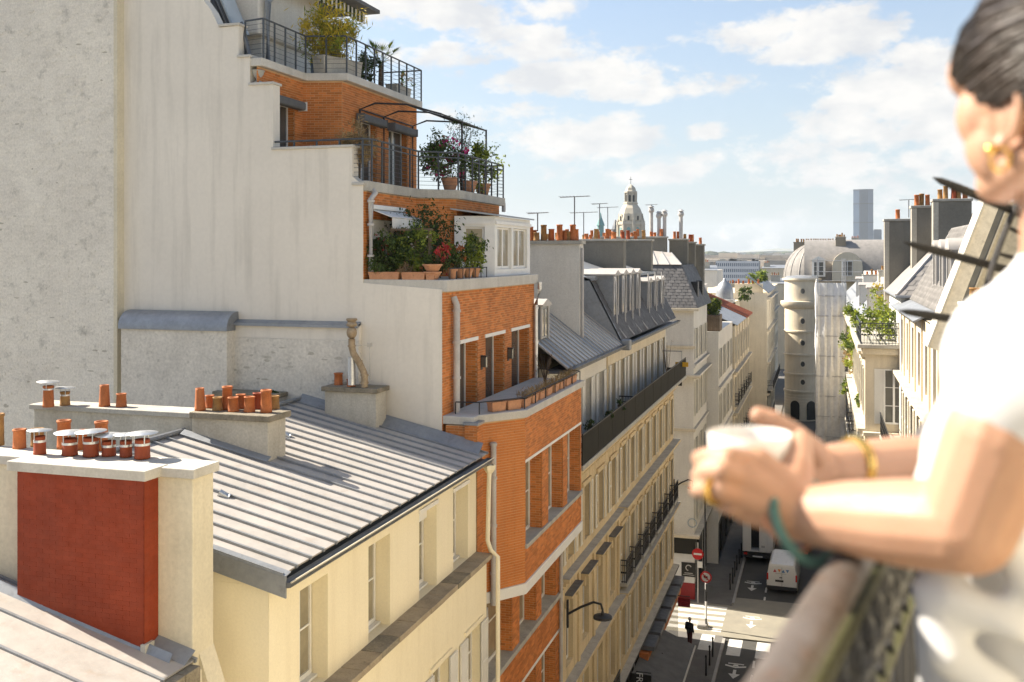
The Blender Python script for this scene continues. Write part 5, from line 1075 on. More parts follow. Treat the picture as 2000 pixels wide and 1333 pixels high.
for (px, z, w, h) in ((1599, 19.2, 1.7, 2.2),):
    p_ = onY(px, 500, tcy-.6); q = MB().box(p_.x-w/2, p_.x+w/2, tcy-.5, tcy+2.2, z, z+h); o = q.build('dormer', 'white_paint', tu)
    window(o, Plane((p_.x-w/2, tcy-.5), (p_.x+w/2, tcy-.5)), .2, w-.2, z+.1, z+h-.2, rec=-.06); MB().slab([(p_.x-w/2-.15, tcy-.65, z+h), (p_.x+w/2+.15, tcy-.65, z+h), (p_.x, tcy-.65, z+h+.55)], (0, 2.6, 0)).build('dormer_roof', 'white_paint', o)
p_ = onY(1655, 460, tcy-1.2); q = MB(); q.slab([(p_.x-1.9, tcy-1.2, 18.6)]+[(p_.x+1.9*math.cos(math.pi-t), tcy-1.2, 20.6+1.9*math.sin(t)) for t in [k*math.pi/10 for k in range(11)]]+[(p_.x+1.9, tcy-1.2, 18.6)], (0, 3.5, 0)); o = q.build('arched_gable', 'pale_stone', tu)
window(o, Plane((p_.x-.8, tcy-1.22), (p_.x+.8, tcy-1.22)), .15, 1.45, 19.3, 21.3, rec=-.07)
c1 = thing('chimney_stack', 'wide grey chimney wall with a comb of small pots beside the domed turret', 'chimney', (-2, 147, 20)); x0, x1 = onY(1550, 470, 150).x, onY(1642, 470, 150).x
stack_box(c1, x0, x1, 150, 150.8, 16, 24.0, 'grey_render', 'grey_render'); pots(c1, x0+.2, x1-.2, 150.4, 24.0, 18, 6, hs=(.45, .5), ms=('old_pot',))
c2 = thing('chimney_stack', 'square grey chimney with pots above the turret roof', 'chimney', (3, 143, 20)); x0, x1 = onY(1632, 460, 142).x, onY(1652, 460, 142).x
stack_box(c2, x0, x1, 142, 143.2, 18, 24.6, 'grey_render', 'concrete'); pots(c2, x0+.1, x1-.1, 142.6, 24.6, 5, 7, ms=('old_pot',))

# ------------------------------------------------------------------ scaffold with white netting
sc_ = thing('scaffold', 'scaffold wrapped in white netting on the facade before the turret house', 'scaffold', (.8, 112, 0))
nx0, nx1, ny0, ny1, nz = -.55, 2.35, 104, 122, 19.3
def net_sheet(P, Q, seed):
    q = MB(); rn = random.Random(seed); nu, nv = 14, 26; P, Q = Vector(P), Vector(Q); n_ = (Q-P).cross(Vector((0, 0, 1))).normalized(); vs = []
    for j in range(nv+1):
        for i in range(nu+1): vs.append(P.lerp(Q, i/nu)+Vector((0, 0, nz*j/nv))+n_*(.07*math.sin(i*2.1+seed)+.06*math.sin(j*.9+i*.6)+rn.uniform(-.03, .03)))
    q.add(vs, [(j*(nu+1)+i, j*(nu+1)+i+1, (j+1)*(nu+1)+i+1, (j+1)*(nu+1)+i) for j in range(nv) for i in range(nu)]); return q
net_sheet((nx0, ny0, 0), (nx0, ny1, 0), 1).build('netting', 'net', sc_, smooth=True); net_sheet((nx1, ny0, 0), (nx0, ny0, 0), 2).build('netting', 'net', sc_, smooth=True)
for yy in (ny0+.1, ny0+6, ny0+12, ny1): MB().tube([(nx0+.12, yy, 0), (nx0+.12, yy, nz+2.4)], .04, 5).build('standard', 'steel_tube', sc_); MB().tube([(nx1-.1, yy, 0), (nx1-.1, yy, nz+2.4)], .04, 5).build('standard', 'steel_tube', sc_)
for z in (nz+.2, nz+1.1, nz+2.2):
    MB().tube([(nx0+.12, ny0, z), (nx0+.12, ny1, z)], .035, 5).build('ledger', 'steel_tube', sc_); MB().tube([(nx0, ny0+.1, z), (nx1+1.5, ny0+.1, z)], .035, 5).build('ledger', 'steel_tube', sc_)
for z in range(2, 19, 2): MB().tube([(nx0-.02, ny0-.02, z), (nx1, ny0-.02, z)], .03, 5).build('ledger', 'steel_tube', sc_)

# ------------------------------------------------------------------ right side of the street
R5, r5 = row_building('street_house', 'pale stone house with plants on its upper ledges, in front of the scaffold', 2.5, 'R', 72, 126,
    [dict(z0=13.6, z1=15.8, nb=14, sh=.4, cornice=16.4, cd=.5, bal='each'), dict(z0=10.2, z1=12.4, nb=14, sh=.4, cornice=13, bal='each'), dict(z0=6.8, z1=9, nb=14, sh=.4, cornice=9.6), dict(z0=3.6, z1=5.6, nb=14, cornice=6.2), dict(z0=.3, z1=2.8, nb=5, ww=1.8, m='shop_dark')], 14, 17.2, 'pale_stone')
quad_slab(R5, 'roof', 'zinc', [(2.3, 72, 17.2), (2.3, 126, 17.2), (5, 126, 20), (5, 72, 20)]); MB().box(4.8, 11, 80, 126, 17, 20.2).build('roof_room', 'white_wall', R5)
for k, (x_, y_, z_) in enumerate(((3.6, 96, 20.3), (4.6, 90, 20.8), (6.0, 84, 22.4))): 
    s_ = thing('chimney_stack', ['small pale chimney with pots over the scaffolded house', 'stained beige chimney with pots beyond the roof terrace', 'tall grey chimney beside the slate roof'][k], 'chimney', (x_, y_, 17)); stack_box(s_, x_, x_+2.2, y_, y_+.7, 16, z_, ['white_wall', 'chimney_render', 'grey_render'][k], 'concrete'); pots(s_, x_+.2, x_+2, y_+.35, z_, 5, 40+k)
R3, r3 = row_building('terrace_house', 'cream house with shuttered end wall and iron railed roof terrace', 1.9, 'R', 48.3, 71.8,
    [dict(z0=14.6, z1=16.8, nb=7, sh=.4, cornice=17.55, cd=.3, dentil=True), dict(z0=11.2, z1=13.4, nb=7, sh=.4, cornice=14.0, bal='each'), dict(z0=7.8, z1=10, nb=7, sh=.4, cornice=10.6), dict(z0=4.4, z1=6.6, nb=7, sh=.4, cornice=7.2), dict(z0=.3, z1=3.2, nb=5, ww=1.8, m='shop_dark')], 7, 17.8, 'pale_stone')
pe = Plane((1.95, 48.28), (9, 48.28))
for z in (14.35, 10.9, 7.4, 4.0): window(R3, pe, .75, 1.6, z, z+2.5, rec=-.06, shut=.5, shmat='shutter_white'); MB().box(1.8, 4.2, 48.0, 48.3, z-.55, z-.38).build('cornice', 'pale_stone', R3, bevel=.02)
MB().box(1.55, 4.2, 47.85, 72, 17.8, 17.98).build('terrace_slab', 'concrete', R3, bevel=.03); MB().box(1.75, 4.1, 48.05, 71.9, 17.5, 17.8).build('cornice', 'pale_stone', R3, bevel=.03)
tr_ = thing('terrace_railing', 'ornate thin iron railing round the green roof terrace', 'railing', (1.7, 48, 17.98))
for k in range(2): inst(iron_panel(1.2, .98, 'rail_grey'), 'panel', tr_, (2.3+k*1.2, 47.98, 17.98))
for k in range(5): inst(iron_panel(1.2, .98, 'rail_grey'), 'panel', tr_, (1.7, 48.6+k*1.2, 17.98), math.pi/2)
plant('terrace_bush', 'big bright green bush filling the railed roof terrace', 'bush', (2.7, 50.5, 17.98), (.95, 1.7, .95), .95, 2200, .16, ['leaf_light', 'leaf_light', 'leaf'], 41)
plant('terrace_bush', 'yellow green bush on the slope above the roof terrace', 'bush', (3.3, 57, 19.3), (.9, 1.3, .6), .6, 700, .16, ['leaf_light', 'leaf_yellow'], 42)
plant('terrace_bush', 'blue green plant hanging from the ledge beyond the roof terrace', 'bush', (1.6, 62, 16.8), (.6, 2.0, .9), .4, 900, .18, ['leaf', 'leaf_light'], 43)
plant('terrace_bush', 'trailing orange and green plant below the hanging ledge plant', 'bush', (1.55, 66, 15.0), (.5, 1.8, .8), .5, 600, .18, ['leaf_light', 'leaf_dry'], 44)
plant('window_bush', 'potted bright green plant standing out from a balcony in the street', 'bush', (1.75, 78, 11.6), (.5, .9, .6), .6, 500, .18, ['leaf_light', 'leaf'], 45)
R2, r2 = row_building('pavilion_house', 'cream house with zinc eaved upper windows beside the iron balconies', 3.4, 'R', 30, 48.2,
    [dict(z0=17.2, z1=19.2, nb=7, pil=True, top=19.75), dict(z0=13.9, z1=16.1, nb=7, sh=.4, cornice=16.8, bal='full', bd=.9), dict(z0=10.4, z1=12.6, nb=7, sh=.4, cornice=13.2), dict(z0=7, z1=9.2, nb=7, cornice=9.8), dict(z0=3.6, z1=5.8, nb=7, cornice=6.4)], 7, 19.8, 'pale_stone')
quad_slab(R2, 'eaves', 'zinc', [(3.0, 36.8, 19.75), (3.0, 48.5, 19.75), (4.3, 48.5, 20.35), (4.3, 36.8, 20.35)])
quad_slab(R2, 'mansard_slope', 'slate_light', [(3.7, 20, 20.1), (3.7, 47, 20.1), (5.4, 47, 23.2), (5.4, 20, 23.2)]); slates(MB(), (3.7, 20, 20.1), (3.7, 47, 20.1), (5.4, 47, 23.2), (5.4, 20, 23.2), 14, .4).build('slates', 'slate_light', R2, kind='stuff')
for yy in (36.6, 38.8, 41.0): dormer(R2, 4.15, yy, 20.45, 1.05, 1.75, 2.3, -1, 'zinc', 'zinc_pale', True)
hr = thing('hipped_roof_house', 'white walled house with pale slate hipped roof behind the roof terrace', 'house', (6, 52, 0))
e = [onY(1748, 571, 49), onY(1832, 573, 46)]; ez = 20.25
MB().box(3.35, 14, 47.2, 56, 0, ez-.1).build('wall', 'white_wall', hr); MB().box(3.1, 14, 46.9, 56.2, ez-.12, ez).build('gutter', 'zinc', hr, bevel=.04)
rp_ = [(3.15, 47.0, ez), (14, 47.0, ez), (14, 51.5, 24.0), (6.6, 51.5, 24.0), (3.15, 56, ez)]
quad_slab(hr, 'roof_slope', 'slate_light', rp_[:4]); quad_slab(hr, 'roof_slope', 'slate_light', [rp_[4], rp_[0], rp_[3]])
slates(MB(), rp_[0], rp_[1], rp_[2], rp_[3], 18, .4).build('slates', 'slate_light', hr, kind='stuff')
MB().tube([rp_[0], rp_[3]], .07, 6).build('hip_roll', 'zinc_pale', hr)
for k, (pa, pb, py, y_, lab) in enumerate(((1728, 1780, 428, 55, 'tall blank grey chimney wall beside the hipped roof'), (1781, 1822, 402, 52, 'grey chimney with three pots between the two larger ones'), (1823, 1898, 389, 49.5, 'large square grey chimney with five terracotta pots'))):
    a, b = onY(pa, py, y_), onY(pb, py, y_); s_ = thing('chimney_stack', lab, 'chimney', (a.x, y_, 19)); stack_box(s_, a.x, b.x, y_, y_+.9, 18, a.z, 'grey_render', 'concrete', ov=.05)
    MB().box(a.x-.012, a.x+.22, y_-.012, y_+.3, 18, a.z-.14).build('quoin_strip', 'chimney_render', s_)
    pots(s_, a.x+.15, b.x-.1, y_+.45, a.z, (1, 3, 5)[k], 50+k, hs=(.45, .62))
# sloping parapet wall of the next building
fw = thing('sloping_parapet_wall', 'steep plastered party wall with lead lined sloping coping behind the iron spikes', 'wall', (3, 14, 0))
A = [onY(1968, 395, 14), onY(1852, 690, 14)]; low = Vector((A[1].x+.02, 14, A[1].z-.05))
MB().slab([A[0], (9, 14, A[0].z+.6), (9, 14, 0), (low.x, 14, 0), low, A[1]], (0, .5, 0)).build('wall', 'chimney_render', fw)
d = (A[0]-A[1]).normalized(); nn = Vector((-d.z, 0, d.x)); nn = nn if nn.x < 0 else -nn
def strip(u, v, y0, y1, nm, m): MB().slab([A[1]-d*.01+nn*u, A[0]+d*.05+nn*u, A[0]+d*.05+nn*v, A[1]-d*.01+nn*v], (0, y1-y0, 0)).build(nm, m, fw).location.y += y0-14
strip(-.02, 0, 13.95, 14.4, 'lead_edge', 'pale_coping'); strip(.001, .085, 13.97, 14.5, 'lead_lining', 'zinc_dark'); strip(.086, .25, 13.9, 14.5, 'coping', 'rough_render'); strip(.251, .275, 13.88, 14.5, 'white_edge', 'pale_coping')
sc2 = thing('chimney_stack', 'small cream chimney with one dark pot in front of the sloping wall', 'chimney', onY(1895, 620, 12.5))
a, b = onY(1884, 592, 12.5), onY(1925, 592, 12.5); stack_box(sc2, a.x, b.x, 12.5, 12.9, 18, a.z, 'pale_stone', 'concrete', ch=.05, ov=.03); pot(sc2, (a.x+.13, 12.7, a.z), .06, .17, 'old_pot')
oh_ = thing('balcony_house', 'pale stone house carrying the balcony where the woman stands', 'house', (4, 2, 0)); MB().box(1.4, 14, -58, 4.2, 0, 26).build('wall', 'cream_old', oh_); MB().box(2.75, 14, 4.2, 13.4, 0, 25).build('wall', 'cream_old', oh_)  # unseen wing and long rear run added to bounce sunlight across the street

L8, p8 = row_building('street_house', 'sunlit cream house closing the street beyond the turret', -7.5, 'L', 152, 185,
    [dict(z0=13.5, z1=15.8, nb=8, sh=.4), dict(z0=10, z1=12.2, nb=8, sh=.4, cornice=13), dict(z0=6.5, z1=8.7, nb=8, sh=.4), dict(z0=3.2, z1=5.4, nb=8)], 8, 17.0, 'pale_stone')

R1, r1 = row_building('street_house', 'pale stone house beyond the sloping parapet wall', 3.4, 'R', 14.6, 29.9,
    [dict(z0=16.6, z1=18.6, nb=6), dict(z0=13.4, z1=15.5, nb=6, cornice=16.1), dict(z0=10, z1=12.2, nb=6), dict(z0=6.6, z1=8.8, nb=6), dict(z0=3.2, z1=5.4, nb=6)], 6, 19.4, 'pale_stone')

# clutter of little roofs over the right-hand row
rn = random.Random(77)
LB = ['cream', 'stained', 'narrow', 'squat', 'tall pale', 'leaning', 'twin', 'sooty']
for i, (x_, y_, w_, z_, kd) in enumerate(((3.0, 60, 1.5, 20.2, 0), (4.4, 64, 2.4, 21.2, 1), (2.9, 69, 1.3, 19.9, 0), (3.2, 74, 1.4, 19.7, 0), (4.8, 78, 2.0, 21.6, 1), (3.0, 86, 1.3, 19.6, 0), (3.2, 100, 1.3, 19.8, 0), (6.5, 70, 2.6, 22.6, 1))):
    if kd:
        t_ = thing('chimney_stack', LB[i]+' rendered chimney with pots among the roofs past the green terrace', 'chimney', (x_, y_, 17)); stack_box(t_, x_, x_+w_, y_, y_+.7, 16, z_, 'chimney_render', 'concrete'); pots(t_, x_+.2, x_+w_-.2, y_+.35, z_, 4, 90+i)
    else:
        t_ = thing('roof_dormer', LB[i]+' zinc topped roof dormer past the green terrace', 'dormer', (x_, y_, 17)); dormer(t_, x_, y_, 17.3, w_, z_-17.3, 2.2, -1, 'white_wall', 'zinc_pale')
        window(t_, Plane((x_+.3, y_-w_/2), (x_+1.5, y_-w_/2)), .2, 1.0, 18.0, z_-.3, rec=-.05)
for i, (y_, z_, r_) in enumerate(((55, 14.2, .5), (59, 17.9, .7), (70, 17.6, .8), (75, 16.7, .6), (82, 13.2, .5), (88, 16.8, .8), (95, 16.6, .6))):
    plant('ledge_plant', ['small green plant on the upper shutter ledge', 'loose green shrub on the terrace edge past the big bush', 'trailing shrub at the end of the railed terrace', 'yellowish plant on the cornice before the scaffold', 'small plant on a balcony below the cornice plants', 'larger green shrub on the far cornice', 'last little shrub on the cornice by the netting'][i], 'plant', (1.95 if y_ < 72 else 2.3, y_, z_), (r_*.6, r_*1.3, r_), r_*.6, 700, .17, ['leaf_light', 'leaf'], 200+i)

# ------------------------------------------------------------------ antennas
def antenna(px, py0, py1, Y, w, label, arms=1):
    b, t = onY(px, py0, Y), onY(px, py1, Y); th = thing('tv_antenna', label, 'antenna', b)
    MB().tube([b, t], .025, 5).build('mast', 'antenna', th)
    for k in range(arms):
        z = t.z-k*(t.z-b.z)*.25-.03; MB().tube([(t.x-w*.5, Y, z), (t.x+w*.5, Y+.1, z+.04)], .016, 4).build('boom', 'antenna', th)
        q = MB()
        for i in range(9): x = t.x-w*.5+w*i/8; q.tube([(x, Y-.22, z+.03), (x, Y+.22, z+.03)], .008, 4)
        q.build('elements', 'antenna', th)
antenna(1050, 452, 416, 37.2, .8, 'small antenna above the white party wall pots'); antenna(1122, 440, 384, 37.3, 1.15, 'tallest antenna with a long boom above the white party wall')
antenna(1140, 460, 415, 49.8, 1.4, 'antenna with wide boom on the grey stack'); antenna(1171, 450, 398, 50, .8, 'thin antenna left of the church tower on the grey stack'); antenna(1187, 455, 405, 56, 1.2, 'antenna in front of the church tower'); antenna(1272, 430, 400, 69.5, .8, 'antenna on the first tall flue')
antenna(1775, 425, 390, 55, .9, 'antenna on the blank grey chimney wall')

# ------------------------------------------------------------------ church tower
cx_, cy_ = onY(1232, 465, 420).x, 420.; k_ = 420/1944*1.02
ct = thing('church_tower', 'ornate pale stone church tower with octagonal dome and lantern', 'tower', (cx_, cy_, 0))
zz = lambda py: EYE+(500-py)*.2065
W_ = 5.5
rot8 = math.pi/8
def octo(prof, name, m='church_stone'):
    q = MB().lathe(prof, (cx_, cy_, 0), 8, a0=rot8, a1=rot8+2*math.pi); return q.build(name, m, ct)
octo([(W_, 0), (W_, zz(437)), (W_*1.08, zz(436)), (W_*1.08, zz(431)), (W_*.97, zz(430)), (W_*1.0, zz(426)), (W_*.92, zz(414)), (W_*.74, zz(402)), (W_*.52, zz(394)), (W_*.56, zz(393)), (W_*.56, zz(390)), (W_*.44, zz(389))], 'dome')
octo([(W_*.40, zz(390)), (W_*.40, zz(371)), (W_*.50, zz(370)), (W_*.50, zz(367)), (W_*.42, zz(366)), (W_*.36, zz(360)), (W_*.18, zz(355)), (.3, zz(353))], 'lantern')
MB().tube([(cx_, cy_, zz(354)), (cx_, cy_, zz(337))], .12, 5).build('finial', 'antenna', ct); MB().box(cx_-.7, cx_+.7, cy_-.06, cy_+.06, zz(343), zz(342)).build('cross_arm', 'antenna', ct)
for k in range(8):
    a = rot8+k*math.pi/4; c = Vector((cx_+W_*math.cos(a), cy_+W_*math.sin(a), 0)); MB().tube([c+Vector((0, 0, zz(475))), c+Vector((0, 0, zz(436)))], .75, 6).build('pier', 'church_stone', ct); MB().lathe([(.8, 0), (.6, 1.4), (.05, 2.8)], c+Vector((0, 0, zz(436))), 6).build('pinnacle', 'church_stone', ct)
    c2_ = Vector((cx_+W_*.45*math.cos(a), cy_+W_*.45*math.sin(a), 0)); MB().tube([c2_+Vector((0, 0, zz(391))), c2_+Vector((0, 0, zz(369)))], .3, 5).build('colonnette', 'church_stone', ct)
    am = a+math.pi/8; rr_ = W_*math.cos(math.pi/8)
    p = Plane((cx_+(rr_+.05)*math.cos(am)-1.0*-math.sin(am)*-1, cy_), (0, 0)) if False else None
    d = Vector((math.cos(am), math.sin(am), 0)); s = Vector((-d.y, d.x, 0))
    def arch(zc, w, h, rad, nm, m):
        q = MB(); pp = [(-w, 0), (w, 0), (w, h)]+[(w*math.cos(t), h+w*1.3*math.sin(t)) for t in (.5, 1.05, 1.57, 2.1, 2.6)]+[(-w, h)]
        q.slab([Vector((cx_, cy_, zc))+d*rad+s*x+Vector((0, 0, z)) for x, z in pp], d*.12); q.build(nm, m, ct)
    arch(zz(464), .85, 3.6, rr_-.02, 'louvre', 'copper_green'); arch(zz(390), .42, 2.6, W_*.40*.93, 'opening_shade', 'shop_dark')  # openings are dark slabs that stand for the shade inside the arches
    arch(zz(428), .75, 2.2, rr_*.96+.2, 'gable', 'church_stone'); arch(zz(427.5), .38, 1.4, rr_*.96+.34, 'opening_shade', 'shop_dark')
sp_ = thing('green_turret', 'small green copper turret seen between the antennas', 'turret', onY(1173, 460, 300)); p_ = onY(1173, 455, 300)
MB().lathe([(1.0, -10), (1.0, 2), (1.3, 2.2), (1.0, 3.2), (.4, 4.6), (.1, 6.2)], p_, 8).build('roof', 'copper_green', sp_)
p_ = onY(1202, 450, 430); sp2 = thing('grey_turret', 'little grey pointed turret beside the church tower', 'turret', p_); MB().lathe([(1.5, -12), (1.5, 0), (1.8, .3), (1.3, 2), (.3, 4.6)], p_, 8).build('roof', 'zinc_dark', sp2)

# ------------------------------------------------------------------ glass tower and long office
tx0, tx1 = onY(1667, 400, 2700).x, onY(1706, 400, 2700).x; tz = onY(1686, 370, 2700).z; ty = 2700.
gt_ = thing('glass_tower', 'tall dark blue glass office tower on the horizon', 'tower', ((tx0+tx1)/2, ty, 0)); wT = tx1-tx0
MB().prism([(tx0, ty+8), (tx0+wT*.3, ty), (tx1-wT*.3, ty), (tx1, ty+8), (tx1, ty+32), (tx0, ty+32)], 0, tz).build('shaft', 'tower_glass', gt_)
for k in range(9): x = tx0+wT*(.30+.4*k/8); MB().box(x-.5, x+.5, ty-.8, ty+.2, 10, tz-4).build('mullion', 'tower_band', gt_)
for z in (tz*.55, tz*.8, tz-3): MB().prism([(tx0-.3, ty+7.6), (tx0+wT*.3-.2, ty-.5), (tx1-wT*.3+.2, ty-.5), (tx1+.3, ty+7.6), (tx1+.3, ty+32.3), (tx0-.3, ty+32.3)], z, z+3).build('service_band', 'tower_band', gt_)
a, b = onY(1706, 450, 2750), onY(1722, 450, 2750); g4 = thing('glass_block', 'lower glass block beside the tall blue tower', 'building', (a.x, 2750, 0)); MB().box(a.x, b.x, 2750, 2780, 0, a.z).build('block', 'tower_glass', g4); MB().box(a.x+1, b.x-1, 2749.5, 2751, a.z, a.z+2).build('parapet', 'tower_band', g4)
oY = 640.; a, b = onY(1398, 512, oY), onY(1482, 556, oY); of = thing('office_block', 'long white office block with a grid of square windows beyond the street', 'building', (a.x, oY, 0))
pO = Plane((a.x, oY), (b.x, oY)); nC, nR = 22, 6; hh = (a.z-b.z+8)/nR; hs = []
for i in range(nC):
    for j in range(nR): s_, z_ = pO.L*(i+.22)/nC, b.z-8+hh*(j+.25); hs.append((s_, s_+pO.L*.56/nC, z_, z_+hh*.55))
wall_holes(MB(), pO, 0, pO.L, 0, a.z+.6, hs, .5).build('wall', 'office_white', of)
for h in hs: inst(cached(('op', 1), lambda: MB().box(0, hs[0][1]-hs[0][0], -.1, 0, 0, hs[0][3]-hs[0][2]).mesh('window', 'office_glass')), 'window', of, pO.P(h[0], h[2], -.4))
MB().box(a.x, b.x, oY+.6, oY+16, 0, a.z+.5).build('roof', 'zinc', of); q = MB(); rn = random.Random(2)
for i in range(26): x = rn.uniform(a.x, b.x-2); q.box(x, x+rn.uniform(.5, 2), oY+4, oY+6, a.z+.4, a.z+rn.uniform(1, 2.2))
q.build('roof_plant', 'chimney_render', of, kind='stuff')

# ------------------------------------------------------------------ city spreading to the horizon
rn = random.Random(5); q = MB()
for i in range(5200):
    y = 700*math.exp(rn.random()*1.75); t = rn.uniform(-.30, .42); x = y*t; w, d_ = rn.uniform(9, 34), rn.uniform(9, 24)
    if 0.02 < t < .16 and y < 900: continue
    top = max(6, EYE-y*rn.uniform(.002, .013) if y < 2300 else EYE+y*rn.uniform(-.006, .002))
    q.box(x-w/2, x+w/2, y, y+d_, 0, top)
    if rn.random() < .5: q.box(x-w/3, x+w/3, y+2, y+d_-2, top, top+rn.uniform(1.5, 4))
o = q.build('far_city', 'far_city', None); o['kind'] = 'stuff'
q = MB()
for i in range(320):
    y = rn.uniform(2800, 4600); x = y*rn.uniform(-.3, .42); r = rn.uniform(14, 40); q.ell((x, y, EYE+rn.uniform(-.002, .004)*y-r*.4), (r, r*.6, r*.5), 7, 5)
o = q.build('far_trees', 'far_tree', None); o['kind'] = 'stuff'
vs_, fs_ = [], []; n = 60
for k in range(n+1):
    x = -2600+6200*k/n; h = 30+22*math.sin(k*.35)+16*math.sin(k*.83+1)+rn.uniform(-5, 5); vs_ += [(x, 5000, -1), (x, 5000, EYE+h*.35), (x, 5600, EYE+h*.6), (x, 7000, -1)]
for k in range(n):
    for j in range(3): fs_.append((4*k+j, 4*k+4+j, 4*k+5+j, 4*k+1+j))
struct(MB().add(vs_, fs_).build('hills', 'far_hill', None, smooth=True))
# mid-distance roofs between the street and the plain
mid = [(1488, 1548, 520, 300, 'flat roofed beige block beyond the roof gardens'), (1360, 1400, 522, 190, 'white rendered block with chimney pots beyond the roof planter'), (1660, 1730, 472, 260, 'slate roofed block behind the arched gable'), (1500, 1545, 548, 200, 'low cream house left of the turret'), (1405, 1440, 570, 130, 'pale house with blank side wall below the office block')]
for i, (pa, pb, py, Y, lab) in enumerate(mid):
    a, b = onY(pa, py, Y), onY(pb, py, Y); th = thing('background_house', lab, 'house', (a.x, Y, 0)); MB().box(a.x, b.x, Y, Y+12, 0, a.z-.6).build('wall', ['pale_stone', 'white_wall', 'slate_light', 'pale_stone', 'white_wall'][i], th)
    quad_slab(th, 'roof', 'zinc', [(a.x-.2, Y-.2, a.z-.6), (b.x+.2, Y-.2, a.z-.6), (b.x-.6, Y+6, a.z+.3), (a.x+.6, Y+6, a.z+.3)]); stack_box(th, a.x+.4, a.x+2.2, Y+2, Y+3, a.z-1, a.z+1.0, 'chimney_render', 'concrete'); pots(th, a.x+.5, a.x+2.1, Y+2.5, a.z+1.0, 4, 70+i)

# ------------------------------------------------------------------ the hazy air over the city
hzb = MB().box(-2990, 3990, -60, 7300, -1.2, 235)
hm = bpy.data.materials.new('haze_air'); hm.use_nodes = True; hn = hm.node_tree; hn.nodes.remove(hn.nodes['Principled BSDF']); pv_ = hn.nodes.new('ShaderNodeVolumePrincipled')
pv_.inputs['Color'].default_value = (.82, .91, 1, 1); pv_.inputs['Density'].default_value = .00009; pv_.inputs['Anisotropy'].default_value = .1; hn.links.new(pv_.outputs[0], hn.nodes['Material Output'].inputs['Volume'])
MATS['haze_air'] = hm; o = hzb.build('haze', 'haze_air'); o['kind'] = 'stuff'

# ------------------------------------------------------------------ road, pavements, markings
KX = -5.25
struct(MB().quad((KX, -5, 0), (.4, -5, 0), (.4, 160, 0), (KX, 160, 0)).build('road', 'asphalt'))
struct(MB().quad((-60, 58.6, .0), (KX, 58.6, .0), (KX, 63.4, .0), (-60, 63.4, .0)).build('side_road', 'asphalt'))
pvt = MB().box(-9, KX-.16, -5, 58.3, -.1, .12); struct(pvt.build('pavement', 'pavement'))
struct(MB().box(-9, KX-.16, 63.6, 160, -.1, .12).build('pavement', 'pavement')); struct(MB().box(.56, 4, -5, 160, -.1, .12).build('pavement', 'pavement'))
kr = MB().box(-1, 1, -1, 1, -1, 1)
def kerbs(x, ya, yb, lab):
    o = struct(bpy.data.objects.new('kerb', None)); COL.objects.link(o); o.location = (x, ya, 0); me = cached('kerb', lambda: MB().box(-.08, .08, .006, .994, -.1, .13).mesh('kerb_stone', 'kerb_stone'))
    for k in range(int(yb-ya)): inst(me, 'kerb_stone', o, (x, ya+k, random.uniform(-.004, .004)))
kerbs(KX-.08, 42, 58, 'l'); kerbs(KX-.08, 64, 100, 'l'); kerbs(.48, 42, 100, 'r')
rp = MB().slab([(KX-.1, 58.3, .03), (.4, 58.3, .03), (.4, 65.2, .03), (KX-.1, 65.2, .03)], (0, 0, .06)); struct(rp.build('raised_crossing', 'raised_paving'))
struct(MB().slab([(-8.8, 58.3, .03), (KX-.1, 58.3, .03), (KX-.1, 63.6, .03), (-8.8, 63.6, .03)], (0, 0, .06)).build('raised_crossing', 'raised_paving'))
mk = thing('road_markings', 'white painted crossing stripes, lane dashes and cycle symbols on the road', 'road marking', (KX, 56, 0))
def stripe(x0, x1, y0, y1, z=.006): MB().box(x0, x1, y0, y1, z-.004, z).build('stripe', 'road_paint', mk)
for k in range(4): stripe(-6.6+k*1.55, -6.6+k*1.55+.75, 55.9, 58.25, .128 if k == 0 else .006)
for k in range(5): stripe(-8.7, KX-.35, 58.9+k*.95, 58.9+k*.95+.5, .098)
for k in range(14): stripe(-3.55, -3.43, 45.5+k*1.9-.5+ (8.7 if k > 5 else 0), 45.5+k*1.9+.5+(8.7 if k > 5 else 0))
def bike(cx, cy, z, sgn=1):
    q = MB()
    def fl(pts): q.slab([(cx+x, cy+sgn*y, z-.004) for x, y in pts], (0, 0, .004))
    fl([(-.55, .25), (0, .05), (.55, .25), (.55, .42), (0, .22), (-.55, .42)]); fl([(-.08, -.2), (.08, -.2), (.08, -.8), (-.08, -.8)]); fl([(-.3, -.75), (.3, -.75), (0, -1.35)])
    fl([(-.42, .55), (.42, .55), (.42, .66), (-.42, .66)]); fl([(-.16, .30), (.16, .30), (.10, .5), (-.10, .5)])
    q.build('cycle_symbol', 'road_paint', mk)
bike(-4.4, 54.2, .006); bike(-4.4, 68.4, .006); bike(-4.0, 61.4, .10)
pk = Vector((0, 0, 0))
# bollards
bme = MB().lathe([(.045, 0), (.045, .95), (.06, .97), (.06, 1.03), (.02, 1.08)], n=10).mesh('bollard', 'black_iron', True)
B1 = [(1379, 1320), (1386, 1300), (1392, 1283)]; B2 = [(1426, 1152), (1431, 1140), (1435, 1127), (1439, 1114), (1444, 1102), (1448, 1090), (1451, 1080)]
for i, (px, py) in enumerate(B1+B2):
    p = onZ(px, py, .12); first = i < 3
    o = inst(bme, 'bollard', None, p); tag(o, 'slim black bollard at the kerb before the crossing' if first else 'slim black bollard at the kerb beside the delivery truck', 'bollard', 'bollards before the crossing' if first else 'bollards beside the truck')
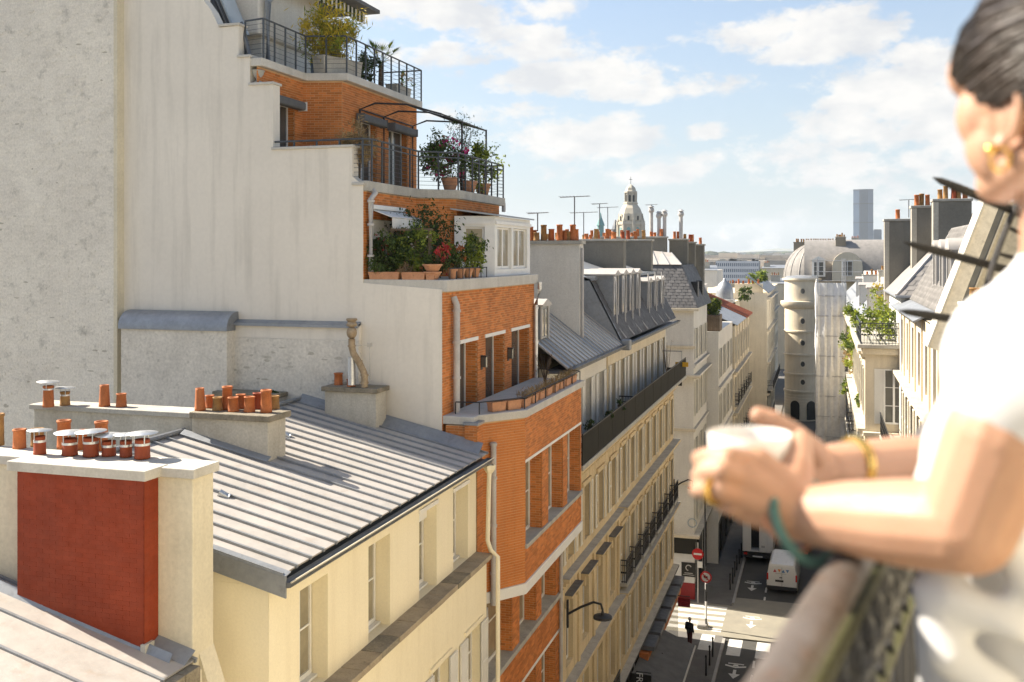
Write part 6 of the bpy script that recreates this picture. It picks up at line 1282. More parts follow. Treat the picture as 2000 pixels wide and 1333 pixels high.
# traffic signs on a pole
def disc(parent, c, r, parts, nm='sign_plate'):
    """Round plate facing the camera side (-y)."""
    for i, (m, r0, off) in enumerate(parts):
        q = MB().lathe([(.002, 0), (r0, 0), (r0, .012), (.002, .012)], (0, 0, 0), 24); q.v = [(c[0]+x, c[1]-off-z, c[2]+y) for x, y, z in q.v]; o = q.build(nm if i == 0 else 'sign_face', m, parent)
    return o
pp = onZ(1379, 1228, .1)
sp1 = thing('sign_post', 'street sign post with red ringed no left turn sign at the crossing', 'sign', pp)
MB().tube([pp, pp+Vector((0, 0, 3.6))], .05, 8).build('post', 'black_iron', sp1); MB().tube([pp+Vector((0, 0, .6)), pp+Vector((0, 0, 1.6))], .062, 8).build('sleeve', 'sign_white', sp1); MB().tube([pp+Vector((0, 0, 2.3)), pp+Vector((0, 0, 2.75))], .062, 8).build('sleeve', 'sign_white', sp1)
zc = onY(1379, 1127, pp.y).z; cc = (pp.x, pp.y-.06, zc); disc(sp1, cc, .34, (('sign_red', .34, 0), ('sign_white', .25, .014)))
q = MB(); q.slab([(cc[0]-.15, cc[1]-.03, cc[2]+.02), (cc[0]-.02, cc[1]-.03, cc[2]+.14), (cc[0]-.02, cc[1]-.03, cc[2]+.06), (cc[0]+.1, cc[1]-.03, cc[2]+.06), (cc[0]+.1, cc[1]-.03, cc[2]-.14), (cc[0]+.03, cc[1]-.03, cc[2]-.14), (cc[0]+.03, cc[1]-.03, cc[2]-.02), (cc[0]-.02, cc[1]-.03, cc[2]-.02), (cc[0]-.02, cc[1]-.03, cc[2]-.10)], (0, -.006, 0)); q.build('arrow', 'sign_black', sp1)
q = MB(); q.slab([(cc[0]-.2, cc[1]-.04, cc[2]+.16), (cc[0]-.16, cc[1]-.04, cc[2]+.2), (cc[0]+.2, cc[1]-.04, cc[2]-.16), (cc[0]+.16, cc[1]-.04, cc[2]-.2)], (0, -.006, 0)); q.build('slash', 'sign_red', sp1)
MB().box(pp.x-.02, pp.x+.32, pp.y-.1, pp.y-.07, zc-.85, zc-.4).build('sign_back', 'zinc_dark', sp1)
MB().box(pp.x-.55, pp.x+.1, pp.y-.25, pp.y+.5, .1, .38).build('kerb_block', 'kerb_stone', sp1, bevel=.1)
pe_ = onY(1363, 1082, 63.5); sp2_ = thing('sign_post', 'round red no entry sign in front of the corner shop', 'sign', (pe_.x, 63.5, 0))
MB().tube([(pe_.x, 63.5, 0), (pe_.x, 63.5, pe_.z+.7)], .045, 8).build('post', 'pipe_grey', sp2_); disc(sp2_, (pe_.x, 63.44, pe_.z), .36, (('sign_red', .36, 0),)); MB().box(pe_.x-.25, pe_.x+.25, 63.405, 63.425, pe_.z-.055, pe_.z+.055).build('bar', 'sign_white', sp2_); MB().box(pe_.x-.02, pe_.x+.3, 63.40, 63.43, pe_.z-.85, pe_.z-.45).build('sub_plate', 'sign_white', sp2_)
tp = thing('street_pole', 'tall thin dark pole at the corner of the white house', 'pole', (onY(1377, 1100, 63).x, 63, 0)); MB().tube([(tp.location.x, 63, 0), (tp.location.x, 63, 11)], .05, 8).build('pole', 'black_iron', tp); MB().box(tp.location.x, tp.location.x+.5, 62.95, 63.05, 8.4, 8.5).build('arm', 'black_iron', tp)
# street lamps on brackets
def wall_lamp(base, out, label):
    th = thing('wall_lamp', label, 'street lamp', base); b = Vector(base)
    MB().box(b.x, b.x+.06, b.y-.05, b.y+.05, b.z-.5, b.z+.4).build('wall_plate', 'black_iron', th)
    MB().tube([b+Vector((.05, 0, -.05)), b+Vector((out*.4, 0, .22)), b+Vector((out*.75, 0, .42)), b+Vector((out*.95, 0, .38)), b+Vector((out, 0, .2))], .04, 8).build('arm', 'black_iron', th, smooth=True)
    MB().lathe([(.03, .2), (.05, .1), (.06, .04), (.30, .0), (.31, -.07), (.28, -.08)], b+Vector((out, 0, 0)), 18).build('lamp_shade', 'black_iron', th, smooth=True)
b = onX(1107, 1196, -8.0); wall_lamp(b, 1.2, 'black bracket street lamp with flat shade beside the grey downpipe'); b = onX(1325, 935, -8.1); wall_lamp((b.x, 57.2, b.z), 1.1, 'black bracket lamp at the far end of the ornate stone block')
# shops along the left pavement
ss = thing('street_shop', 'orange shop fascia along the foot of the ornate stone block', 'shop', (-7.9, 53, 3)); MB().box(-8.1, -7.7, 46, 57.3, 2.7, 3.5).build('fascia', 'shop_orange', ss); MB().box(-8.12, -7.85, 46, 57.3, .1, 2.7).build('window', 'pane', ss)
for k in range(6): MB().box(-8.1, -7.45, 46.3+k*1.85, 46.3+k*1.85+1.5, 3.55, 3.75).build('planter_box', 'zinc_dark', ss)
def flag(px0, px1, py0, py1, Y, m, label):
    a, b = onY(px0, py0, Y), onY(px1, py1, Y); th = thing('hanging_sign', label, 'sign', (a.x, Y, b.z)); MB().box(a.x, b.x, Y-.03, Y+.03, b.z, a.z).build('panel', m, th, bevel=.01); MB().tube([(-7.9, Y, a.z+.1), (b.x, Y, a.z+.1)], .025, 6).build('bracket', 'black_iron', th); return th, a, b
t_, a, b = flag(1324, 1348, 1167, 1187, 55.8, 'shop_red', 'red hanging sign with faint script nearest the crossing'); MB().tube([(a.x+.12, 55.75, b.z+.25), (a.x+.3, 55.75, b.z+.33), (b.x-.1, 55.75, b.z+.27)], .018, 5).build('script', 'petal_red', t_)
t_, a, b = flag(1285, 1319, 1245, 1271, 50, 'shop_red', 'red hanging sign with faint script above the awning'); MB().tube([(a.x+.15, 49.95, b.z+.3), (a.x+.4, 49.95, b.z+.36), (b.x-.1, 49.95, b.z+.3)], .02, 5).build('script', 'petal_red', t_)
t_, a, b = flag(1270, 1295, 1278, 1310, 47.5, 'pipe_grey', 'pale grey hanging sign over the pavement')
t_, a, b = flag(1226, 1272, 1314, 1345, 44, 'sign_black', 'black hanging sign with white upright lettering')
def text(parent, s, loc, rot, size, m, name='lettering', ext=.004):
    c = bpy.data.curves.new(name, 'FONT'); c.body = s; c.size = size; c.extrude = ext; c.align_x = 'CENTER'; c.align_y = 'CENTER'
    o = bpy.data.objects.new(name, c); me = bpy.data.meshes.new_from_object(o); bpy.data.objects.remove(o); me.materials.append(MATS[m])
    o = bpy.data.objects.new(name, me); COL.objects.link(o); o.parent = parent; o.location = Vector(loc)-wloc(parent); o.rotation_euler = rot; return o
text(t_, 'FRO', ((a.x+b.x)/2, 43.955, (a.z+b.z)/2-.02), (R(90), R(90), 0), .42, 'sign_white')
aw = thing('shop_awning', 'dark grey shop awning with pale edge bar over the pavement', 'awning', (-7, 47.5, 2.6)); MB().slab([(-8.1, 44, 3.3), (-6.05, 44, 2.5), (-6.05, 50.2, 2.5), (-8.1, 50.2, 3.3)], (0, 0, .04)).build('canopy', 'awning_grey', aw); MB().tube([(-6.03, 44, 2.5), (-6.03, 50.2, 2.5)], .05, 6).build('edge_bar', 'pale_coping', aw)
a, b = onY(1303, 718, 56.0), onY(1332, 754, 56.0); sl_ = thing('estate_sign', 'black and yellow for sale board hung on the attic balcony', 'sign', (a.x, 56, b.z)); MB().box(a.x, b.x, 55.97, 56.03, b.z, a.z).build('board', 'sign_black', sl_); zc = onY(1318, 741, 56).z; MB().box(a.x+.05, b.x-.05, 55.955, 55.97, zc-.13, zc+.13).build('stripe', 'sign_yellow', sl_, bevel=.008); text(sl_, 'A VENDRE', ((a.x+b.x)/2, 55.945, zc), (R(90), 0, 0), .155, 'sign_black')
MB().lathe([(.14, -.01), (.19, -.01), (.19, .01), (.14, .01)], (0, 0, 0), 16, cap=False).build('roundel', 'sign_yellow', sl_, local=True).rotation_euler = (R(90), 0, 0); sl_.children[-1].location = Vector(((a.x+b.x)/2, 55.96, onY(1318, 724, 56).z))-wloc(sl_)
MB().box((a.x+b.x)/2-.3, (a.x+b.x)/2+.3, 55.955, 55.968, b.z+.08, b.z+.13).build('line', 'pipe_grey', sl_); MB().box(a.x-.4, b.x, 55.99, 56.05, a.z+.9, a.z+.95).build('frame', 'zinc', sl_); MB().box(b.x-.03, b.x, 55.99, 56.05, a.z, a.z+.95).build('frame', 'zinc', sl_)
plant('dead_vine', 'bare branching vine on the attic balcony of the corner block', 'plant', (-7.9, 53.5, 15.1), (.6, 1.4, 1.0), 1.8, 24, .08, 'leaf_dry', 61, stems=9)
for i, (yy, lab) in enumerate(((33.5, 'dark window box on the attic balcony beside the orange brick bay'), (36.3, 'black plant pot hung on the attic balcony screen'), (38.5, 'round dark pot plant on the attic balcony'))): plant('balcony_plant', lab.replace('window box', 'plant').replace('black plant pot', 'black leaved plant'), 'plant', (-7.55, yy, 15.9), (.25, .35, .25), .25, 200, .1, 'leaf_dark', 63+i)
cs = [(1340, 1150), (1352, 1152)]
for i, (px, py) in enumerate(cs):
    p = onZ(px, py+10, .12); t_ = thing('cafe_chair', ['metal cafe chair close to the shop wall', 'metal cafe chair nearer the no entry sign'][i], 'chair', p)
    MB().box(p.x-.2, p.x+.2, p.y-.2, p.y+.2, .55, .59).build('seat', 'pipe_grey', t_); MB().box(p.x-.2, p.x+.2, p.y+.18, p.y+.21, .7, 1.0).build('backrest', 'pipe_grey', t_)
    for ax in (-.18, .18):
        for ay in (-.18, .18): MB().tube([(p.x+ax, p.y+ay, .12), (p.x+ax, p.y+ay, .56 if ay < 0 else 1.0)], .014, 5).build('leg', 'pipe_grey', t_)

# ------------------------------------------------------------------ vehicles (local: y forward away from us, origin between rear wheels on the road)
def wheel(parent, x, y, r, w):
    t = MB().lathe([(r*.6, -w/2), (r*.95, -w/2), (r, -w/3), (r, w/3), (r*.95, w/2), (r*.6, w/2)], n=20); t.v = [(x+c, y+a, r+b) for a, b, c in t.v]; o = t.build('wheel', 'rubber', parent, local=True, smooth=True)
    h = MB().lathe([(.02, w*.4), (r*.5, w*.45), (r*.6, w*.4), (r*.6, -w*.4), (.02, -w*.4)], n=16); h.v = [(x+(c if x > 0 else -c), y+a, r+b) for a, b, c in h.v]; h.build('rim', 'galvanised', o, local=True)
def loft(secs, name, m, parent, bevel=0.):
    """secs: list of (y, [(x,z)...]) same count, closed."""
    q = MB(); n = len(secs[0][1])
    for y, s in secs: q.v += [(x, y, z) for x, z in s]
    for i in range(len(secs)-1): q.f += [(i*n+k, i*n+(k+1) % n, (i+1)*n+(k+1) % n, (i+1)*n+k) for k in range(n)]
    q.f += [tuple(range(n))[::-1], tuple((len(secs)-1)*n+k for k in range(n))]
    return q.build(name, m, parent, local=True, bevel=bevel)
def sect(w, z0, zs, z1, wt): return [(-w, z0), (w, z0), (w, zs*.6), (w, zs), (wt, z1-.08), (wt-.12, z1), (-wt+.12, z1), (-wt, z1-.08), (-w, zs), (-w, zs*.6)]
pv = onZ(1529, 1152, 0)
vn = thing('delivery_van', 'white delivery van with small coloured triangles on its rear doors', 'van', pv, R(-1.5))
loft([(-1.0, sect(.93, .35, 1.1, 1.80, .80)), (-.97, sect(.95, .30, 1.1, 1.93, .82)), (2.2, sect(.95, .28, 1.1, 1.95, .83)), (2.75, sect(.95, .28, 1.1, 1.85, .80)), (3.45, sect(.93, .3, 1.05, 1.20, .86)), (4.05, sect(.86, .32, .85, .98, .82))], 'body', 'van_white', vn, .05)
MB().box(-.94, .94, -1.06, -.9, .28, .52).build('bumper', 'bumper', vn, local=True, bevel=.03)
for s in (-1, 1): MB().box(s*.90-.05, s*.90+.05, -1.035, -.88, .88, 1.32).build('tail_light', 'lamp_red', vn, local=True, bevel=.02); MB().box(s*.955-.012, s*.955+.012, 2.3, 3.0, 1.12, 1.6).build('side_window', 'pane', vn, local=True); MB().box(s*1.08-.1, s*1.08+.1, 2.85, 2.97, 1.1, 1.4).build('mirror', 'bumper', vn, local=True, bevel=.03)
MB().box(-.42, .1, -1.025, -1.0, .80, .92).build('number_plate', 'sign_black', vn, local=True); MB().box(-.008, .008, -1.012, -.98, .55, 1.75).build('door_seam', 'bumper', vn, local=True); MB().box(-.15, .02, -1.04, -1.0, 1.06, 1.11).build('door_handle', 'bumper', vn, local=True)
for k, (x, m, up) in enumerate(((-.55, 'ink_red', 1), (-.27, 'ink_orange', 0), (-.02, 'ink_blue', 1), (.24, 'ink_blue', 0))):
    z = 1.42; q = MB(); q.slab([(x, -1.012, z+(0 if up else .2)), (x+.22, -1.012, z+(0 if up else .2)), (x+.11, -1.012, z+(.2 if up else 0))], (0, -.008, 0)); q.build('emblem', m, vn, local=True)
MB().box(-.4, .3, -1.02, -1.012, 1.33, 1.36).build('lettering_line', 'pipe_grey', vn, local=True)
for k in range(5): MB().box(-.6, .6, -.4+k*.55, -.37+k*.55, 1.948, 1.958).build('roof_rib', 'van_white', vn, local=True)
for s in (-.82, .82):
    for y in (-.15, 3.1): wheel(vn, s, y, .34, .22)
pt = onZ(1480, 1102, 0)
tk = thing('box_truck', 'white box truck parked at the kerb with one rear door folded open', 'truck', pt, R(-1.0))
q = MB(); W2, H0, H1, LL = 1.06, .85, 3.35, 5.2
q.box(-W2, W2, .9, LL, H0, H1); q.box(-W2, -W2+.06, 0, .9, H0, H1); q.box(W2-.06, W2, 0, .9, H0, H1); q.box(-W2+.06, W2-.06, 0, .9, H0, H0+.06); q.box(-W2+.06, W2-.06, 0, .9, H1-.06, H1); q.build('box_body', 'van_white', tk, local=True)
MB().box(-W2+.07, W2-.07, .86, .895, H0+.07, H1-.07).build('cargo_shade', 'black_cloth', tk, local=True)  # black sheet stands for the shade inside the open hold
MB().box(-W2+.02, -.46, -.05, -.005, H0+.05, H1-.06).build('rear_door', 'van_white', tk, local=True, bevel=.01); d2 = MB().box(.10, .66, -.06, -.012, H0+.05, H1-.06).build('rear_door', 'van_white', tk, local=True, bevel=.01); MB().box(.66, W2-.02, -.05, -.005, H0+.05, H1-.06).build('rear_door', 'van_white', tk, local=True, bevel=.01)
MB().box(.25, .5, -.075, -.06, 1.2, 1.35).build('emblem', 'pipe_grey', d2, local=True)
MB().box(-.95, .95, -.08, .1, .45, .62).build('bumper', 'bumper', tk, local=True); MB().box(-.35, .35, -.1, -.08, .5, .6).build('number_plate', 'sign_white', tk, local=True)
for s in (-1, 1): MB().box(s*.85-.12, s*.85+.12, -.1, -.02, .64, .78).build('tail_light', 'lamp_red', tk, local=True)
loft([(LL, sect(.98, .4, 1.3, 2.5, .9)), (LL+1.2, sect(.98, .4, 1.3, 2.45, .88)), (LL+1.8, sect(.95, .4, 1.2, 1.5, .88))], 'cab', 'van_white', tk, .06); MB().box(1.12, 1.42, LL+1.0, LL+1.1, 1.6, 2.1).build('mirror', 'bumper', tk, local=True); MB().box(-.8, .8, .2, LL+1.4, .5, .86).build('chassis', 'bumper', tk, local=True)
for s in (-.85, .85):
    for y in (1.2, LL+.9): wheel(tk, s, y, .40, .28)
def car(loc, rz, m, label):
    c = thing('parked_car', label, 'car', loc, rz)
    loft([(-.75, sect(.78, .35, .75, .95, .72)), (-.70, sect(.86, .28, .8, 1.02, .78)), (-.3, sect(.88, .25, .85, 1.42, .62)), (1.5, sect(.88, .25, .85, 1.46, .62)), (2.3, sect(.88, .25, .85, 1.0, .75)), (3.2, sect(.85, .28, .75, .85, .72)), (3.4, sect(.75, .35, .6, .7, .65))], 'body', m, c, .05)
    MB().slab([(-.62, -.68, 1.02), (.62, -.68, 1.02), (.52, -.36, 1.38), (-.52, -.36, 1.38)], (0, -.03, .01)).build('rear_window', 'pane', c, local=True)
    for s in (-1, 1): MB().box(s*.68-.12, s*.68+.12, -.78, -.68, .72, .88).build('tail_light', 'lamp_red', c, local=True)
    MB().box(-.25, .25, -.785, -.74, .55, .66).build('number_plate', 'sign_white', c, local=True)
    for s in (-.8, .8):
        for y in (0, 2.6): wheel(c, s, y, .31, .2)
pc = onZ(1556, 1095, 0); car(pc, R(-1.5), 'car_dark', 'dark car with pale rear waiting ahead of the white van')
for k in range(4): car((-.55, 92+k*5.6, 0), R(-1), ('car_dark', 'car_grey', 'car_dark', 'car_grey')[k], ['dark car parked below the netting, first of the row', 'grey car parked second below the netting', 'dark car parked third below the netting', 'grey car parked last below the netting'][k])

# ------------------------------------------------------------------ organic shapes: overlapping tapered limbs fused into one skin
def cap_mb(q, p0, r0, p1, r1, n=14, k=5):
    p0, p1 = Vector(p0), Vector(p1); d = (p1-p0); L = d.length; d = d/L if L > 1e-6 else Vector((0, 0, 1))
    pts, rs = [], []
    for i in range(k): t = math.pi/2*(1-i/k); pts.append(p0-d*r0*math.sin(t)); rs.append(max(1e-4, r0*math.cos(t)))
    pts.append(p0); rs.append(r0); pts.append(p1); rs.append(r1)
    for i in range(1, k+1): t = math.pi/2*i/k; pts.append(p1+d*r1*math.sin(t)); rs.append(max(1e-4, r1*math.cos(t)))
    a = d.cross(Vector((.31, .17, .93))).normalized(); b = d.cross(a); base = len(q.v)
    for p, r in zip(pts, rs): q.v += [tuple(p+a*(r*math.cos(2*math.pi*j/n))+b*(r*math.sin(2*math.pi*j/n))) for j in range(n)]
    m = len(pts); q.f += [(base+i*n+j, base+i*n+(j+1) % n, base+(i+1)*n+(j+1) % n, base+(i+1)*n+j) for i in range(m-1) for j in range(n)]
    q.f += [tuple(base+j for j in range(n))[::-1], tuple(base+(m-1)*n+j for j in range(n))]
def chain(q, pts, rs):
    for i in range(len(pts)-1): cap_mb(q, pts[i], rs[i], pts[i+1], rs[i+1])
def ell_ax(q, c, axes, r, nu=16, nv=12):
    base = len(q.v)
    for i in range(nv+1):
        th = math.pi*i/nv
        for j in range(nu):
            ph = 2*math.pi*j/nu; l = (max(1e-3, math.sin(th))*math.cos(ph)*r[0], max(1e-3, math.sin(th))*math.sin(ph)*r[1], math.cos(th)*r[2])
            q.v.append(tuple(Vector(c)+axes[0]*l[0]+axes[1]*l[1]+axes[2]*l[2]))
    q.f += [(base+i*nu+j, base+(i+1)*nu+j, base+(i+1)*nu+(j+1) % nu, base+i*nu+(j+1) % nu) for i in range(nv) for j in range(nu)]
    q.f += [tuple(base+j for j in range(nu)), tuple(base+nv*nu+j for j in range(nu))[::-1]]
def fuse(o, voxel, it=6, fac=.5):
    m = o.modifiers.new('fuse', 'REMESH'); m.mode = 'VOXEL'; m.voxel_size = voxel; m.use_smooth_shade = True
    s = o.modifiers.new('soft', 'SMOOTH'); s.factor = fac; s.iterations = it; return o
CR, CF, CU = Vector((CS, SN, 0)), Vector((-SN, CS, 0)), Vector((0, 0, 1))     # camera right, forward, up in the world
FLOOR = EYE-1.35
wm = thing('person', 'woman in a white t-shirt leaning on the balcony rail with a cup in both hands', 'person', (atD(2060, 1000, .95).x, atD(2060, 1000, .95).y, FLOOR))
Fh = (CR*-.31+CF*.951).normalized(); Lh = (CR*-.951+CF*-.31).normalized(); Ax = (Fh, Lh, CU)
HC = atD(2070, 155, .93)
hp = lambda a, b, c: HC+Fh*a+Lh*b+CU*c
q = MB()
ell_ax(q, HC, Ax, (.094, .074, .100)); ell_ax(q, hp(.020, 0, -.040), Ax, (.072, .066, .066)); ell_ax(q, hp(.040, 0, -.070), Ax, (.050, .046, .044)); ell_ax(q, hp(.066, 0, -.092), Ax, (.024, .026, .021))
for s in (-1, 1): cap_mb(q, hp(-.015, s*.050, -.078), .020, hp(.060, s*.018, -.095), .018); ell_ax(q, hp(.044, s*.034, -.030), Ax, (.036, .034, .038)); ell_ax(q, hp(.030, s*.036, -.060), Ax, (.040, .030, .038)); ell_ax(q, hp(.060, s*.034, .014), Ax, (.030, .034, .030)); ell_ax(q, hp(.075, s*.030, -.004), Ax, (.012, .014, .010))
cap_mb(q, hp(.088, 0, -.008), .009, hp(.106, 0, -.046), .011); ell_ax(q, hp(.086, 0, -.070), Ax, (.012, .022, .008))
SH_L = atD(2060, 710, .84); SH_R = atD(2130, 640, 1.17); NB = atD(2120, 560, .98)
cap_mb(q, hp(-.03, 0, -.06), .056, NB, .058); chain(q, [NB, SH_L], [.055, .05]); chain(q, [NB, SH_R], [.055, .05])
for s in (-1, 1):                               # ears: shell, rim and lobe
    rim = [hp(-.014-.017*math.sin(t), s*(.076+.006*(1-math.cos(t))*.5), -.036+.030*math.cos(t)) for t in [-.9+i*.38 for i in range(10)]]
    chain(q, rim, [.0042]*len(rim)); ell_ax(q, hp(-.014, s*.073, -.038), Ax, (.015, .0065, .025)); ell_ax(q, hp(-.006, s*.075, -.066), Ax, (.009, .006, .011))
# near (left) arm
EL = atD(1888, 1030, .82); WR = atD(1572, 1008, .945)
chain(q, [SH_L, atD(1955, 860, .815), EL], [.048, .045, .039]); chain(q, [EL, atD(1770, 1022, .865), atD(1660, 1012, .91), WR], [.039, .0385, .0335, .027])
PAL = [atD(1548, 980, .945), atD(1538, 1002, .945)]
KN = [atD(1478, 905, .952), atD(1458, 935, .940), atD(1450, 965, .940), atD(1460, 992, .952)]
for i, k in enumerate(KN): cap_mb(q, PAL[0].lerp(PAL[1], i/3), .023, k, .016)
cap_mb(q, atD(1530, 950, .955), .020, atD(1500, 975, .950), .022)
FING = [[(1478, 905, .952), (1425, 893, .938), (1386, 892, .952), (1366, 896, .975)], [(1458, 935, .940), (1412, 921, .928), (1382, 922, .945), (1366, 930, .966)],
        [(1450, 968, .940), (1408, 958, .928), (1380, 955, .944), (1362, 957, .962)], [(1460, 992, .952), (1432, 992, .940), (1414, 986, .946), (1403, 979, .962)]]
for f, rr_ in zip(FING, ((.0115, .0105, .0095, .0082), (.012, .011, .010, .0085), (.0115, .0105, .0095, .008), (.010, .009, .008, .007))): chain(q, [atD(*p) for p in f], rr_)
chain(q, [atD(1545, 965, .95), atD(1556, 915, .965), atD(1562, 878, .985), atD(1566, 856, .998)], [.021, .0165, .0125, .0095])
# far (right) arm and hand behind the cup
ER = atD(1960, 925, 1.13); WRr = atD(1628, 915, 1.075)
chain(q, [SH_R, atD(2020, 800, 1.16), ER], [.050, .045, .040]); chain(q, [ER, atD(1760, 912, 1.10), WRr], [.040, .034, .0265])
for k in ((1548, 880, 1.06), (1540, 905, 1.065), (1540, 930, 1.06), (1550, 950, 1.05)): cap_mb(q, atD(1605, 918, 1.07), .024, atD(*k), .015)
chain(q, [atD(1590, 890, 1.06), atD(1545, 850, 1.052), atD(1508, 824, 1.05), atD(1482, 812, 1.05)], [.017, .0145, .0125, .0095])
for f in ([(1548, 880, 1.06), (1500, 872, 1.07), (1450, 872, 1.065), (1418, 876, 1.05)], [(1540, 905, 1.065), (1495, 905, 1.07), (1445, 905, 1.065), (1412, 908, 1.048)], [(1540, 930, 1.06), (1495, 935, 1.065), (1450, 938, 1.06), (1418, 940, 1.045)], [(1550, 950, 1.05), (1505, 962, 1.05), (1465, 965, 1.045), (1440, 965, 1.035)]):
    chain(q, [atD(*p) for p in f], (.0115, .0105, .0095, .0082))
fuse(q.build('body', 'skin', wm), .0025, 3, .5)
# T-shirt: torso and sleeves
q = MB(); AxT = (CR, CF, CU)
tors = [(2165, 600, .99, .115, .105, .06), (2105, 740, .97, .125, .115, .12), (2035, 920, .965, .112, .115, .12), (2028, 1100, .96, .112, .115, .16), (2035, 1300, .955, .120, .12, .17), (2060, 1520, .95, .13, .13, .18)]
for px, py, d_, a, b, c in tors: ell_ax(q, atD(px, py, d_), AxT, (a, b, c))
chain(q, [atD(2085, 680, .85), atD(2030, 735, .83), atD(2000, 772, .822)], [.070, .066, .061]); chain(q, [SH_R, atD(2060, 760, 1.16)], [.07, .062])
cap_mb(q, NB, .07, atD(2085, 690, .86), .066)
# loose cloth: folds sweeping from the arm to the waist
for f in ([(1815, 1010, .90), (1860, 1160, .85), (1990, 1230, .83)], [(1805, 1150, .87), (1850, 1270, .85), (1960, 1345, .84)], [(1960, 1060, .83), (2010, 1130, .83), (2060, 1180, .84)], [(1850, 850, .92), (1832, 960, .92), (1830, 1090, .90)], [(1945, 680, .86), (1890, 760, .87), (1865, 840, .88)]):
    chain(q, [atD(*p) for p in f], [.016, .022, .018])
o = fuse(q.build('t_shirt', 'tshirt', wm), .005, 26, .6)
tx = bpy.data.textures.new('folds', 'CLOUDS'); tx.noise_scale = .11; tx.noise_depth = 1
dm_ = o.modifiers.new('folds', 'DISPLACE'); dm_.texture = tx; dm_.texture_coords = 'GLOBAL'; dm_.strength = .018; dm_.mid_level = .5
# sleeve hem
c0 = atD(1958, 838, .815); ax = (atD(1958, 838, .815)-atD(2030, 700, .83)).normalized(); u_ = ax.cross(CF).normalized(); v_ = ax.cross(u_)
# trousers and shoes below the frame
q = MB(); hipc = Vector((wm.location.x+.16, wm.location.y-.10, FLOOR+.82))
for s in (-1, 1):
    h = hipc+Lh*(.09*s); chain(q, [h, h+Vector((0, 0, -.38))+Fh*.04, Vector((h.x, h.y, FLOOR+.10))], [.095, .066, .05])
ell_ax(q, hipc+CU*.03, (Fh, Lh, CU), (.12, .17, .13)); fuse(q.build('trousers', 'black_cloth', wm), .012, 4)
for s in (-1, 1): h = hipc+Lh*(.09*s); q = MB(); ell_ax(q, Vector((h.x, h.y, FLOOR+.045))+Fh*.05, (Fh, Lh, CU), (.13, .045, .045)); q.build('shoe', 'shoe', wm, smooth=True)
# hair: cap, strands swept back and bun
q = MB(); nu, nv = 40, 24; idx = {}
hl = lambda a: -.030+.62*max(0, a-.0)-(.9*max(0, -a-.025))
for i in range(nv+1):
    for j in range(nu):
        th, ph = math.pi*i/nv, 2*math.pi*j/nu; l = (math.sin(th)*math.cos(ph)*.101, math.sin(th)*math.sin(ph)*.080, math.cos(th)*.108)
        idx[i, j] = len(q.v); q.v.append(tuple(hp(l[0], l[1], max(l[2], hl(l[0])-.004) if l[2] < hl(l[0]) and l[2] > hl(l[0])-.02 else l[2])))
loc = lambda i, j: (math.sin(math.pi*i/nv)*math.cos(2*math.pi*j/nu)*.101, math.cos(math.pi*i/nv)*.108)
for i in range(nv):
    for j in range(nu):
        a, c = loc(i+1, j)
        if c > hl(a)-.012: q.f.append((idx[i, j], idx[i+1, j], idx[i+1, (j+1) % nu], idx[i, (j+1) % nu]))
hr_ = q.build('hair', 'hair', wm, smooth=True)
q = MB(); rn = random.Random(8); bun = hp(-.105, 0, .035)
for k in range(240):
    s = 1 if k % 2 else -1; t = rn.uniform(0, 1); ang = rn.uniform(.05, 1.0)
    a0 = .092*math.cos(ang*math.pi*.62); b0 = s*.078*math.sin(min(1, ang*1.25)*math.pi/2); c0_ = hl(a0)+rn.uniform(0, .012)
    if ang < .35: c0_ = hl(a0)+rn.uniform(0, .02)
    pts_ = []
    for i in range(9):
        u = i/8; p = Vector((a0*(1-u)+(-.10)*u, b0*(1-u)+.01*s*u, c0_*(1-u)+(.04+rn.uniform(-.001, .001))*u)); e = p.copy(); n_ = math.sqrt((e.x/.104)**2+(e.y/.082)**2+(e.z/.111)**2); w_ = rn.uniform(1.0, 1.035)
        e = e/n_*w_; pts_.append(hp(e.x, e.y, e.z))
    q.tube(pts_, rn.uniform(.0015, .0036), 5, cap=False)
q.build('strands', 'hair', hr_, smooth=True, kind='stuff')
q = MB(); ell_ax(q, bun, Ax, (.042, .047, .042)); q.build('bun', 'hair', hr_, smooth=True)
q = MB()
for k in range(70):                              # twisted strands of the bun
    ph = rn.uniform(0, 6.28); tw = rn.uniform(.5, 1.3)
    q.tube([bun+Fh*(-.044*math.cos(t))+Lh*(.049*math.sin(t)*math.cos(ph+tw*t))+CU*(.044*math.sin(t)*math.sin(ph+tw*t)) for t in [.15+i*.28 for i in range(11)]], rn.uniform(.0016, .003), 5, cap=False)
q.build('strands', 'hair', hr_, smooth=True, kind='stuff')
# jewellery
def torus(c, axis, R_, r, n=28, squash=1.):
    axis = Vector(axis).normalized(); a = axis.cross(Vector((.2, .3, .9))).normalized(); b = axis.cross(a); P = [Vector(c)+a*(R_*math.cos(2*math.pi*k/n))+b*(R_*squash*math.sin(2*math.pi*k/n)) for k in range(n+1)]
    return MB().tube(P, r, 8, cap=False)
torus(atD(1572, 1012, .940), atD(1640, 1012, .915)-WR+CU*.012-CR*.0, .041, .0048).build('teal_bracelet', 'teal_cord', wm, smooth=True)
torus(atD(1538, 1005, .950), atD(1640, 1012, .915)-WR+CU*.02, .035, .0016).build('bead_bracelet', 'coral_bead', wm, smooth=True)
for k in (0, .012): torus(atD(1672-k*600, 914, 1.085), ER-WRr, .0315, .0036).build('bangle', 'gold', wm, smooth=True)
torus(atD(1398, 957, .931), atD(1408, 958, .928)-atD(1380, 955, .944), .0118, .0034).build('ring', 'gold', wm, smooth=True)
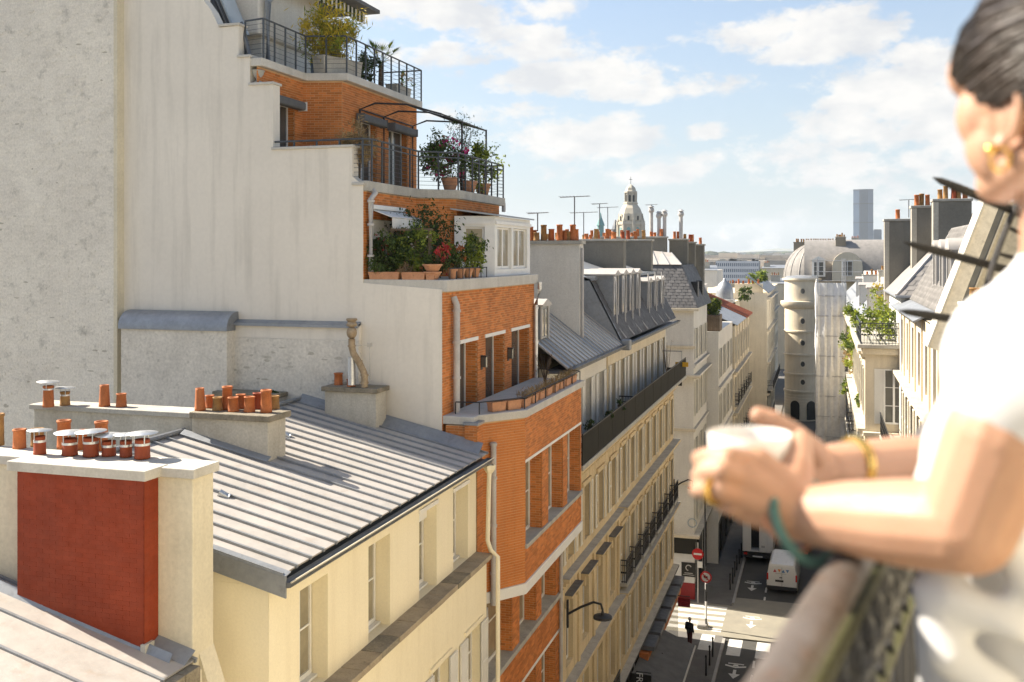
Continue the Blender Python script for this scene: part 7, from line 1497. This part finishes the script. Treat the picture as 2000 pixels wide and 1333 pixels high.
q = MB(); ell_ax(q, hp(-.004, .084, -.069), Ax, (.0055, .0055, .0055)); q.build('earring', 'gold', wm, smooth=True); torus(hp(-.012, .082, -.078), Fh, .011, .0016).build('earring', 'gold', wm, smooth=True)
# cup
cc_ = atD(1464, 848, 1.0); cup = thing('cup', 'white ceramic cup held in both hands above the street', 'cup', cc_-Vector((0, 0, .072)))
MB().lathe([(.026, 0), (.031, .002), (.036, .018), (.0395, .045), (.0412, .072), (.0402, .0735), (.0388, .071), (.037, .045), (.033, .016), (.001, .010)], cc_-Vector((0, 0, .072)), 40).build('bowl', 'ceramic', cup, smooth=True)
MB().lathe([(.001, 0), (.0375, 0), (.0375, .001)], cc_-Vector((0, 0, .022)), 30).build('coffee', 'bark', cup)

# ------------------------------------------------------------------ balcony, rail and spikes
bl = thing('balcony', 'iron railed balcony with worn handrail and cast frieze under the woman', 'balcony', (0, 0, FLOOR))
rl = lambda k, z: CR*(.178+.128*k)+CF*(.665+.243*k)+Vector((0, 0, EYE+z))
k0, k1 = -1.2, 4.6
MB().tube([rl(k, -.285) for k in (k0, -.5, 0, 1, 2, 3, k1)], .019, 14, flat=.62).build('handrail', 'handrail_paint', bl, smooth=True)
dirr = (rl(1, 0)-rl(0, 0)).normalized(); sid = Vector((dirr.y, -dirr.x, 0))
def bar(z, h, w, m, nm='bar'):
    a, b = rl(k0, z), rl(k1, z); MB().slab([a-sid*w/2, b-sid*w/2, b+sid*w/2, a+sid*w/2], (0, 0, h)).build(nm, m, bl)
bar(-.325, .010, .030, 'lit_olive_iron'); bar(-.475, .008, .014, 'lit_olive_iron'); bar(-1.25, .012, .026, 'black_iron')
Lr = (rl(k1, 0)-rl(k0, 0)).length; n = int(Lr/.075)
def frieze():
    q = MB()
    def ring(cx, cz, R_, r, a0=0, a1=2*math.pi): q.tube([(cx+R_*math.cos(a0+(a1-a0)*i/14), 0, cz+R_*math.sin(a0+(a1-a0)*i/14)) for i in range(15)], r, 6)
    ring(0, .07, .028, .0055); ring(-.022, .115, .014, .004, -1, 3.6); ring(.022, .115, .014, .004, -.5, 4.2); ring(-.02, .028, .014, .004, 0, 5); ring(.02, .028, .014, .004, -2, 3)
    q.ell((0, 0, .07), (.011, .009, .011), 8, 6); q.tube([(-.037, 0, 0), (-.037, 0, .14)], .0045, 6)
    return q.mesh('frieze_scroll', 'black_iron', True)
fme = frieze()
for i in range(n): p = rl(k0, -.465)+dirr*(.04+.075*i); inst(fme, 'frieze_scroll', bl, p, math.atan2(dirr.y, dirr.x))
bme_ = MB().lathe([(.007, 0), (.007, .25), (.013, .29), (.016, .33), (.013, .37), (.007, .41), (.007, .775)], n=8).mesh('baluster', 'black_iron', True)
for i in range(n): p = rl(k0, -1.25)+dirr*(.04+.075*i); inst(bme_, 'baluster', bl, p)
fl_ = [rl(k0, 0)+sid*-.06, rl(k1, 0)+sid*-.06, rl(k1, 0)+sid*1.3, rl(k0, 0)+sid*1.3]
MB().prism([(p.x, p.y) for p in fl_], FLOOR-.18, FLOOR).build('floor_slab', 'concrete', bl)
sk = thing('spike_fan', 'fan of black iron spikes guarding the side of the balcony', 'spikes', atD(2110, 560, 2.2))
SD = 2.2
for k, (a, b) in enumerate((((1822, 347), (2120, 470)), ((1765, 473), (2110, 566)), ((1755, 607), (2100, 660)), ((1960, 440), (2110, 512)), ((1945, 494), (2105, 540)), ((1935, 546), (2100, 600)))):
    A_, B_ = atD(*a, SD+.02*(k % 2)), atD(*b, SD+.02*(k % 2)); L_ = (B_-A_); r = .0095 if k < 3 else .005
    MB().tube([A_, A_+L_*.05, A_+L_*.16, A_+L_*.3, B_], [.0012, r*.75, r*1.02, r, r*1.05], 10).build('spike', 'spike_iron', sk, smooth=True)
MB().tube([atD(x, y, SD-.012) for x, y in ((2010, 330), (1990, 390), (1962, 455), (1940, 515), (1924, 570), (1912, 640), (1906, 720))], .0098, 8, flat=.6).build('curved_bar', 'spike_iron', sk, smooth=True)
MB().tube([atD(2120, 440, SD), atD(2104, 680, SD)], .014, 8).build('hub_bar', 'spike_iron', sk); h_ = atD(2112, 560, SD); MB().tube([h_, (1.45, h_.y, h_.z)], .014, 8).build('anchor', 'spike_iron', sk)
MB().tube([atD(1906, 720, SD-.012), atD(2104, 680, SD)], .0098, 8).build('brace', 'spike_iron', sk)

# ------------------------------------------------------------------ the man at the crossing
pm_ = onZ(1347, 1266, .12); man = thing('person', 'man in dark jacket and maroon trousers standing by the kerb before the crossing', 'person', pm_, R(60))
def LP(x, y, z): return Vector((x, y, z))
q = MB(); ell_ax(q, (.02, 0, 1.60), (Vector((1, 0, 0)), Vector((0, 1, 0)), CU), (.10, .08, .115)); cap_mb(q, (0, 0, 1.40), .055, (.01, 0, 1.52), .05); ell_ax(q, (.11, 0, 1.58), (Vector((1, 0, 0)), Vector((0, 1, 0)), CU), (.02, .014, .022))
for s in (-1, 1): chain(q, [LP(-.02, s*.20, 1.36), LP(-.04, s*.24, 1.08), LP(.08, s*.2, .92), LP(.12, s*.18, .86)], [.05, .04, .03, .02]); ell_ax(q, (.01, s*.085, 1.59), (Vector((1, 0, 0)), Vector((0, 1, 0)), CU), (.02, .012, .032))
for s in (-1, 1):
    chain(q, [LP(0, s*.09, .92), LP(.02+.04*s, s*.10, .50), LP(-.02+.08*s, s*.11, .10)], [.08, .055, .04])
    for k in range(5): chain(q, [LP(.13, s*(.155+.012*k), .85), LP(.15, s*(.155+.012*k), .80), LP(.14, s*(.158+.012*k), .76+.01*(k == 0))], [.009, .008, .007])
fuse(q.build('body', 'skin', man, local=True), .012, 3)
q = MB(); ell_ax(q, (-.01, 0, 1.18), (Vector((1, 0, 0)), Vector((0, 1, 0)), CU), (.145, .205, .27)); ell_ax(q, (0, 0, .96), (Vector((1, 0, 0)), Vector((0, 1, 0)), CU), (.14, .18, .15)); cap_mb(q, (-.02, -.16, 1.37), .075, (-.02, .16, 1.37), .075)
for s in (-1, 1): chain(q, [LP(-.02, s*.20, 1.36), LP(-.04, s*.25, 1.08), LP(.08, s*.205, .93)], [.07, .058, .046])
fuse(q.build('jacket', 'black_cloth', man, local=True), .014, 4)
q = MB()
for s in (-1, 1): chain(q, [LP(0, s*.09, .92), LP(.02+.04*s, s*.10, .50), LP(-.02+.08*s, s*.11, .10)], [.10, .075, .065])
fuse(q.build('trousers', 'maroon_cloth', man, local=True), .014, 3)
for s in (-1, 1): q = MB(); ell_ax(q, (.04+.08*s, s*.11, .05), (Vector((1, 0, 0)), Vector((0, 1, 0)), CU), (.14, .05, .05)); q.build('shoe', 'shoe', man, local=True, smooth=True)
q = MB(); ell_ax(q, (.005, 0, 1.64), (Vector((1, 0, 0)), Vector((0, 1, 0)), CU), (.105, .088, .09)); q.build('hair', 'pale_coping', man, local=True, smooth=True)
